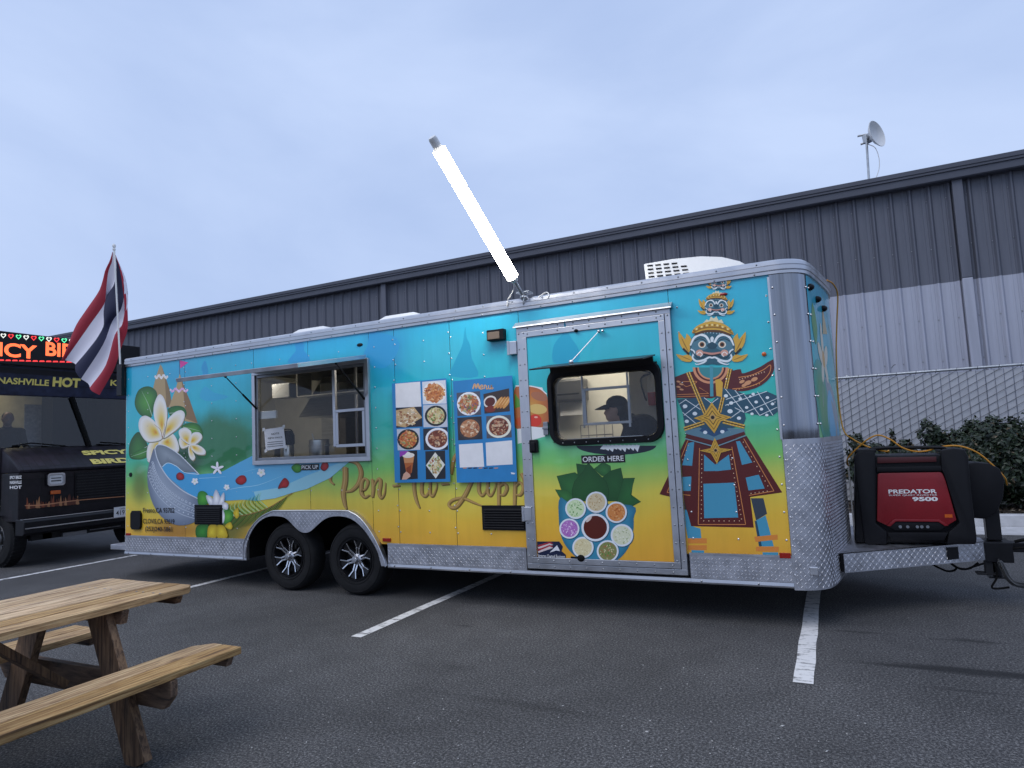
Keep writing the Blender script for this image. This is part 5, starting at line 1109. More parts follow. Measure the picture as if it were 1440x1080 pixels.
# script lettering
pr = Print(wallmap, 0.0010, 0.0002)
SC = [([(42, 275), (18, 245), (30, 180), (75, 138), (130, 122), (185, 140), (212, 195), (198, 262), (160, 308), (118, 322)], [8, 12, 14, 15, 16, 18, 20, 18, 14, 7]), ([(112, 165), (112, 250), (100, 330), (110, 400), (122, 430)], [24, 24, 22, 16, 8]),
      ([(214, 318), (243, 300), (256, 255), (234, 238), (216, 270), (216, 330), (238, 355), (268, 340)], [8, 9, 13, 10, 15, 18, 12, 5]), ([(284, 240), (290, 300), (284, 356)], [13, 15, 12]), ([(288, 300), (312, 250), (332, 240), (336, 270), (328, 330), (340, 360), (362, 330), (368, 262)], [6, 8, 14, 16, 16, 12, 7, 4]),
      ([(413, 284), (460, 281)], [10, 8]), ([(560, 180), (548, 260), (552, 330), (566, 385), (584, 424)], [14, 16, 15, 13, 6]), ([(500, 190), (560, 172), (640, 180)], [8, 12, 6]), ([(632, 240), (600, 262), (598, 330), (622, 348), (646, 310), (652, 250), (650, 330), (668, 346), (690, 300), (694, 262)], [9, 13, 15, 11, 7, 10, 13, 10, 6, 4]),
      ([(722, 274), (770, 270)], [10, 8]), ([(785, 210), (795, 130), (818, 84), (850, 80), (880, 120)], [10, 14, 14, 10, 8]), ([(960, 150), (905, 270), (868, 345), (820, 410), (784, 420), (768, 398), (800, 370), (860, 362), (925, 388), (985, 412)], [12, 16, 18, 18, 14, 12, 12, 13, 11, 5]),
      ([(962, 230), (958, 310), (978, 344), (1006, 310), (1016, 240), (1014, 320), (1032, 345), (1056, 310), (1070, 250)], [14, 16, 12, 7, 12, 14, 11, 6, 4]), ([(1088, 230), (1085, 320), (1084, 410)], [14, 16, 13]), ([(1088, 290), (1118, 268), (1136, 295), (1118, 338), (1090, 340)], [6, 12, 14, 12, 6]),
      ([(1190, 230), (1186, 320), (1184, 410)], [14, 16, 13]), ([(1190, 290), (1218, 262), (1240, 295), (1222, 338), (1192, 340)], [6, 12, 14, 12, 6]), ([(1228, 205), (1246, 240), (1250, 275)], [16, 20, 16])]
for pts, w in SC: pr.stroke(C8([(x+7, y+6) for x, y in pts]), [k/4.5*1.4 for k in w], hx('6e5a22'), 6)
for pts, w in SC: pr.stroke(C8(pts), [k/4.5*1.3 for k in w], hx('b08a4a'), 6); 
for pts, w in SC: pr.stroke(C8([(x-2, y-1) for x, y in pts]), [k/4.5*.35 for k in w], hx('c8a565'), 6)
pr.build('printed_script_lettering', side)
# rear address text
def wall_text(s, px0, py0, px1, hpx, name='lettering', mt='black_print', parent=None, y=0.0, lift=0.003, bold=0.0):
    a, b = PY(px0, py0, y), PY(px1, py0, y); h = PY((px0+px1)/2, py0-hpx, y).z-PY((px0+px1)/2, py0, y).z
    O = Vector((a.x, y-lift, (a.z+b.z)/2)); return text_mesh(s, O, (1, 0, 0), (0, 0, 1), b.x-a.x, h, name, mt, parent or side, 0.0, bold)
wall_text('Fresno,CA 93702', 202, 722, 246, 8, lift=.0085, bold=.012); wall_text('CLOVIS,CA 93619', 202, 737.5, 246, 8, lift=.0085, bold=.012); wall_text('(253)240-5861', 205, 749, 243, 8.5, lift=.0085, bold=.012)
def sign_plate(px0, py0, px1, py1, txt, d, y=0.0):
    a, b = PY(px0, py0, y), PY(px1, py1, y); z0, z1 = min(a.z, b.z), max(a.z, b.z)
    s = MB(); s.box(a.x, b.x, y-d, y-d+.001, z0, z1); o = s.build('sticker', 'black_print', side if y == 0 else door)
    m = (z1-z0)*.18; text_mesh(txt, Vector((a.x+m, y-d-.0012, z0+m)), (1, 0, 0), (0, 0, 1), b.x-a.x-2*m, z1-z0-2*m, 'lettering', 'white_print', o, 0.0, .012); return o
sign_plate(424, 653, 449.5, 660.5, 'PICK UP', .0105); sign_plate(817.5, 640.5, 879.5, 650, 'ORDER HERE', .0035, -.030)
pr = Print(wallmap, .028); pr.grad(C5([(358, 912), (390, 885), (430, 895), (436, 915), (420, 945), (385, 948)]), one(C5, 400, 915), [(0, hx('5aa83a')), (1, hx('2a7026'))]); pr.build('printed_leaf', side); rose(C5, [(572, 915), (590, 872), (620, 880), (626, 910), (600, 935)], .028)
# soup bowl printed across the door edge
def soup(pr):
    pr.poly(D1([(115, 600), (135, 980), (320, 930), (335, 850), (340, 700), (300, 600), (200, 585)]), hx('e9ecee'), 0)
    pr.grad(D1([(110, 620), (170, 592), (260, 600), (325, 640), (340, 740), (335, 860), (215, 862), (110, 862)]), one(D1, 230, 730), [(0, hx('d8a04a')), (.6, hx('c87838')), (1, hx('b4643c'))], 4)
    pr.ell(*one(D1, 280, 660), 12, 6, hx('b07050'), .3); pr.ell(*one(D1, 270, 745), 13, 7, hx('e2c070'), .1); pr.poly(D1([(115, 640), (160, 700), (150, 730), (115, 740)]), hx('5f9c3a')); pr.ell(*one(D1, 150, 830), 7, 6, hx('d05a2c')); pr.ell(*one(D1, 252, 822), 9.2, 8.8, hx('d83a26')); pr.ell(*one(D1, 258, 800), 2.6, 1.4, hx('f4b4a0')); pr.stroke(D1([(120, 590), (200, 588), (280, 605), (330, 645)]), 1.6, hx('f2f2f2'))
def clip_build(pr, lo, hi, name, parent):
    mb = pr.mb; bm = bmesh.new(); me = mb.mesh(name, fix=False); bm.from_mesh(me)
    for co, no in (((lo, 0, 0), (-1, 0, 0)), ((hi, 0, 0), (1, 0, 0))):
        bmesh.ops.bisect_plane(bm, geom=bm.verts[:]+bm.edges[:]+bm.faces[:], plane_co=co, plane_no=no, clear_outer=True)
    bm.to_mesh(me); bm.free(); me.materials.append(M['vinyl_print']); return put(bpy.data.objects.new(name, me), parent)
pr = Print(wallmap, .0008); soup(pr); clip_build(pr, 5.0, DX0-.02, 'printed_soup_bowl', side)
pr = Print(doormap, .0008); soup(pr); clip_build(pr, IX0+.001, OX0+.02, 'printed_soup_bowl', door)
# door: betel leaves and dish of small bowls
pr = Print(doormap, .0008)
spire(D1, [(450, 150), (440, 230), (380, 310), (370, 420), (430, 440), (540, 425), (545, 340), (480, 240)], hx('20a6c8'), door, doormap)
pr = Print(doormap, .0010)
pr.poly(D2([(800+270*cos(pi*q/16), 128+62*sin(pi*q/16)) for q in range(17)]), hx('1a2433'))
for k in range(9): pr.poly(D2([(690+k*28, 150-k*2), (712+k*28, 122), (735+k*28, 126), (720+k*28, 155+(k % 3)*8)]), hx('e8ecec'))
pr.build('printed_round_logo', door)
LG = [hx('2f6e38'), hx('275f30'), hx('3a7a3e')]
for i, (pts, b_) in enumerate((([(400, 335), (520, 310), (560, 340), (560, 470), (470, 500), (435, 440)], 0), ([(388, 425), (470, 430), (540, 500), (470, 520), (430, 500)], 2), ([(530, 250), (610, 260), (620, 330), (540, 330)], 1), ([(650, 285), (710, 240), (760, 265), (770, 350), (700, 330)], 2), ([(830, 280), (845, 350), (860, 500), (740, 500), (700, 350), (760, 300)], 1), ([(925, 348), (910, 400), (900, 480), (965, 505), (880, 550), (800, 520), (850, 350)], 0), ([(610, 245), (660, 300), (730, 370), (748, 430), (740, 500), (510, 500), (503, 430), (520, 370), (580, 300)], 1))):
    pr = Print(doormap, .0012+.0004*i); cx, cy = sum(p[0] for p in pts)/len(pts), sum(p[1] for p in pts)/len(pts); pr.poly(D2([(cx+(x-cx)*1.03, cy+(y-cy)*1.03) for x, y in pts]), hx('183f20')); pr.grad(D2(pts), one(D2, cx, cy), [(0, LG[b_]), (1, mixc(LG[b_], hx('1d4a26'), .6))], 0); pr.build('printed_betel_leaf', door)
pr = Print(doormap, .0046)
pr.grad(D2([(420, 480), (520, 520), (900, 530), (917, 620), (912, 720), (880, 820), (800, 905), (690, 922), (560, 900), (470, 820), (425, 730), (412, 620)]), one(D2, 660, 700), [(0, hx('3a88a6')), (.85, hx('3a88a6')), (1, hx('2c6f8c'))], 4)
rnd = random.Random(21)
for x, y, r, c, pal in ((665, 510, 72, 'd9c7a0', ['e8d9b4', 'b08a5a', 'c8a878']), (525, 553, 70, 'cfe2b4', ['9cc884', 'e4f0d0', '4f8a3c']), (800, 578, 72, 'd98a4a', ['e8a866', 'b8602a', 'e6b27c']), (483, 688, 68, 'b478c0', ['9a4fb0', 'e0b8e6', 'f0dcf0']), (838, 733, 76, 'dfe0c0', ['f0f0dc', 'c8cca0', 'b0b888']), (575, 815, 72, 'e0d4a8', ['eee4c0', 'c8b480', 'd8c898']), (742, 840, 74, '8a8a54', ['5f8a3c', 'b0603c', 'd8cca0']), (658, 680, 94, '5a1f14', [])):
    X, Y = one(D2, x, y); R = r/4.8; pr.ell(X+.6, Y+.8, R*1.03, R*1.03, hx('2a5a70'), n=28); pr.ell(X, Y, R, R, hx('e6ebf0'), n=28); pr.ell(X, Y, R*.84, R*.84, hx(c), n=28); h = pr.lift()
    for k in range(46 if pal else 0):
        a, q = rnd.uniform(0, 2*pi), sqrt(rnd.random())*R*.74; pr.ell(X+q*cos(a), Y+q*sin(a), R*rnd.uniform(.05, .12), R*rnd.uniform(.03, .06), hx(rnd.choice(pal)), rnd.uniform(0, pi), 6, lift=h+rnd.random()*.0003)
    if not pal: pr.ell(X-9, Y-11.5, 5.5, 2.2, hx('d8c8c0'), -.8)
    pr.n += 1
pr.build('printed_small_bowls_dish', door)
# veteran sticker
pr = Print(doormap, .0040); pr.poly(D2([(265, 775), (415, 775), (440, 810), (430, 840), (460, 865), (460, 890), (270, 890)]), hx('1a2340')); 
for k in range(4): pr.poly(D2([(270, 800+k*14), (350, 778+k*10), (375, 788+k*10), (275, 810+k*14)]), hx('d8c8c8') if k % 2 else hx('a83038'))
pr.poly(D2([(350, 850), (400, 800), (420, 840), (395, 835)]), hx('e6e6ea')); pr.build('veteran_sticker', door)
wall_text('Veteran Owned Business', 756.5, 784.5, 795, 5.0, mt='white_print', parent=door, y=-.030, lift=.0035)
p = PY(817, 785, -.04); s = MB(); s.ball(p, .035, .012, .03); s.tube([p, p+Vector((-.09, 0, .005))], .008, 6); s.build('door_hold_back', 'black_rubber', door, smooth=True)

# ------------------------------------------------------------------ temple guardian figure
G_, GD, MR, TE, TB, OR = hx('d8a83c'), hx('9a6e22'), hx('5a1a18'), hx('2c5c6c'), hx('4a9ab8'), hx('d88a4c')
def guardian_head(pr, c, cx, cy, k, full=True):
    T = lambda pts: c([(cx+(x-545)*k, cy+(y-700)*k) for x, y in pts])
    for m in (1, -1):
        Mx = lambda pts: T([(545+m*(x-545), y) for x, y in pts])
        pr.poly(Mx([(262, 572), (318, 640), (330, 588), (372, 640), (378, 700), (345, 750), (300, 720), (268, 660)]), G_, 2); pr.poly(Mx([(240, 762), (300, 775), (345, 765), (380, 800), (360, 828), (290, 818)]), G_, 2)
        pr.stroke(Mx([(285, 620), (318, 690), (345, 740)]), [.3*k*2, 1.6*k, .8*k], GD); pr.stroke(Mx([(270, 772), (320, 795), (365, 812)]), [.3*k, 1.2*k, .6*k], GD); pr.stroke(Mx([(300, 715), (350, 765)]), 3*k, hx('2a2018'), 0)
    pr.poly(T([(395, 600), (470, 560), (545, 552), (620, 560), (700, 600), (738, 690), (722, 780), (680, 830), (600, 850), (545, 845), (490, 850), (410, 830), (372, 780), (358, 690)]), TE, 3)
    for m in (1, -1):
        Mx = lambda pts: T([(545+m*(x-545), y) for x, y in pts])
        pr.poly(Mx([(372, 700), (400, 640), (450, 625), (505, 650), (520, 700), (470, 730), (420, 725), (400, 790), (375, 760)]), hx('4f7c8c'), 3)
        pr.stroke(Mx([(362, 690), (392, 628), (440, 600), (490, 612), (520, 655), (532, 690)]), [2*k, 3*k, 3.4*k, 3.4*k, 3*k, 1.4*k], hx('e8f0f2')); pr.stroke(Mx([(365, 720), (395, 745), (380, 790), (412, 822), (470, 815), (520, 790), (545, 795)]), [1.8*k, 2.4*k, 2.4*k, 3*k, 3*k, 2.4*k, 2.4*k], hx('e0eaee'))
        x, y = T([(545+m*(460-545), 682)])[0]; pr.ell(x, y, 5.4*k, 4.8*k, hx('e8e2d0'), n=14); pr.ell(x, y, 3.6*k, 3.6*k, hx('8a5a34'), n=12); pr.ell(x, y, 2.2*k, 2.2*k, hx('141414'), n=10)
        x, y = T([(545+m*(440-545), 752)])[0]; pr.ell(x, y, 5.5*k, 4.6*k, hx('d8a08c'), n=12); pr.stroke(Mx([(415, 765), (440, 745), (462, 765), (445, 785)]), 1.4*k, hx('f0e4dc'))
    for q in range(10):
        x, y = T([(430+q*25.5, 585+4*cos(q))])[0]; pr.ell(x, y, 1.0*k, 1.0*k, hx('9ab8c4'), n=6)
    for m in (1, -1):
        Mx = lambda pts: T([(545+m*(x-545), y) for x, y in pts])
        pr.stroke(Mx([(500, 815), (470, 835), (420, 850), (400, 842)]), [2*k, 2.4*k, 1.6*k, .6*k], hx('dfe8ec')); pr.stroke(Mx([(395, 655), (430, 635), (470, 640), (500, 665)]), 1.4*k, hx('1a3844')); pr.stroke(Mx([(375, 735), (400, 770), (430, 795), (470, 790), (500, 770)]), 1.6*k, hx('1a3844'))
    pr.poly(T([(500, 690), (525, 668), (545, 664), (565, 668), (590, 690), (570, 715), (545, 722), (520, 715)]), hx('1f4858'), 3); pr.poly(T([(530, 625), (545, 612), (560, 625), (556, 660), (534, 660)]), hx('dfe8ea')); pr.stroke(T([(470, 752), (545, 762), (618, 752)]), 3.6*k, hx('c88c7c')); pr.stroke(T([(470, 762), (545, 775), (618, 762)]), 2.2*k, hx('182830'))
    pr.poly(T([(375, 585), (395, 545), (440, 512), (500, 492), (545, 486), (590, 492), (650, 512), (700, 548), (728, 600), (640, 575), (545, 568), (450, 575)]), G_, 2); pr.stroke(T([(380, 585), (450, 548), (545, 536), (640, 548), (722, 590)]), 2.4*k, GD); pr.stroke(T([(400, 598), (470, 574), (545, 568), (620, 574), (700, 602)]), 3.4*k, hx('5a3a1c'))
    for q in range(15): x, y = T([(392+q*22, 562-46*sin(pi*q/14))])[0]; pr.ell(x, y, 1.6*k, 1.6*k, hx('f0d890') if q % 2 else GD, n=6)
    pr.poly(T([(470, 500), (500, 470), (520, 480), (535, 445), (558, 462), (582, 445), (600, 480), (625, 470), (645, 505), (545, 482)]), hx('e8dcb4'))
pr = Print(wallmap, .0010, .00025)
# legs and skirt
px = lambda *a: list(a)
pr.poly(Y3([(700, 195), (785, 195), (810, 300), (735, 345)]), hx('3a4450')); pr.poly(Y3([(735, 345), (800, 310), (855, 520), (762, 520)]), TB); pr.poly(Y3([(780, 560), (885, 560), (885, 597), (780, 592)]), TB); pr.poly(Y3([(725, 345), (740, 350), (775, 520), (755, 520)]), hx('244a5e'))
pr.poly(Y3([(238, 200), (300, 200), (300, 280), (238, 270)]), hx('3a3430')); pr.poly(Y3([(240, 270), (300, 280), (310, 385), (360, 400), (366, 465), (275, 465)]), TB); pr.poly(Y3([(300, 545), (385, 548), (384, 580), (300, 575)]), TB)
for pts in ([(275, 465), (402, 465), (404, 500), (275, 500)], [(275, 512), (404, 512), (402, 545), (275, 545)], [(722, 455), (880, 440), (882, 474), (732, 490)], [(735, 522), (890, 522), (886, 556), (735, 552)]): pr.poly(Y3(pts), hx('e08a3c'))
skirt = [(965, 615.8), (1007, 622), (1050, 613), (1100, 692.5), (1055, 699), (1060, 742), (972, 740), (962, 703), (927.5, 695)]
pr.poly(skirt, MR)
for pts in ([(480, 655), (575, 740), (690, 655), (708, 782), (600, 794), (480, 795)], [(750, 545), (782, 540), (888, 722), (800, 742)], [(832, 850), (942, 825), (992, 942), (855, 958)], [(345, 560), (398, 545), (380, 750), (296, 745)], [(298, 845), (374, 840), (368, 962), (296, 962)]): pr.poly(Y2(pts), TB)
pr.poly(Y2([(475, 902), (735, 892)])+Y3([(615, 325), (385, 330)]), TB)
def dots(a, b, n, r=.75, c='f0c8a0'):
    for q in range(n): t = (q+.5)/n; pr.ell(a[0]+(b[0]-a[0])*t, a[1]+(b[1]-a[1])*t, r, r, hx(c), n=6)
def pxy(c, x, y): return one(c, x, y)
for a, b in ((pxy(Y2, 715, 590), pxy(Y3, 665, 372)), (pxy(Y2, 442, 600), pxy(Y3, 345, 372)), (pxy(Y3, 345, 372), pxy(Y3, 665, 372)), (pxy(Y2, 815, 520), pxy(Y2, 1070, 962)), (pxy(Y2, 1070, 962), pxy(Y2, 860, 1000)), (pxy(Y2, 345, 535), pxy(Y2, 168, 975)), (pxy(Y2, 168, 975), pxy(Y2, 365, 1000))): pr.stroke([a, b], 1.0, OR, 0)
dots(pxy(Y2, 700, 640), pxy(Y3, 640, 350), 15); dots(pxy(Y2, 462, 640), pxy(Y3, 365, 345), 15); dots(pxy(Y3, 365, 348), pxy(Y3, 640, 348), 8); dots(pxy(Y2, 800, 530), pxy(Y2, 1030, 940), 10); dots(pxy(Y2, 1030, 962), pxy(Y2, 860, 985), 5); dots(pxy(Y2, 355, 560), pxy(Y2, 200, 960), 10)
# shoulders
pr.poly(Y1([(238, 960), (330, 925), (430, 905), (535, 880), (620, 905), (720, 895), (760, 1060), (640, 1110), (545, 1140), (235, 1140)]), MR)
pr.poly(Y1([(640, 930), (730, 905), (790, 895), (800, 930), (860, 915), (960, 872), (1062, 812), (1076, 872), (1042, 960), (965, 1030), (860, 1072), (760, 1082), (650, 1062)]), MR, 2)
pr.stroke(Y1([(770, 965), (880, 945), (980, 900), (1040, 860), (1030, 930), (960, 1000), (850, 1045), (720, 1062)]), 1.1, OR)
dots(pxy(Y1, 770, 985), pxy(Y1, 1000, 915), 10, .8); dots(pxy(Y1, 740, 1072), pxy(Y1, 960, 1015), 9, .8, 'd8a05c')
for x, y, r in ((800, 1000, 4), (850, 1010, 5.5), (905, 980, 5), (820, 1030, 4)): pr.ell(*one(Y1, x, y), r, r*.55, hx('d89a6c'), -.4, 12)
for r, c in ((150, 'd8946c'), (128, '5a1a18'), (112, 'd8946c'), (98, '3a8a90')):
    pr.poly(Y1([(535+r*cos(a), 880+r*.92*sin(a)) for a in [pi*q/16 for q in range(17)]]), hx(c))
pr.stroke(Y1([(300, 1000), (420, 1000), (340, 1040), (310, 1030)]), .8, OR); pr.stroke(Y2([(440, 90), (520, 140), (250, 150)]), .8, OR, 0); pr.stroke(Y2([(240, 168), (520, 160)]), .8, OR, 0)
for q in range(4): pr.ell(*one(Y2, 265+(q % 2)*25, 40+q*22), 3.2, 1.3, hx('d89a6c'), .2, 8)
# check cloth
chk = Y2([(255, 190), (480, 170), (545, 215), (640, 90), (740, 112), (830, 150), (930, 135), (1010, 122), (1096, 160), (1112, 285), (1060, 326), (960, 325), (822, 300), (832, 350), (812, 402), (560, 480), (318, 420), (300, 300)])
pr.poly(chk, hx('2a5266'))
for a, b in (((650, 90), (820, 300)), ((740, 112), (800, 185)), ((820, 150), (950, 325)), ((930, 125), (1062, 325)), ((1010, 122), (660, 240)), ((1100, 180), (830, 300)), ((1110, 250), (950, 325)), ((820, 140), (665, 190)), ((270, 230), (330, 190)), ((320, 190), (450, 275)), ((300, 300), (420, 400)), ((310, 325), (440, 225)), ((480, 175), (560, 235)), ((600, 180), (540, 225)), ((790, 285), (700, 350)), ((740, 260), (820, 300))): pr.stroke(Y2([a, b]), .85, hx('e4ecee'), 0)
for x, y, r in ((665, 160, 3.0), (785, 185, 2.5), (710, 220, 3), (895, 145, 2.5), (870, 165, 1.8), (920, 212, 2.6), (1015, 175, 2.6), (840, 258, 2.5), (965, 272, 2.5), (1058, 228, 2.5), (1010, 322, 2.4), (885, 312, 2.4), (320, 248, 3.4), (403, 310, 3.4), (335, 375, 3), (700, 290, 3.8), (775, 348, 3)): pr.ell(*one(Y2, x, y), r, r*.8, hx('e6eef0'), n=10)
# sashes, belt and medallions
pr.poly(Y1([(528, 870), (556, 870), (560, 1125), (532, 1125)]), hx('4a98a8')); pr.poly(Y1([(575, 985), (612, 975), (640, 1010), (632, 1130), (585, 1120)]), hx('d8a83c'))
for a, b, w in ((pxy(Y1, 345, 920), pxy(Y2, 490, 310), 5.4), (pxy(Y1, 700, 890), pxy(Y1, 662, 1060), 5.0), (pxy(Y2, 640, 170), pxy(Y2, 610, 300), 5.0), (pxy(Y2, 312, 440), pxy(Y2, 480, 385), 5.6), (pxy(Y2, 640, 375), pxy(Y2, 822, 420), 5.6)):
    pr.stroke([a, b], w, G_, 0); pr.stroke([a, b], w*.28, hx('3a2414'), 0)
    for sg in (-1, 1):
        dx, dy = b[0]-a[0], b[1]-a[1]; L = sqrt(dx*dx+dy*dy); ox, oy = -dy/L*w*.3*sg, dx/L*w*.3*sg; dots((a[0]+ox, a[1]+oy), (b[0]+ox, b[1]+oy), max(4, int(L/4)), .55, 'f4e0a0')
pr.poly(Y2([(320, 455), (440, 425), (560, 490), (690, 430), (820, 440), (825, 470), (565, 545), (330, 480)]), hx('5f8494')); pr.poly(Y2([(440, 455), (480, 420), (560, 480), (640, 418), (690, 450), (565, 505)]), hx('2a4f74'))
pr.ell(*one(Y2, 490, 468), 3, 2.4, hx('e6eef0'), n=10); pr.ell(*one(Y2, 635, 462), 3, 2.4, hx('e6eef0'), n=10)
pr.poly(Y2([(335, 482), (565, 540), (818, 462), (830, 486), (575, 580), (320, 512)]), MR); pr.stroke(Y2([(320, 520), (575, 590), (832, 495)]), 1.6, hx('7a98a4'), 0)
def medal(c, pts, ctr, r):
    pr.poly(c(pts), G_); 
    for k, col in ((.80, GD), (.70, G_), (.48, hx('3a2414')), (.40, G_)): pr.poly(c([(ctr[0]+(x-ctr[0])*k, ctr[1]+(y-ctr[1])*k) for x, y in pts]), col)
    pr.ell(*one(c, *ctr), r, r, hx('c8a060'), n=14); pr.ell(*one(c, *ctr), r*.6, r*.6, hx('20140c'), n=12)
medal(Y2, [(392, 348), (478, 318), (545, 215), (618, 312), (716, 340), (622, 375), (567, 476), (488, 380)], (553, 342), 4.4); medal(Y2, [(442, 622), (535, 602), (570, 514), (612, 600), (722, 612), (622, 640), (590, 735), (540, 645)], (578, 620), 3.4)
guardian_head(pr, Y1, 548, 705, 1.0); guardian_head(pr, Y1, 583, 365, .52); guardian_head(pr, Y1, 605, 168, .36)
clip_build(pr, DX1+.014, TL-.014, 'printed_guardian_figure', side)
pr = Print(doormap, .0060); pr.poly(skirt, MR); pr.stroke([pxy(Y2, 345, 535), pxy(Y2, 168, 975)], 1.0, OR, 0); pr.stroke([pxy(Y2, 168, 975), pxy(Y2, 365, 1000)], 1.0, OR, 0); clip_build(pr, 6.4, IX1-.002, 'printed_skirt_corner', door)

# ------------------------------------------------------------------ menu boards
mat('board_blue', rgb(44, 130, 190), 0.35, var=.08, scale=4, coat=.2)
def board(corners, label, y=-.012):
    P = [PY(x, yy, y) for x, yy in corners]; x0, x1 = (P[0].x+P[3].x)/2, (P[1].x+P[2].x)/2; z1, z0 = (P[0].z+P[1].z)/2, (P[2].z+P[3].z)/2
    t = thing('menu_board', label, 'menu board', (x0, y, z0), group='menu boards on the trailer wall')
    s = MB(); s.box(x0, x1, -.034, -.0315, z0, z1); s.build('board', 'board_blue', t); return t
B1 = board(C7([(80, 225), (535, 205), (570, 1065), (100, 1070)]), 'blue menu board with eight pictures and one blank white square')
B2 = board(C7([(595, 208), (1088, 180), (1135, 1062), (620, 1070)]), 'blue menu board headed Menu with four dishes and two blank white squares')
def picmap(px, py, h): return PY(px, py, -.0345-h)
rnd = random.Random(77)
def picture(q, parent, kind, pal, bg, plate='f0eee8', plate_r=.44, plate_c=(.5, .5), food_r=.36, n=90, lab=None):
    q = C7(q); pr = Print(picmap, .0006, .00012)
    def B(u, v): return ((q[0][0]*(1-u)+q[1][0]*u)*(1-v)+(q[3][0]*(1-u)+q[2][0]*u)*v, (q[0][1]*(1-u)+q[1][1]*u)*(1-v)+(q[3][1]*(1-u)+q[2][1]*u)*v)
    pr.poly([B(0, 0), B(1, 0), B(1, 1), B(0, 1)], hx(bg))
    if kind == 'blank': 
        o = pr.build('blank_paper', parent, 'white_paper'); return
    def el(cx, cy, rx, ry, c, rot=0, nn=22, lift=None):
        pts = [(cx+rx*cos(2*pi*i/nn)*cos(rot)-ry*sin(2*pi*i/nn)*sin(rot), cy+rx*cos(2*pi*i/nn)*sin(rot)+ry*sin(2*pi*i/nn)*cos(rot)) for i in range(nn)]
        pr.poly([B(min(1, max(0, a)), min(1, max(0, b))) for a, b in pts], c, lift=lift)
    cx, cy = plate_c
    if kind == 'cup':
        pr.poly([B(.2, .18), B(.82, .2), B(.66, .78), B(.36, .78)], hx('b4622c')); pr.poly([B(.2, .18), B(.82, .2), B(.76, .42), B(.26, .42)], hx('d0905c')); el(.5, .16, .34, .09, hx('f0e8dc')); el(.42, .1, .2, .07, hx('f6f0e8')); pr.poly([B(.36, .6), B(.64, .5), B(.6, .85), B(.4, .85)], hx('8a3c18')); pr.poly([B(.1, 1), B(.2, .8), B(.36, .72), B(.55, .82), B(.6, .9), B(.36, 1)], hx('d8a890')); pr.poly([B(0, 0), B(.5, 0), B(.3, .12), B(0, .2)], hx('9a3fb0'))
        pr.build('picture', parent, 'photo_print'); return
    if kind == 'rolls':
        el(.24, .45, .26, .3, hx('e2dcd4')); el(.24, .45, .2, .22, hx('5a1f16'));  el(.24, .8, .22, .16, hx('7a2a1c'))
        for k in range(4): a = -.95; el(.55+k*.12, .55+k*.02, .30, .075, hx(rnd.choice(['c8843c', 'b8702c', 'd89a50'])), a, 14); el(.56+k*.12, .50+k*.02, .2, .02, hx('e6b878'), a, 10)
        pr.build('picture', parent, 'photo_print'); return
    if kind == 'basket': pr.poly([B(.5, .05), B(.98, .5), B(.5, .98), B(.02, .5)], hx(plate))
    elif kind == 'tray': pr.poly([B(0, .12), B(.7, .0), B(1, .55), B(.35, 1), B(0, .9)], hx(plate))
    else: el(cx, cy, plate_r, plate_r, hx(plate)); el(cx, cy, plate_r*.88, plate_r*.88, mixc(hx(plate), hx('000000'), .08)); el(cx, cy, plate_r*.8, plate_r*.8, hx(pal[0]))
    h = pr.lift()
    for k in range(n):
        a, r = rnd.uniform(0, 2*pi), sqrt(rnd.random())*food_r; c = mixc(hx(rnd.choice(pal)), hx(rnd.choice(['1a120c', 'fff0d0', pal[0]])), rnd.random()*.35)
        el(cx+r*cos(a), cy+r*sin(a), rnd.uniform(.03, .085), rnd.uniform(.018, .05), c, rnd.uniform(0, pi), 7, lift=h+rnd.random()*.0008)
    pr.build('picture', parent, 'photo_print')
shr = ['c8783c', 'd89050', '9a4a24', 'e6b070', 'b8602c']; egg = ['d8c890', 'e8dcb0', '6a8a3c', 'a85a34', 'c8b070']; mt_ = ['7a3a24', '9a5034', 'c89068', '5a2a1c', 'd8b890']
picture([(95, 238), (305, 220), (315, 430), (100, 440)], B1, 'blank', [], 'e4e2ee')
picture([(322, 222), (520, 206), (528, 405), (328, 412)], B1, 'dish', shr, 'd8dce4', plate_r=.5, plate_c=(.5, .52), food_r=.43, n=120)
picture([(100, 442), (318, 430), (325, 598), (104, 610)], B1, 'tray', ['d8b888', 'e6d0a8', 'b07848', '9a6038', 'f0e4cc'], '23202a', plate='c8a878', food_r=.42, plate_c=(.45, .48), n=110)
picture([(330, 420), (530, 408), (536, 602), (334, 605)], B1, 'dish', egg, 'c4cad4', plate='1c1a1c', plate_r=.46, food_r=.34, plate_c=(.52, .5))
picture([(108, 622), (300, 612), (306, 795), (116, 800)], B1, 'dish', ['c86a34', 'd89040', 'a84424', '6a8a3c', 'e0b060'], 'c8ccd4', plate='1c1818', plate_r=.48, food_r=.38, plate_c=(.48, .5))
picture([(330, 618), (535, 604), (540, 795), (336, 798)], B1, 'dish', mt_, '22242e', plate='f0f0f4', plate_r=.5, food_r=.36, plate_c=(.58, .5))
picture([(132, 808), (280, 800), (285, 1040), (136, 1048)], B1, 'cup', [], '201c22')
picture([(348, 808), (515, 800), (520, 1040), (354, 1045)], B1, 'basket', egg, '24262c', plate='e6e4d8', food_r=.3, n=80)
picture([(612, 315), (810, 300), (820, 500), (620, 510)], B2, 'dish', ['b86a3c', 'e0c8a0', '7a4a6a', 'c88a4c', '6a8a4c'], '50505c', plate='f0f0f2', plate_r=.5, food_r=.42, n=110)
picture([(838, 325), (1055, 276), (1062, 470), (848, 490)], B2, 'rolls', [], '3a2c28')
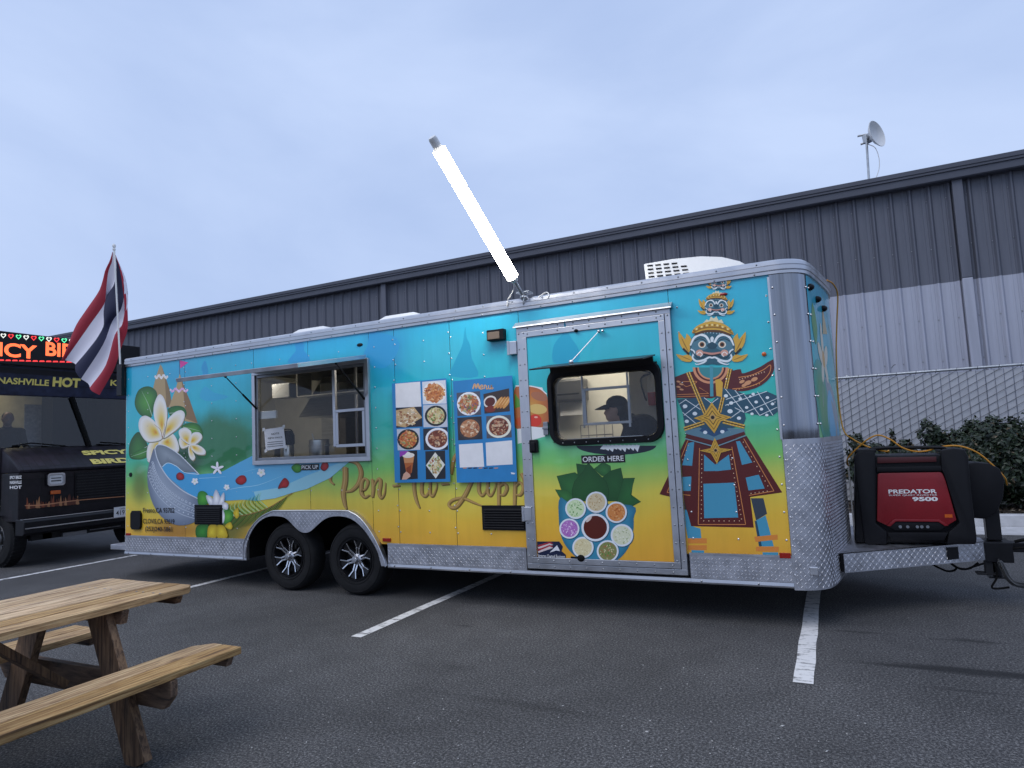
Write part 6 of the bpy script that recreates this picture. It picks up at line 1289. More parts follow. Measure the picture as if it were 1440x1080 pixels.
picture([(618, 525), (822, 512), (832, 705), (626, 715)], B2, 'dish', ['b87a50', 'd8a880', '8a4a30', 'c89470', 'e6d0b0'], '2c2a30', plate='3a3436', plate_r=.5, food_r=.36, n=90)
picture([(862, 512), (1068, 500), (1078, 690), (866, 700)], B2, 'dish', mt_, '50525c', plate='ecead8', plate_r=.5, food_r=.34)
picture([(632, 750), (832, 738), (845, 938), (640, 945)], B2, 'blank', [], 'e0e0ee'); picture([(858, 735), (1080, 715), (1086, 918), (866, 930)], B2, 'blank', [], 'e6e4f0')
pr = Print(picmap, .0006)
for pts, w in (([(750, 282), (765, 240), (778, 275), (792, 238), (806, 282)], 2.0), ([(812, 268), (832, 262), (826, 248), (812, 262), (818, 284), (838, 276)], 1.5), ([(846, 282), (848, 252), (862, 256), (866, 282), (876, 276)], 1.5), ([(882, 250), (884, 278), (900, 278), (906, 250), (910, 282), (922, 270)], 1.5)): pr.stroke(C7(pts), w, hx('d8a878'))
pr.build('lettering', B2, 'vinyl_print')
pr = Print(picmap, .0004)
for k in range(7): pr.poly(C7([(665+k*44, 946), (700+k*44, 944), (698+k*44, 952), (668+k*44, 955)]), hx('2a1c1c') if k % 3 else hx('c89070'))
pr.poly(C7([(1070, 985), (1108, 990), (1100, 1002), (1075, 1000)]), hx('e0e4e8')); pr.build('picture_edge', B2, 'photo_print')
# ------------------------------------------------------------------ trailer tongue
G7 = Crop(1140, 560, 4.8); GH = Crop(1300, 730, 10.2857)
YC = 1.25
A0, A1 = Vector((8.02, 0.42, 0.42)), Vector((PY(1385, 775, YC-.06).x, YC-0.06, 0.42))
for sg in (1, -1):
    a = Vector((A0.x, YC-sg*(YC-A0.y), .42)); b = Vector((A1.x, YC-sg*(YC-A1.y), .42))
    s = MB(); s.bar(a, b, .06, .13); s.build('tongue_rail', 'frame_steel', TR)
d = (A1-A0); L = d.length; d.normalize(); nrm = Vector((d.y, -d.x, 0))
s = MB()
def tp(u, v, h): p = A0+d*u+nrm*(.034+h); return Vector((p.x, p.y, .352+v))
s.hexa([tp(0, 0, 0), tp(L-.02, 0, 0), tp(L-.02, 0, .004), tp(0, 0, .004), tp(0, .142, 0), tp(L-.02, .142, 0), tp(L-.02, .142, .004), tp(0, .142, .004)]); tpl = s.build('tongue_plate', 'tread_plate', TR)
s = MB(); tread(s, lambda u, v, h: tp(u, v+.006, .0042+h), L-.03, .135); s.build('tread_bumps', 'tread_plate', tpl, fix=False, kind='stuff')
u0 = L*.70; s = MB(); s.hexa([tp(u0, .03, .008), tp(u0+.10, .03, .008), tp(u0+.10, .03, .013), tp(u0, .03, .013), tp(u0, .125, .008), tp(u0+.10, .125, .008), tp(u0+.10, .125, .013), tp(u0, .125, .013)]); s.build('plate_cutout', 'black_paint', tpl)
s = MB(); s.poly([(8.0, .40, .497), (A1.x, YC-.10, .497), (A1.x, YC+.10, .497), (8.0, 2.10, .497)]); s.build('tongue_deck', 'tread_plate', TR, fix=False)
e0 = PY(1384, 775, YC-.1).x; e1 = PY(1424, 770, YC-.1).x
s = MB(); s.box(e0, e1, YC-.12, YC+.12, .335, .495); s.box(e1, e1+.5, YC-.06, YC+.06, .41, .485); s.build('coupler', 'black_paint', TR, bevel=.008)
s = MB(); s.tube(catmull([(e1+.02, YC-.1, .50), (e1+.08, YC-.13, .52), (e1+.16, YC-.1, .51), (e1+.3, YC-.08, .50)], 5), .014, 6); s.tube(catmull([(e1-.02, YC-.1, .44), (e1+.06, YC-.14, .46), (e1+.2, YC-.13, .455)], 5), .01, 6); s.build('brake_cable', 'black_rubber', TR)
# jack
jx = PY(1391, 700, YC).x; s = MB(); s.box(jx-.05, jx+.05, YC-.05, YC+.05, .50, .95); s.cyl((jx, YC, .21), (jx, YC, .5), .032, 12); s.box(jx-.07, jx+.07, YC-.07, YC+.07, .20, .212); jk = s.build('tongue_jack', 'black_paint', TR, bevel=.006)
s = MB(); pr_ = [PY(x, y, YC-.13) for x, y in GH([])] ; q = [PY(x, y, YC-.12) for x, y in ((1356, 728), (1356, 652), (1372, 650), (1392, 652), (1406, 659), (1413, 675), (1411, 700), (1402, 722), (1385, 730))]
s.prism([(p.x, YC-.12, p.z) for p in q], (0, .24, 0)); s.build('jack_motor_cover', 'black_plastic', jk, bevel=.015, smooth=True)
# hanging cables and chain
s = MB()
for pts in ([(120, 655), (200, 700), (330, 752), (430, 740), (480, 690)], [(380, 640), (470, 700), (600, 722), (700, 690), (860, 640)], [(400, 650), (520, 720), (660, 710), (780, 630)], [(1010, 640), (1050, 740), (1040, 860), (975, 980), (1050, 1005), (1230, 985)]):
    s.tube(catmull([PY(x, y, YC-.12-.002*i) for i, (x, y) in enumerate(GH(pts))], 6), .0085, 6)
s.build('wiring_cable', 'black_rubber', TR, smooth=True)
s = MB(); path = catmull([PY(x, y, YC-.18) for x, y in GH([(1090, 620), (1150, 740), (1210, 850), (1300, 930), (1420, 960), (1560, 975)])], 6); k = 0; acc = 0
for a, b in zip(path, path[1:]):
    m_ = (a+b)/2; dd = (b-a).normalized(); sd_ = dd.cross(Vector((0, 1, 0))).normalized() if k % 2 else Vector((0, 1, 0)); k += 1
    s.tube([m_+dd*(.026*cos(2*pi*j/10))+sd_*(.016*sin(2*pi*j/10)) for j in range(11)], .0062, 5, False)
s.build('safety_chain', 'dark_steel', TR, smooth=True)
s = MB(); b_ = GH([(905, 640), (925, 740)]); p0, p1 = PY(*b_[0], YC-.05), PY(*b_[1], YC-.05); s.box(p0.x-.02, p0.x+.03, YC-.1, YC-.02, p1.z-.02, .34); s.box(p0.x-.08, p0.x+.06, YC-.1, YC, p1.z-.03, p1.z-.015); s.build('jack_foot', 'frame_steel', TR, bevel=.004)

mat('dark_red', rgb(70, 14, 18), .5)
# ------------------------------------------------------------------ generator
YG = 0.86
def GP(x, y, yy=YG): px_, py_ = one(G7, x, y); return PY(px_, py_, yy)
gx0, gx1 = GP(300, 800).x, GP(1060, 800).x; gz = 0.4995
gen = thing('generator', 'red and black inverter generator strapped on the trailer tongue', 'generator', ((gx0+gx1)/2, YG+.3, gz))
def gpris(pts, y0, y1, name, mt, bev=.01, par=None):
    P = [GP(x, y) for x, y in pts]; s = MB(); s.prism([(p.x, y0, max(p.z, gz)) for p in P], (0, y1-y0, 0)); return s.build(name, mt, par or gen, bevel=bev, smooth=True)
gpris([(300, 985), (305, 430), (330, 395), (1040, 380), (1060, 430), (1105, 985)], YG+.03, YG+.58, 'body', 'black_plastic', .03)
gpris([(365, 985), (330, 700), (290, 400), (320, 358), (435, 358), (440, 500), (440, 840), (515, 900), (515, 985)], YG-.02, YG+.035, 'corner_guard', 'black_plastic', .015)
gpris([(915, 985), (930, 900), (1000, 840), (900, 520), (880, 480), (875, 350), (960, 336), (1035, 345), (1062, 390), (1080, 620), (1120, 940), (1115, 985)], YG-.02, YG+.035, 'corner_guard', 'black_plastic', .015)
gpris([(445, 465), (880, 455), (885, 490), (445, 498)], YG-.012, YG+.03, 'upper_trim', 'black_plastic', .006)
gpris([(450, 400), (850, 395), (850, 430), (450, 440)], YG+.005, YG+.029, 'vent_bar', 'dark_red', .004)
rp = gpris([(452, 515), (465, 505), (875, 498), (892, 510), (912, 560), (985, 822), (925, 858), (862, 822), (565, 818), (512, 858), (447, 828)], YG-.005, YG+.031, 'red_panel', 'red_plastic', .008)
gpris([(550, 835), (870, 838), (920, 865), (870, 895), (575, 895), (520, 865)], YG+.006, YG+.0305, 'control_panel', 'black_plastic', .004)
gpris([(565, 815), (865, 818), (930, 858), (905, 862), (862, 833), (575, 831), (538, 864), (512, 860)], YG-.008, YG-.0045, 'panel_edge', 'red_plastic', .001)
gpris([(515, 905), (930, 905), (900, 960), (545, 962)], YG-.01, YG+.03, 'lower_guard', 'black_plastic', .006)
def gtext(t_, x0, y0, x1, y1, mt='white_print', bold=0.02):
    a, b = GP(x0, y0, YG-.006), GP(x1, y0, YG-.006); h = GP((x0+x1)/2, y1, YG-.006).z-GP((x0+x1)/2, y0, YG-.006).z
    text_mesh(t_, Vector((a.x, YG-.0062, (a.z+b.z)/2)), (1, 0, 0), (0, 0, 1), b.x-a.x, h, 'lettering', mt, rp, 0.0, bold)
gtext('PREDATOR', 526, 643, 853, 615, bold=.03); gtext('SUPER QUIET INVERTER', 528, 661, 855, 649, bold=.0); gtext('9500', 688, 695, 860, 666, bold=.045)
s = MB(); a, b = GP(905, 805), GP(955, 783); s.box(a.x, b.x, YG-.0075, YG-.0055, a.z, b.z); s.build('label', 'amber_lens', rp)
s = MB(); 
for x in (605, 655, 720, 750, 790): p = GP(x, 868); s.cyl((p.x, YG+.0055, p.z), (p.x, YG-.004, p.z), .012, 10)
s.build('knobs', 'alu_dark', gen, kind='stuff')
for x in (360, 960):
    p = GP(x, 356); s = MB(); s.box(p.x-.06, p.x+.09, YG+.0, YG+.55, p.z-.02, p.z+.012); s.build('top_rib', 'black_plastic', gen, bevel=.012)
s = MB(); a, b = GP(440, 352), GP(880, 345); s.tube(catmull([(a.x-.02, YG+.1, a.z-.02), (a.x, YG+.1, a.z+.012), (b.x, YG+.1, b.z+.012), (b.x+.02, YG+.1, b.z-.02)], 5), .014, 8); s.build('carry_handle', 'black_plastic', gen, smooth=True)
# extension cord
def cord(name, pts, r, mt, label):
    s = MB(); s.tube(catmull(pts, 8), r, 7); o = s.build(name, mt, None, smooth=True); tag(o, label, 'cord'); return o
cx_ = 8.13
cord('extension_cord', [PY(x, y, yy) for x, y, yy in ((1163, 394, 1.0), (1172, 400, 1.1), (1178, 415, 1.2), (1177, 450, 1.25), (1176, 500, 1.25), (1179, 560, 1.25), (1186, 604, 1.2), (1200, 618, 1.1), (1225, 630, 1.0), (1248, 635, .95), (1249, 633.5, .93))], .0065, 'yellow_cord', 'yellow cord running down the trailer nose to the generator')
cord('extension_cord', [PY(x, y, yy) for x, y, yy in ((1193, 655, 1.0), (1192, 645, .95), (1206, 630, .92), (1220, 618, .9), (1235, 612, .9), (1252, 618, .9), (1268, 629, .92), (1285, 634.5, .95), (1303, 634, .95), (1325, 628, 1.0), (1350, 627.5, 1.05), (1375, 637, 1.1), (1398, 656, 1.15), (1413, 672, 1.2), (1416, 682, 1.25))], .0065, 'yellow_cord', 'yellow cord looping over the top of the generator')
cord('rope', [PY(x, y, 1.05) for x, y in ((1193, 650), (1196, 690), (1200, 730), (1203, 762))], .007, 'white_cord', 'thin pale cord hanging beside the trailer nose')

# ------------------------------------------------------------------ work lamp on the roof edge
LB0 = PY(737, 418, -.02); LT0 = PY(609, 196, -1.15)
lamp = thing('tube_lamp', 'glowing white tube lamp on a leaning pole above the trailer roof', 'lamp', LB0)
def LPt(t): return LB0+(LT0-LB0)*t
s = MB(); s.tube([LPt(.0), LPt(.125)], .016, 10); s.ball(LPt(0), .04, .04, .03); s.box(LB0.x-.06, LB0.x+.06, -.06, .05, 2.80, 2.815); s.build('pole', 'galv', lamp, smooth=True)
s = MB(); s.tube([LPt(.115), LPt(.145)], [.03, .05], 14); s.build('lower_cap', 'white_plastic', lamp, smooth=True)
s = MB(); s.tube([LPt(.145), LPt(.945)], .052, 20); s.build('light_tube', 'tube_light', lamp, smooth=True)
s = MB(); s.tube([LPt(.945), LPt(.955), LPt(1.0), LPt(1.012)], [.048, .036, .036, .03], 14); s.build('upper_cap', 'white_plastic', lamp, smooth=True)
s = MB(); ax_ = (LT0-LB0).normalized(); q = LPt(.72)+Vector((.052, 0, .0)); s.ball(q, .012); s.build('hook', 'alu_dark', lamp)
s = MB(); s.tube(catmull([LPt(.125), PY(722, 408, -.05), PY(715, 420, -.04), PY(713, 431, -.03)], 6), .006, 6); s.tube(catmull([PY(735, 428, -.03), PY(738, 417, -.05), PY(744, 421, -.03)], 6), .006, 6); s.tube(catmull([PY(757, 418, -.02), PY(768, 411, -.02), PY(772, 415, -.02), PY(770, 420, -.02)], 6), .005, 6); s.build('lamp_wire', 'white_cord', lamp)

# ------------------------------------------------------------------ flag at the trailer rear
C1 = Crop(0, 330, 4.0)
fp0, fp1 = PY(170.5, 552, -.04), PY(160.5, 348, -.04)
fl = thing('flag', 'red, white and blue striped flag drooping from a white pole at the trailer rear', 'flag', fp0)
s = MB(); s.tube([PY(169.5, 520, -.04), fp1], .011, 10); s.ball(fp1+Vector((0, 0, .02)), .022, .022, .03); s.lathe([(.016, 0), (.02, .02), (.012, .03)], fp1-Vector((0, 0, .04)), (0, 0, 1), 10); s.build('pole', 'white_plastic', fl, smooth=True)
a, b = PY(167.2, 513, -.04), PY(173.5, 556, -.04); s = MB(); s.box(a.x, b.x, -.07, -.002, b.z, a.z); s.box(b.x-.002, .01, -.03, -.003, b.z+.1, a.z-.1); s.build('pole_bracket', 'black_paint', fl, bevel=.005)
BD = [[(632, 95), (622, 140), (600, 205), (560, 310), (490, 415), (430, 505), (390, 600), (358, 700)], [(634, 98), (630, 150), (608, 215), (595, 335), (585, 392), (510, 500), (440, 600), (365, 706)],
      [(637, 100), (655, 160), (645, 270), (600, 345), (583, 430), (578, 530), (505, 635), (425, 730)], [(640, 100), (672, 180), (692, 245), (699, 330), (680, 420), (630, 490), (579, 620), (455, 812)],
      [(642, 100), (680, 195), (700, 280), (712, 390), (690, 500), (645, 565), (594, 735), (505, 860)], [(644, 98), (686, 210), (708, 320), (718, 430), (716, 540), (680, 640), (640, 760), (560, 902)]]
FC = [hx('9c2436'), hx('d8d6e2'), hx('1e2240'), hx('d8d6e2'), hx('9c2436')]
dep = [[0, -.03, -.08, -.16, -.22, -.26, -.28, -.30], [0, -.02, -.03, -.06, -.12, -.2, -.24, -.27], [0, .0, -.03, -.10, -.04, -.04, -.14, -.22], [0, .02, .03, .02, -.03, -.08, -.02, -.15], [0, .02, .05, .05, .0, -.03, -.06, -.10], [0, .03, .06, .08, .06, .02, -.03, -.06]]
rows = []
for bl, dl in zip(BD, dep):
    P = [Vector((x, y, dl[i]*100)) for i, (x, y) in enumerate(C1(bl))]; rows.append([PY(p.x, p.y, .0+abs(p.z)/100*.6) for p in catmull(P, 4)])
names = ('red', 'white', 'blue', 'white', 'red')
for i in range(5):
    s = MB(); sub = []
    for k in range(5):
        t = k/4; bul = .035*sin(pi*t)*(1 if i % 2 else -1); sub.append([a*(1-t)+b*t+Vector((0, bul*min(1, j/8), 0)) for j, (a, b) in enumerate(zip(rows[i], rows[i+1]))])
    s.loft(sub, col=None); s.c = [FC[i]]*len(s.v); s.build('stripe', 'flag_cloth', fl, smooth=True, fix=False, angle=180)

# ------------------------------------------------------------------ picnic table
def wood_mat(name, c1, c2, c3, axis=(9, 0.55, 9)):
    m, n, l, b = new_mat(name); tc = n.new('ShaderNodeTexCoord'); mp = n.new('ShaderNodeMapping'); mp.inputs['Scale'].default_value = axis; l.new(tc.outputs['Object'], mp.inputs['Vector'])
    oi = n.new('ShaderNodeObjectInfo'); ad = n.new('ShaderNodeVectorMath'); ad.operation = 'ADD'; cm = n.new('ShaderNodeCombineXYZ'); sc_ = n.new('ShaderNodeMath'); sc_.operation = 'MULTIPLY'; sc_.inputs[1].default_value = 37.0
    l.new(oi.outputs['Random'], sc_.inputs[0]); l.new(sc_.outputs[0], cm.inputs[0]); l.new(sc_.outputs[0], cm.inputs[1]); l.new(mp.outputs['Vector'], ad.inputs[0]); l.new(cm.outputs[0], ad.inputs[1])
    t = n.new('ShaderNodeTexNoise'); t.inputs['Scale'].default_value = 6.5; t.inputs['Detail'].default_value = 9; t.inputs['Roughness'].default_value = .68; t.inputs['Distortion'].default_value = .6; l.new(ad.outputs[0], t.inputs['Vector'])
    t3 = n.new('ShaderNodeTexNoise'); t3.inputs['Scale'].default_value = 1.6; t3.inputs['Detail'].default_value = 4; l.new(tc.outputs['Object'], t3.inputs['Vector'])
    r = n.new('ShaderNodeValToRGB'); e = r.color_ramp.elements; e[0].position = .33; e[0].color = c1; e[1].position = .66; e[1].color = c3; x = e.new(.46); x.color = c2
    l.new(t.outputs['Fac'], r.inputs['Fac']); r3 = n.new('ShaderNodeValToRGB'); r3.color_ramp.elements[0].position = .3; r3.color_ramp.elements[0].color = (.62, .60, .58, 1); r3.color_ramp.elements[1].position = .65; r3.color_ramp.elements[1].color = (1, 1, 1, 1); l.new(t3.outputs['Fac'], r3.inputs['Fac'])
    mx = n.new('ShaderNodeMixRGB'); mx.blend_type = 'MULTIPLY'; mx.inputs['Fac'].default_value = 1; l.new(r.outputs['Color'], mx.inputs['Color1']); l.new(r3.outputs['Color'], mx.inputs['Color2']); l.new(mx.outputs['Color'], b.inputs['Base Color'])
    mp4 = n.new('ShaderNodeMapping'); mp4.inputs['Scale'].default_value = tuple(max(1.2, a*7) if a > 2 else a*1.6 for a in axis); l.new(tc.outputs['Object'], mp4.inputs['Vector'])
    t4 = n.new('ShaderNodeTexNoise'); t4.inputs['Scale'].default_value = 1.6; t4.inputs['Detail'].default_value = 5; t4.inputs['Distortion'].default_value = .4; l.new(mp4.outputs['Vector'], t4.inputs['Vector'])
    r4 = n.new('ShaderNodeValToRGB'); r4.color_ramp.elements[0].position = .36; r4.color_ramp.elements[0].color = (.46, .41, .36, 1); r4.color_ramp.elements[1].position = .47; r4.color_ramp.elements[1].color = (1, 1, 1, 1); l.new(t4.outputs['Fac'], r4.inputs['Fac'])
    m4 = n.new('ShaderNodeMixRGB'); m4.blend_type = 'MULTIPLY'; m4.inputs['Fac'].default_value = 1; l.new(mx.outputs['Color'], m4.inputs['Color1']); l.new(r4.outputs['Color'], m4.inputs['Color2']); hs = n.new('ShaderNodeHueSaturation'); vr = n.new('ShaderNodeMapRange'); vr.inputs[3].default_value = .80; vr.inputs[4].default_value = 1.12; l.new(oi.outputs['Random'], vr.inputs[0]); l.new(vr.outputs[0], hs.inputs['Value']); sr = n.new('ShaderNodeMapRange'); sr.inputs[3].default_value = 1.05; sr.inputs[4].default_value = .75; l.new(oi.outputs['Random'], sr.inputs[0]); l.new(sr.outputs[0], hs.inputs['Saturation']); l.new(m4.outputs['Color'], hs.inputs['Color']); l.new(hs.outputs['Color'], b.inputs['Base Color'])
    b.inputs['Roughness'].default_value = .72; bp = n.new('ShaderNodeBump'); bp.inputs['Strength'].default_value = .6; bp.inputs['Distance'].default_value = .006; l.new(t.outputs['Fac'], bp.inputs['Height']); l.new(bp.outputs['Normal'], b.inputs['Normal'])
wood_mat('wood_top', rgb(92, 66, 40), rgb(190, 150, 98), rgb(232, 198, 142)); wood_mat('wood_leg', rgb(60, 43, 30), rgb(112, 84, 58), rgb(150, 116, 80), (6, 6, .8)); wood_mat('wood_cross', rgb(52, 38, 28), rgb(96, 70, 48), rgb(130, 98, 66), (.8, 6, 6))
TX, TY0, TY1 = 4.37, -4.75, -2.72
tab = thing('picnic_table', 'weathered wooden picnic table with two attached benches', 'picnic table', (TX, (TY0+TY1)/2, 0))
def plank(x0, x1, z0, z1, y0, y1, ch=0.0, side_=0):
    s = MB(); 
    if ch: 
        P = [(x0, y0), (x1, y0), (x1, y1-(ch if side_ > 0 else 0)), (x1-(ch if side_ > 0 else 0), y1), (x0+(ch if side_ < 0 else 0), y1), (x0, y1-(ch if side_ < 0 else 0))]
        Q = []
        for p in P:
            if not Q or (Vector(p)-Vector(Q[-1])).length > 1e-4: Q.append(p)
        s.prism([(x, y, z0) for x, y in Q], (0, 0, z1-z0))
    else: s.box(x0, x1, y0, y1, z0, z1)
    return s.build('plank', 'wood_top', tab, bevel=.005)
x = TX-.415
for i in range(6):
    w_ = .1245; plank(x, x+w_, .712, .75+random.uniform(-.001, .001), TY0, TY1+random.uniform(-.006, .006), .045 if i in (0, 5) else 0, -1 if i == 0 else 1); x += w_+.0095
for bx in (TX-.74, TX+.445):
    for i in range(2): plank(bx+i*.147, bx+i*.147+.142, .405, .443, TY0+.01, TY1-.0, .08 if (i == 0 and bx > TX) else 0, -1)
for k, y in enumerate((TY1-.47, TY0+.40)):
    for sg in (-1, 1):
        yy = y+.02*sg; s = MB(); s.bar((TX+sg*.22, yy, .708), (TX+sg*.55, yy, -.0), .042, .15, (1, 0, .0)); s.build('leg', 'wood_leg', tab, bevel=.004)
    s = MB(); s.prism([(TX-.68, y+.046, .265), (TX-.74, y+.046, .33), (TX-.74, y+.046, .402), (TX+.74, y+.046, .402), (TX+.74, y+.046, .33), (TX+.68, y+.046, .265), (TX-.62, y+.046, .264)], (0, .038, 0)); s.build('crossbar', 'wood_cross', tab, bevel=.004)
    s = MB(); s.prism([(TX-.38, y+.042, .71), (TX+.38, y+.042, .71), (TX+.36, y+.042, .64), (TX-.36, y+.042, .64)], (0, .038, 0)); s.build('top_batten', 'wood_cross', tab, bevel=.004)
    m_ = (TY0+TY1)/2; s = MB(); s.bar((TX-.01, y-.02 if k == 0 else y+.10, .33), (TX-.01, m_+(.12 if k == 0 else -.12), .69), .038, .09, (1, 0, 0)); s.build('brace', 'wood_leg', tab, bevel=.003)
for bx in (TX-.74, TX+.445):
    s = MB(); s.prism([(bx+.02, TY1-.07, .404), (bx+.27, TY1-.07, .404), (bx+.25, TY1-.07, .355), (bx+.04, TY1-.07, .355)], (0, .038, 0)); s.build('bench_batten', 'wood_cross', tab, bevel=.003)
s = MB(); s.prism([(TX-.38, TY1-.12, .71), (TX+.38, TY1-.12, .71), (TX+.36, TY1-.12, .67), (TX-.36, TY1-.12, .67)], (0, .038, 0)); s.build('top_batten', 'wood_cross', tab, bevel=.003)
s = MB(); rnd = random.Random(4)
for i in range(6):
    for y in (TY1-.28, TY0+.34):
        for dx in (.04, .095): s.lathe([(.006, 0), (.005, .0012)], (TX-.415+i*.1395+dx, y+.06, .7505), (0, 0, 1), 6)
s.build('nail_heads', 'alu_dark', tab, kind='stuff')
# ------------------------------------------------------------------ black food truck behind the flag
def plank_print(name, c1, c2, cm, rot):
    m, n, l, b = new_mat(name); tc = n.new('ShaderNodeTexCoord'); mp = n.new('ShaderNodeMapping'); mp.inputs['Rotation'].default_value = rot; l.new(tc.outputs['Object'], mp.inputs['Vector'])
    br = n.new('ShaderNodeTexBrick'); br.inputs['Scale'].default_value = 1.0; br.inputs['Brick Width'].default_value = .42; br.inputs['Row Height'].default_value = .11; br.inputs['Mortar Size'].default_value = .006
    br.inputs['Color1'].default_value = c1; br.inputs['Color2'].default_value = c2; br.inputs['Mortar'].default_value = cm; l.new(mp.outputs['Vector'], br.inputs['Vector'])
    t = n.new('ShaderNodeTexNoise'); t.inputs['Scale'].default_value = 9; t.inputs['Detail'].default_value = 6; l.new(tc.outputs['Object'], t.inputs['Vector'])
    r = n.new('ShaderNodeValToRGB'); r.color_ramp.elements[0].position = .3; r.color_ramp.elements[0].color = (.5, .5, .5, 1); r.color_ramp.elements[1].position = .7; r.color_ramp.elements[1].color = (1.3, 1.3, 1.3, 1); l.new(t.outputs['Fac'], r.inputs['Fac'])
    x = n.new('ShaderNodeMixRGB'); x.blend_type = 'MULTIPLY'; x.inputs['Fac'].default_value = 1; l.new(br.outputs['Color'], x.inputs['Color1']); l.new(r.outputs['Color'], x.inputs['Color2']); l.new(x.outputs['Color'], b.inputs['Base Color'])
    b.inputs['Roughness'].default_value = .42; b.inputs['Specular IOR Level'].default_value = .35
plank_print('truck_wrap', rgb(32, 26, 30), rgb(17, 15, 21), rgb(8, 8, 10), (pi/2, 0, pi/2)); plank_print('truck_brow', rgb(40, 46, 70), rgb(30, 36, 58), rgb(12, 14, 24), (pi/2, 0, pi/2)); plank_print('hood_wrap', rgb(34, 30, 40), rgb(20, 18, 26), rgb(8, 8, 10), (0, 0, 0))
mat('chrome', (0.6, 0.6, 0.62, 1), 0.15, 1.0)
mat('cream_wall', (0.72, 0.66, 0.46, 1), 0.6, var=.1)
mat('plate_white', (0.75, 0.75, 0.76, 1), .5)
BY0, BY1 = -0.10, 2.30; XW0, XW1, XN = -2.98, -3.24, -2.50
tk = thing('food_truck', 'black food truck with a lit red letter sign, parked behind the flag', 'truck', (-5.5, 1.1, 0))
s = MB(); s.box(-8.6, -4.9, BY0, BY1, .55, 3.0)
s.box(-4.9, -3.30, BY0, BY0+.05, .75, 2.98); s.box(-4.9, -3.30, BY1-.05, BY1, .75, 2.98); s.box(-4.9, -3.30, BY0+.05, BY1-.05, 2.94, 3.0); s.box(-4.9, -2.95, BY0+.05, BY1-.05, .70, .75)
s.build('body', 'truck_wrap', tk)
# brow above windshield
s = MB(); s.hexa([(-3.36, BY0, 2.55), (-3.24, BY0, 2.55), (-3.24, BY1, 2.55), (-3.36, BY1, 2.55), (-3.36, BY0, 2.999), (-3.18, BY0, 2.999), (-3.18, BY1, 2.999), (-3.36, BY1, 2.999)]); brow = s.build('brow', 'truck_brow', tk, bevel=.012)
for j in range(4):
    s = MB(); s.box(-3.182, -3.176, BY0+.02+j*.6, BY0+.60+j*.6, 2.80, 2.985) if False else None
def browtext(t_, px0, py0, px1, py1, mt='yellow_print', bold=.02):
    xq = -3.205; a, b = PX(px0, py0, xq), PX(px1, (py0), xq); h = PX((px0+px1)/2, py1, xq).z-PX((px0+px1)/2, py0, xq).z; zc = (a.z+b.z)/2; n_ = Vector((.06, 0, 0)); vv = Vector((.06, 0, .449)).normalized()
    zz = PX((px0+px1)/2, py0+1, xq).z; text_mesh(t_, Vector((-3.24+.06*(zz-2.55)/.449+.004, a.y, zz)), (0, 1, 0), vv, b.y-a.y, h, 'lettering', mt, brow, .0, bold)
browtext('NASHVILLE', -3, 540, 69, 531, bold=.03); browtext('HOT', 74, 543.5, 113, 530, bold=.05); browtext('KITCHEN', 155, 543, 215, 535, bold=.03)
# cab front: pillars, windshield, hood
for y in (BY0, BY1-.12):
    s = MB(); s.hexa([(XW0-.08, y, 1.72), (XW0, y, 1.72), (XW0, y+.12, 1.72), (XW0-.08, y+.12, 1.72), (XW1-.10, y, 2.551), (XW1, y, 2.551), (XW1, y+.12, 2.551), (XW1-.10, y+.12, 2.551)]); s.build('pillar', 'truck_wrap', tk, bevel=.01)
ws = MB(); ws.add([(XW0-.012, BY0+.12, 1.74), (XW0-.012, BY1-.12, 1.74), (XW1-.012, BY1-.12, 2.55), (XW1-.012, BY0+.12, 2.55)], [(0, 1, 2, 3)]); wsh = ws.build('windshield', 'windshield_glass', tk, fix=False)
pm0, pm1 = PX(126, 618, XW0), PX(101, 556, XW1)
s = MB(); s.bar(Vector((XW0+.005, pm0.y, 1.72)), Vector((XW1+.005, pm1.y, 2.555)), .05, .05); s.bar(Vector((XW0+.02, pm0.y-.03, 1.72)), Vector((XW1+.02, pm1.y-.03, 2.555)), .012, .02); s.build('centre_bar', 'black_rubber', wsh)
s = MB(); s.tube([(XW0+.03, .95, 1.745), (XW0+.03, .45, 1.80), (XW0+.02, .2, 1.76)], .012, 6); s.tube([(XW0+.03, 2.0, 1.745), (XW0+.03, 1.5, 1.79)], .012, 6); s.build('wiper', 'black_rubber', wsh)
hd = MB(); pr_h = [(XW0-.05, 1.735), (XW0+.02, 1.725), (-2.72, 1.60), (-2.55, 1.47), (-2.47, 1.40), (-2.48, 1.36), (XW0-.05, 1.36)]
hd.prism([(x, .06, z) for x, z in pr_h], (0, BY1-.16, 0)); hood = hd.build('hood', 'hood_wrap', tk, bevel=.02, smooth=True)
def hoodpt(px_, py_):
    n_ = Vector((.13, 0, .17)).normalized(); p0 = Vector((-2.55, 0, 1.47)); dd = ray(px_, py_); return CAM+dd*((p0-CAM).dot(n_)/dd.dot(n_))
vh = Vector((-.17, 0, .13)).normalized()
for t_, px0, px1, py_, h_ in (('SPICY', 118, 184, 640.5, .12), ('BIRDZ', 131, 205, 653, .13)):
    a, b = hoodpt(px0, py_), hoodpt(px1, py_); text_mesh(t_, Vector((a.x, a.y, a.z))+Vector((.13, 0, .17)).normalized()*.006, (0, 1, 0), vh, b.y-a.y, h_, 'lettering', 'yellow_print', hood, 0.0, .05)
fr = MB(); fr.box(-2.96, XN, .06, .36, .66, 1.358); fr.box(-2.96, XN-.02, .36, BY1-.10, .66, 1.358); front_f = fr.build('front_fascia', 'truck_wrap', tk, bevel=.012)
s = MB(); s.box(-3.9, -2.96, .04, .12, 1.0, 1.74); s.box(-3.9, -3.50, .04, .12, .55, 1.0); s.build('side_fender', 'truck_wrap', tk, bevel=.01)
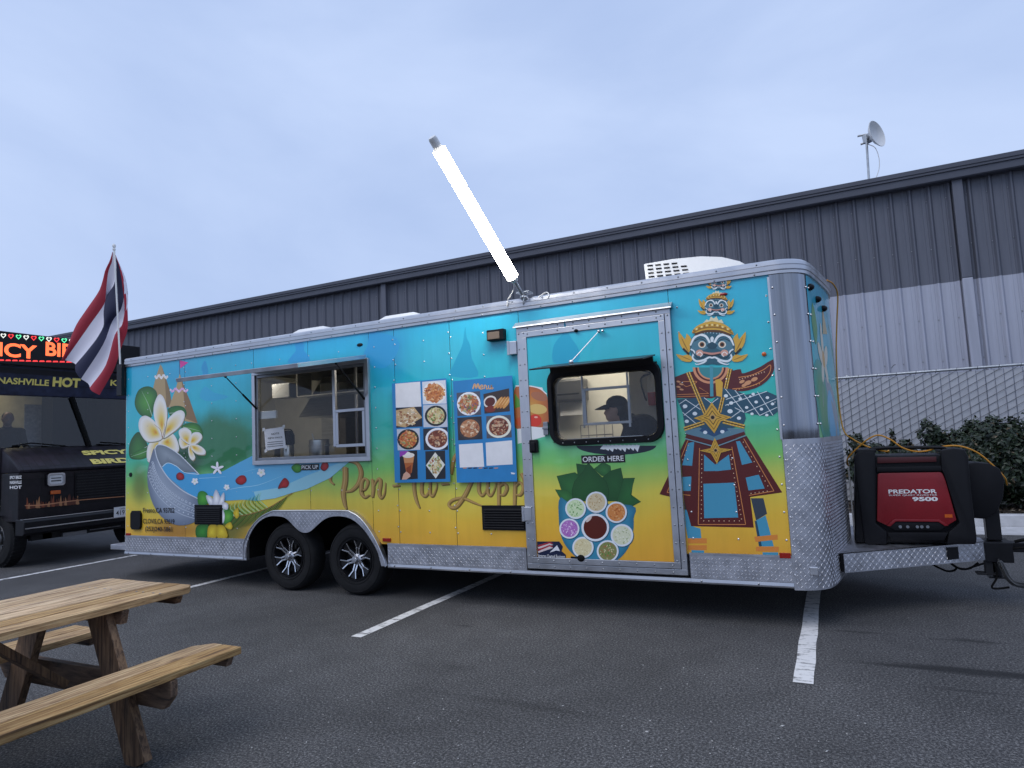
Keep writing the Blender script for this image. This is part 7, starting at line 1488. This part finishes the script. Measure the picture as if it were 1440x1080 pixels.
gy0 = PX(106, 680, XN).y; gz0, gz1 = PX(120, 702, XN).z, PX(120, 664, XN).z
s = MB(); s.box(XN-.019, XN-.005, gy0, BY1-.55, gz0, gz1); gr = s.build('grille', 'black_paint', tk)
n_ = 9; slm_ = MB(); slm_.box(XN-.005, XN+.012, gy0+.02, BY1-.57, 0, .016); me_ = slm_.mesh('slat'); me_.materials.append(M['frame_steel'])
for i in range(n_):
    o = bpy.data.objects.new('slat', me_); put(o, gr, (0, 0, gz0+.02+i*(gz1-gz0-.03)/n_))
for yc in (PX(78, 674, XN).y, BY1-.35):
    zc_ = PX(78, 674, XN).z; s = MB()
    def rr(y0, y1, z0, z1, r, x): return [(x, p[0], p[1]) for p in rrect(y0, y1, z0, z1, r, 4)]
    s.loft([rr(yc-.13, yc+.13, zc_-.10, zc_+.10, .04, XN+.001), rr(yc-.125, yc+.125, zc_-.095, zc_+.095, .04, XN+.03), rr(yc-.10, yc+.10, zc_-.07, zc_+.07, .03, XN+.032), rr(yc-.095, yc+.095, zc_-.065, zc_+.065, .03, XN+.015)], closed=True); hl = s.build('headlight', 'chrome', tk, smooth=True)
    s = MB(); s.poly(rr(yc-.095, yc+.095, zc_-.065, zc_+.065, .03, XN+.018)); s.build('lens', 'white_plastic', hl, fix=False)
    s = MB(); s.box(XN+.018, XN+.022, yc-.07, yc+.07, zc_-.03, zc_-.012); s.box(XN+.018, XN+.022, yc-.07, yc+.07, zc_+.012, zc_+.026); s.build('lens_bars', 'dark_steel', hl)
    s = MB(); s.box(XN+.001, XN+.016, yc-.07, yc+.07, zc_-.22, zc_-.165); s.build('turn_signal', 'amber_lens', tk, bevel=.006)
# flames printed along the lower edge
def xmap(px_, py_, h): return PX(px_, py_, XN+h)
pr = Print(xmap, .002, .0003); rnd = random.Random(2)
FLm = [hx('8a4426'), hx('b07a50'), hx('5c2a18')]
for k in range(22):
    x = 38+k*3.4+rnd.uniform(-1, 1); y = 715-(x-40)*.09; h = rnd.uniform(6, 17); pr.poly([(x-2.5, y), (x-1.5, y-h*.5), (x-.2+rnd.uniform(-1, 1), y-h), (x+1.0, y-h*.45), (x+2.5, y)], rnd.choice(FLm), 2)
pr.stroke([(35, 711), (60, 710), (105, 704), (175, 698)], [1.2, 1.5, 1.2, 1.0], hx('c88860')); pr.build('printed_flames', front_f)
# small white text on the fender
for i, (t_, y) in enumerate((('SPICY BIRDZ', 670), ('NASHVILLE', 677), ('HOT', 684))):
    a, b = PY(14, y+3.5, .038), PY(30.5, y+3.5, .038); text_mesh(t_, Vector((a.x, .036, (a.z+b.z)/2)), (1, 0, 0), (0, 0, 1), b.x-a.x, .045, 'lettering', 'white_print', tk, 0, .02)
# bumper, plate, lower frame
s = MB(); pb = [(-2.34, .47), (-2.30, .50), (-2.30, .66), (-2.34, .695), (-2.52, .70), (-2.52, .47)]; s.prism([(x, .04, z) for x, z in pb], (0, BY1-.12, 0)); bum = s.build('bumper', 'black_paint', tk, bevel=.01)
s = MB(); s.box(-2.30, -2.294, .05, BY1-.10, .565, .58); s.box(-2.42, -2.33, .05, BY1-.1, .6955, .706); s.build('chrome_strip', 'chrome', bum)
pa, pb_ = PX(160.5, 728, -2.29), PX(160.5, 713, -2.29); s = MB(); s.box(-2.299, -2.289, pa.y, pa.y+.31, pa.z, pa.z+.16); lp = s.build('license_plate', 'plate_white', tk, bevel=.003)
text_mesh('4197', Vector((-2.2885, pa.y+.03, pa.z+.03)), (0, 1, 0), (0, 0, 1), .19, .075, 'lettering', 'black_print', lp, 0, .01); text_mesh('California', Vector((-2.2885, pa.y+.09, pa.z+.12)), (0, 1, 0), (0, 0, 1), .13, .025, 'lettering', 'led_red' if False else 'black_print', lp, 0, 0)
s = MB(); s.box(-8.4, -2.6, .45, .57, .36, .5); s.box(-8.4, -2.6, 1.75, 1.87, .36, .5); s.box(-2.7, -2.6, .3, 2.0, .36, .46); s.cyl((-3.05, .2, .40), (-3.05, 2.1, .40), .05); s.build('chassis', 'frame_steel', tk)
s = MB(); p = PX(85, 757, -2.62); s.box(-2.64, -2.55, p.y, p.y+.35, .36, .42); s.box(-2.60, -2.56, p.y+.4, p.y+.9, .40, .415); s.build('tow_hook', 'alu_dark', tk, bevel=.005)
for yy, sg in ((.06, 1), (2.14, -1)):
    c = Vector((-3.05, yy if sg == 1 else yy+.1, .41)); ax_ = (0, sg, 0)
    s = MB(); s.lathe([(.21, .03), (.225, 0), (.30, -.008), (.37, .005), (.405, .04), (.41, .07), (.41, .18), (.39, .21), (.21, .2)], c, ax_, 44, closed=True)
    for k in range(40):
        a = 2*pi*k/40; s.bar(c+Vector((.405*cos(a), sg*.03, .405*sin(a))), c+Vector((.407*cos(a+.06), sg*.19, .407*sin(a+.06))), .03, .018, (cos(a), 0, sin(a)))
    w_ = s.build('wheel', 'tyre', tk, smooth=True, angle=30)
    s = MB(); s.lathe([(.222, .0), (.215, -.006), (.2, .02), (.17, .09), (.09, .10), (.085, .03), (.07, .02), (.01, .018)], c, ax_, 32, caps=False); rm = s.build('rim', 'dark_steel', w_, smooth=True)
    s = MB()
    for k in range(8): a = 2*pi*k/8; s.cyl(c+Vector((.12*cos(a), sg*.10, .12*sin(a))), c+Vector((.12*cos(a), sg*.07, .12*sin(a))), .014, 6)
    s.build('lug_nuts', 'chrome', w_, kind='stuff')
# interior of the cab
s = MB(); s.box(-4.88, -4.86, BY0+.06, BY1-.06, .76, 2.93); s.build('partition', 'cream_wall', tk)
s = MB(); s.box(-4.857, -4.845, .2, .75, 1.9, 1.93); s.box(-4.857, -4.845, .2, .75, 2.2, 2.35); s.build('wall_rack', 'dark_steel', tk)
a, b = PX(33, 622, -4.855), PX(66, 556, -4.855); s = MB(); s.box(-4.858, -4.84, a.y, b.y, 1.2, 2.55); s.build('cab_door', 'galv', tk, bevel=.02)
s = MB(); s.box(-4.6, -4.1, BY0+.2, .9, 2.90, 2.93); s.build('cab_light', 'cab_glow', tk)
yc_ = PX(74, 590, -4.5).y; s = MB(); s.box(-4.84, -4.5, yc_, BY1-.1, .8, 2.9); s.build('cab_cabinet', 'black_paint', tk)
s = MB(); s.box(-3.6, -3.02, BY0+.1, BY1-.1, 1.50, 1.68); s.build('dashboard', 'black_plastic', tk, bevel=.04)
# lit sign
sg_ = thing('led_sign', 'long lit letter sign with red hearts on the black truck roof', 'sign', (-3.15, 1.0, 3.0))
XL = -3.10; a, b = PX(0, 518, XL), PX(0, 465, XL)
s = MB(); s.box(XL-.14, XL, -.42, BY1, 3.003, b.z); s.build('sign_box', 'black_paint', sg_, bevel=.01)
def xm(px_, py_, h): return PX(px_, py_, XL+h)
def ledtext(t_, px0, px1, pyb, pyt, mt, n_='lettering'):
    a, b = PX(px0, pyb, XL+.004), PX(px1, pyb, XL+.004); hh = PX((px0+px1)/2, pyt, XL+.004).z-PX((px0+px1)/2, pyb, XL+.004).z
    text_mesh(t_, Vector((XL+.004, a.y, (PX((px0+px1)/2, pyb, XL).z))), (0, 1, 0), (0, 0, 1), b.y-a.y, hh, n_, mt, sg_, 0, .03)
ledtext('SPICY', -40, 52, 501.5, 481.5, 'led_orange'); ledtext('BIRDZ', 64, 141, 503.5, 484.5, 'led_orange')
def heart(cx, cy, r, mt):
    pts = []
    for k in range(20):
        t = 2*pi*k/20; pts.append((cx+r*(16*sin(t)**3)/16, cy-r*(13*cos(t)-5*cos(2*t)-2*cos(3*t)-cos(4*t))/16))
    s = MB(); P = [xm(x, y, .004) for x, y in pts]; Q = [xm(cx+(x-cx)*.58, cy+(y-cy)*.55, .004) for x, y in pts]; s.loft([P, Q], closed=True); s.build('heart', mt, sg_, fix=False)
for k in range(17): heart(-6+k*10.7, 471+k*.85, 4.0, ('led_green', 'led_white', 'led_red', 'led_green', 'led_white', 'led_red')[k % 6])
s = MB()
for k in range(16):
    x = 2+k*9.5; y = 506+k*.25; s.poly([xm(x-4, y+1.4, .004), xm(x+4, y+1.4, .004), xm(x+3, y-.6, .004), xm(x-3, y-.6, .004)])
s.build('glow_row', 'led_red', sg_, fix=False)
for px_ in (72, 86, 100):
    p = PX(px_, 513, -3.17); s = MB(); s.ball(p+Vector((.01, 0, 0)), .02, .045, .022); s.build('roof_marker_light', 'led_red', tk, smooth=True)
hp2 = PX(11, 589, -4.0); t2, H2, f2, l2 = person(hp2, .76, .05, radians(-20), 'person in dark clothes behind the black truck windshield')
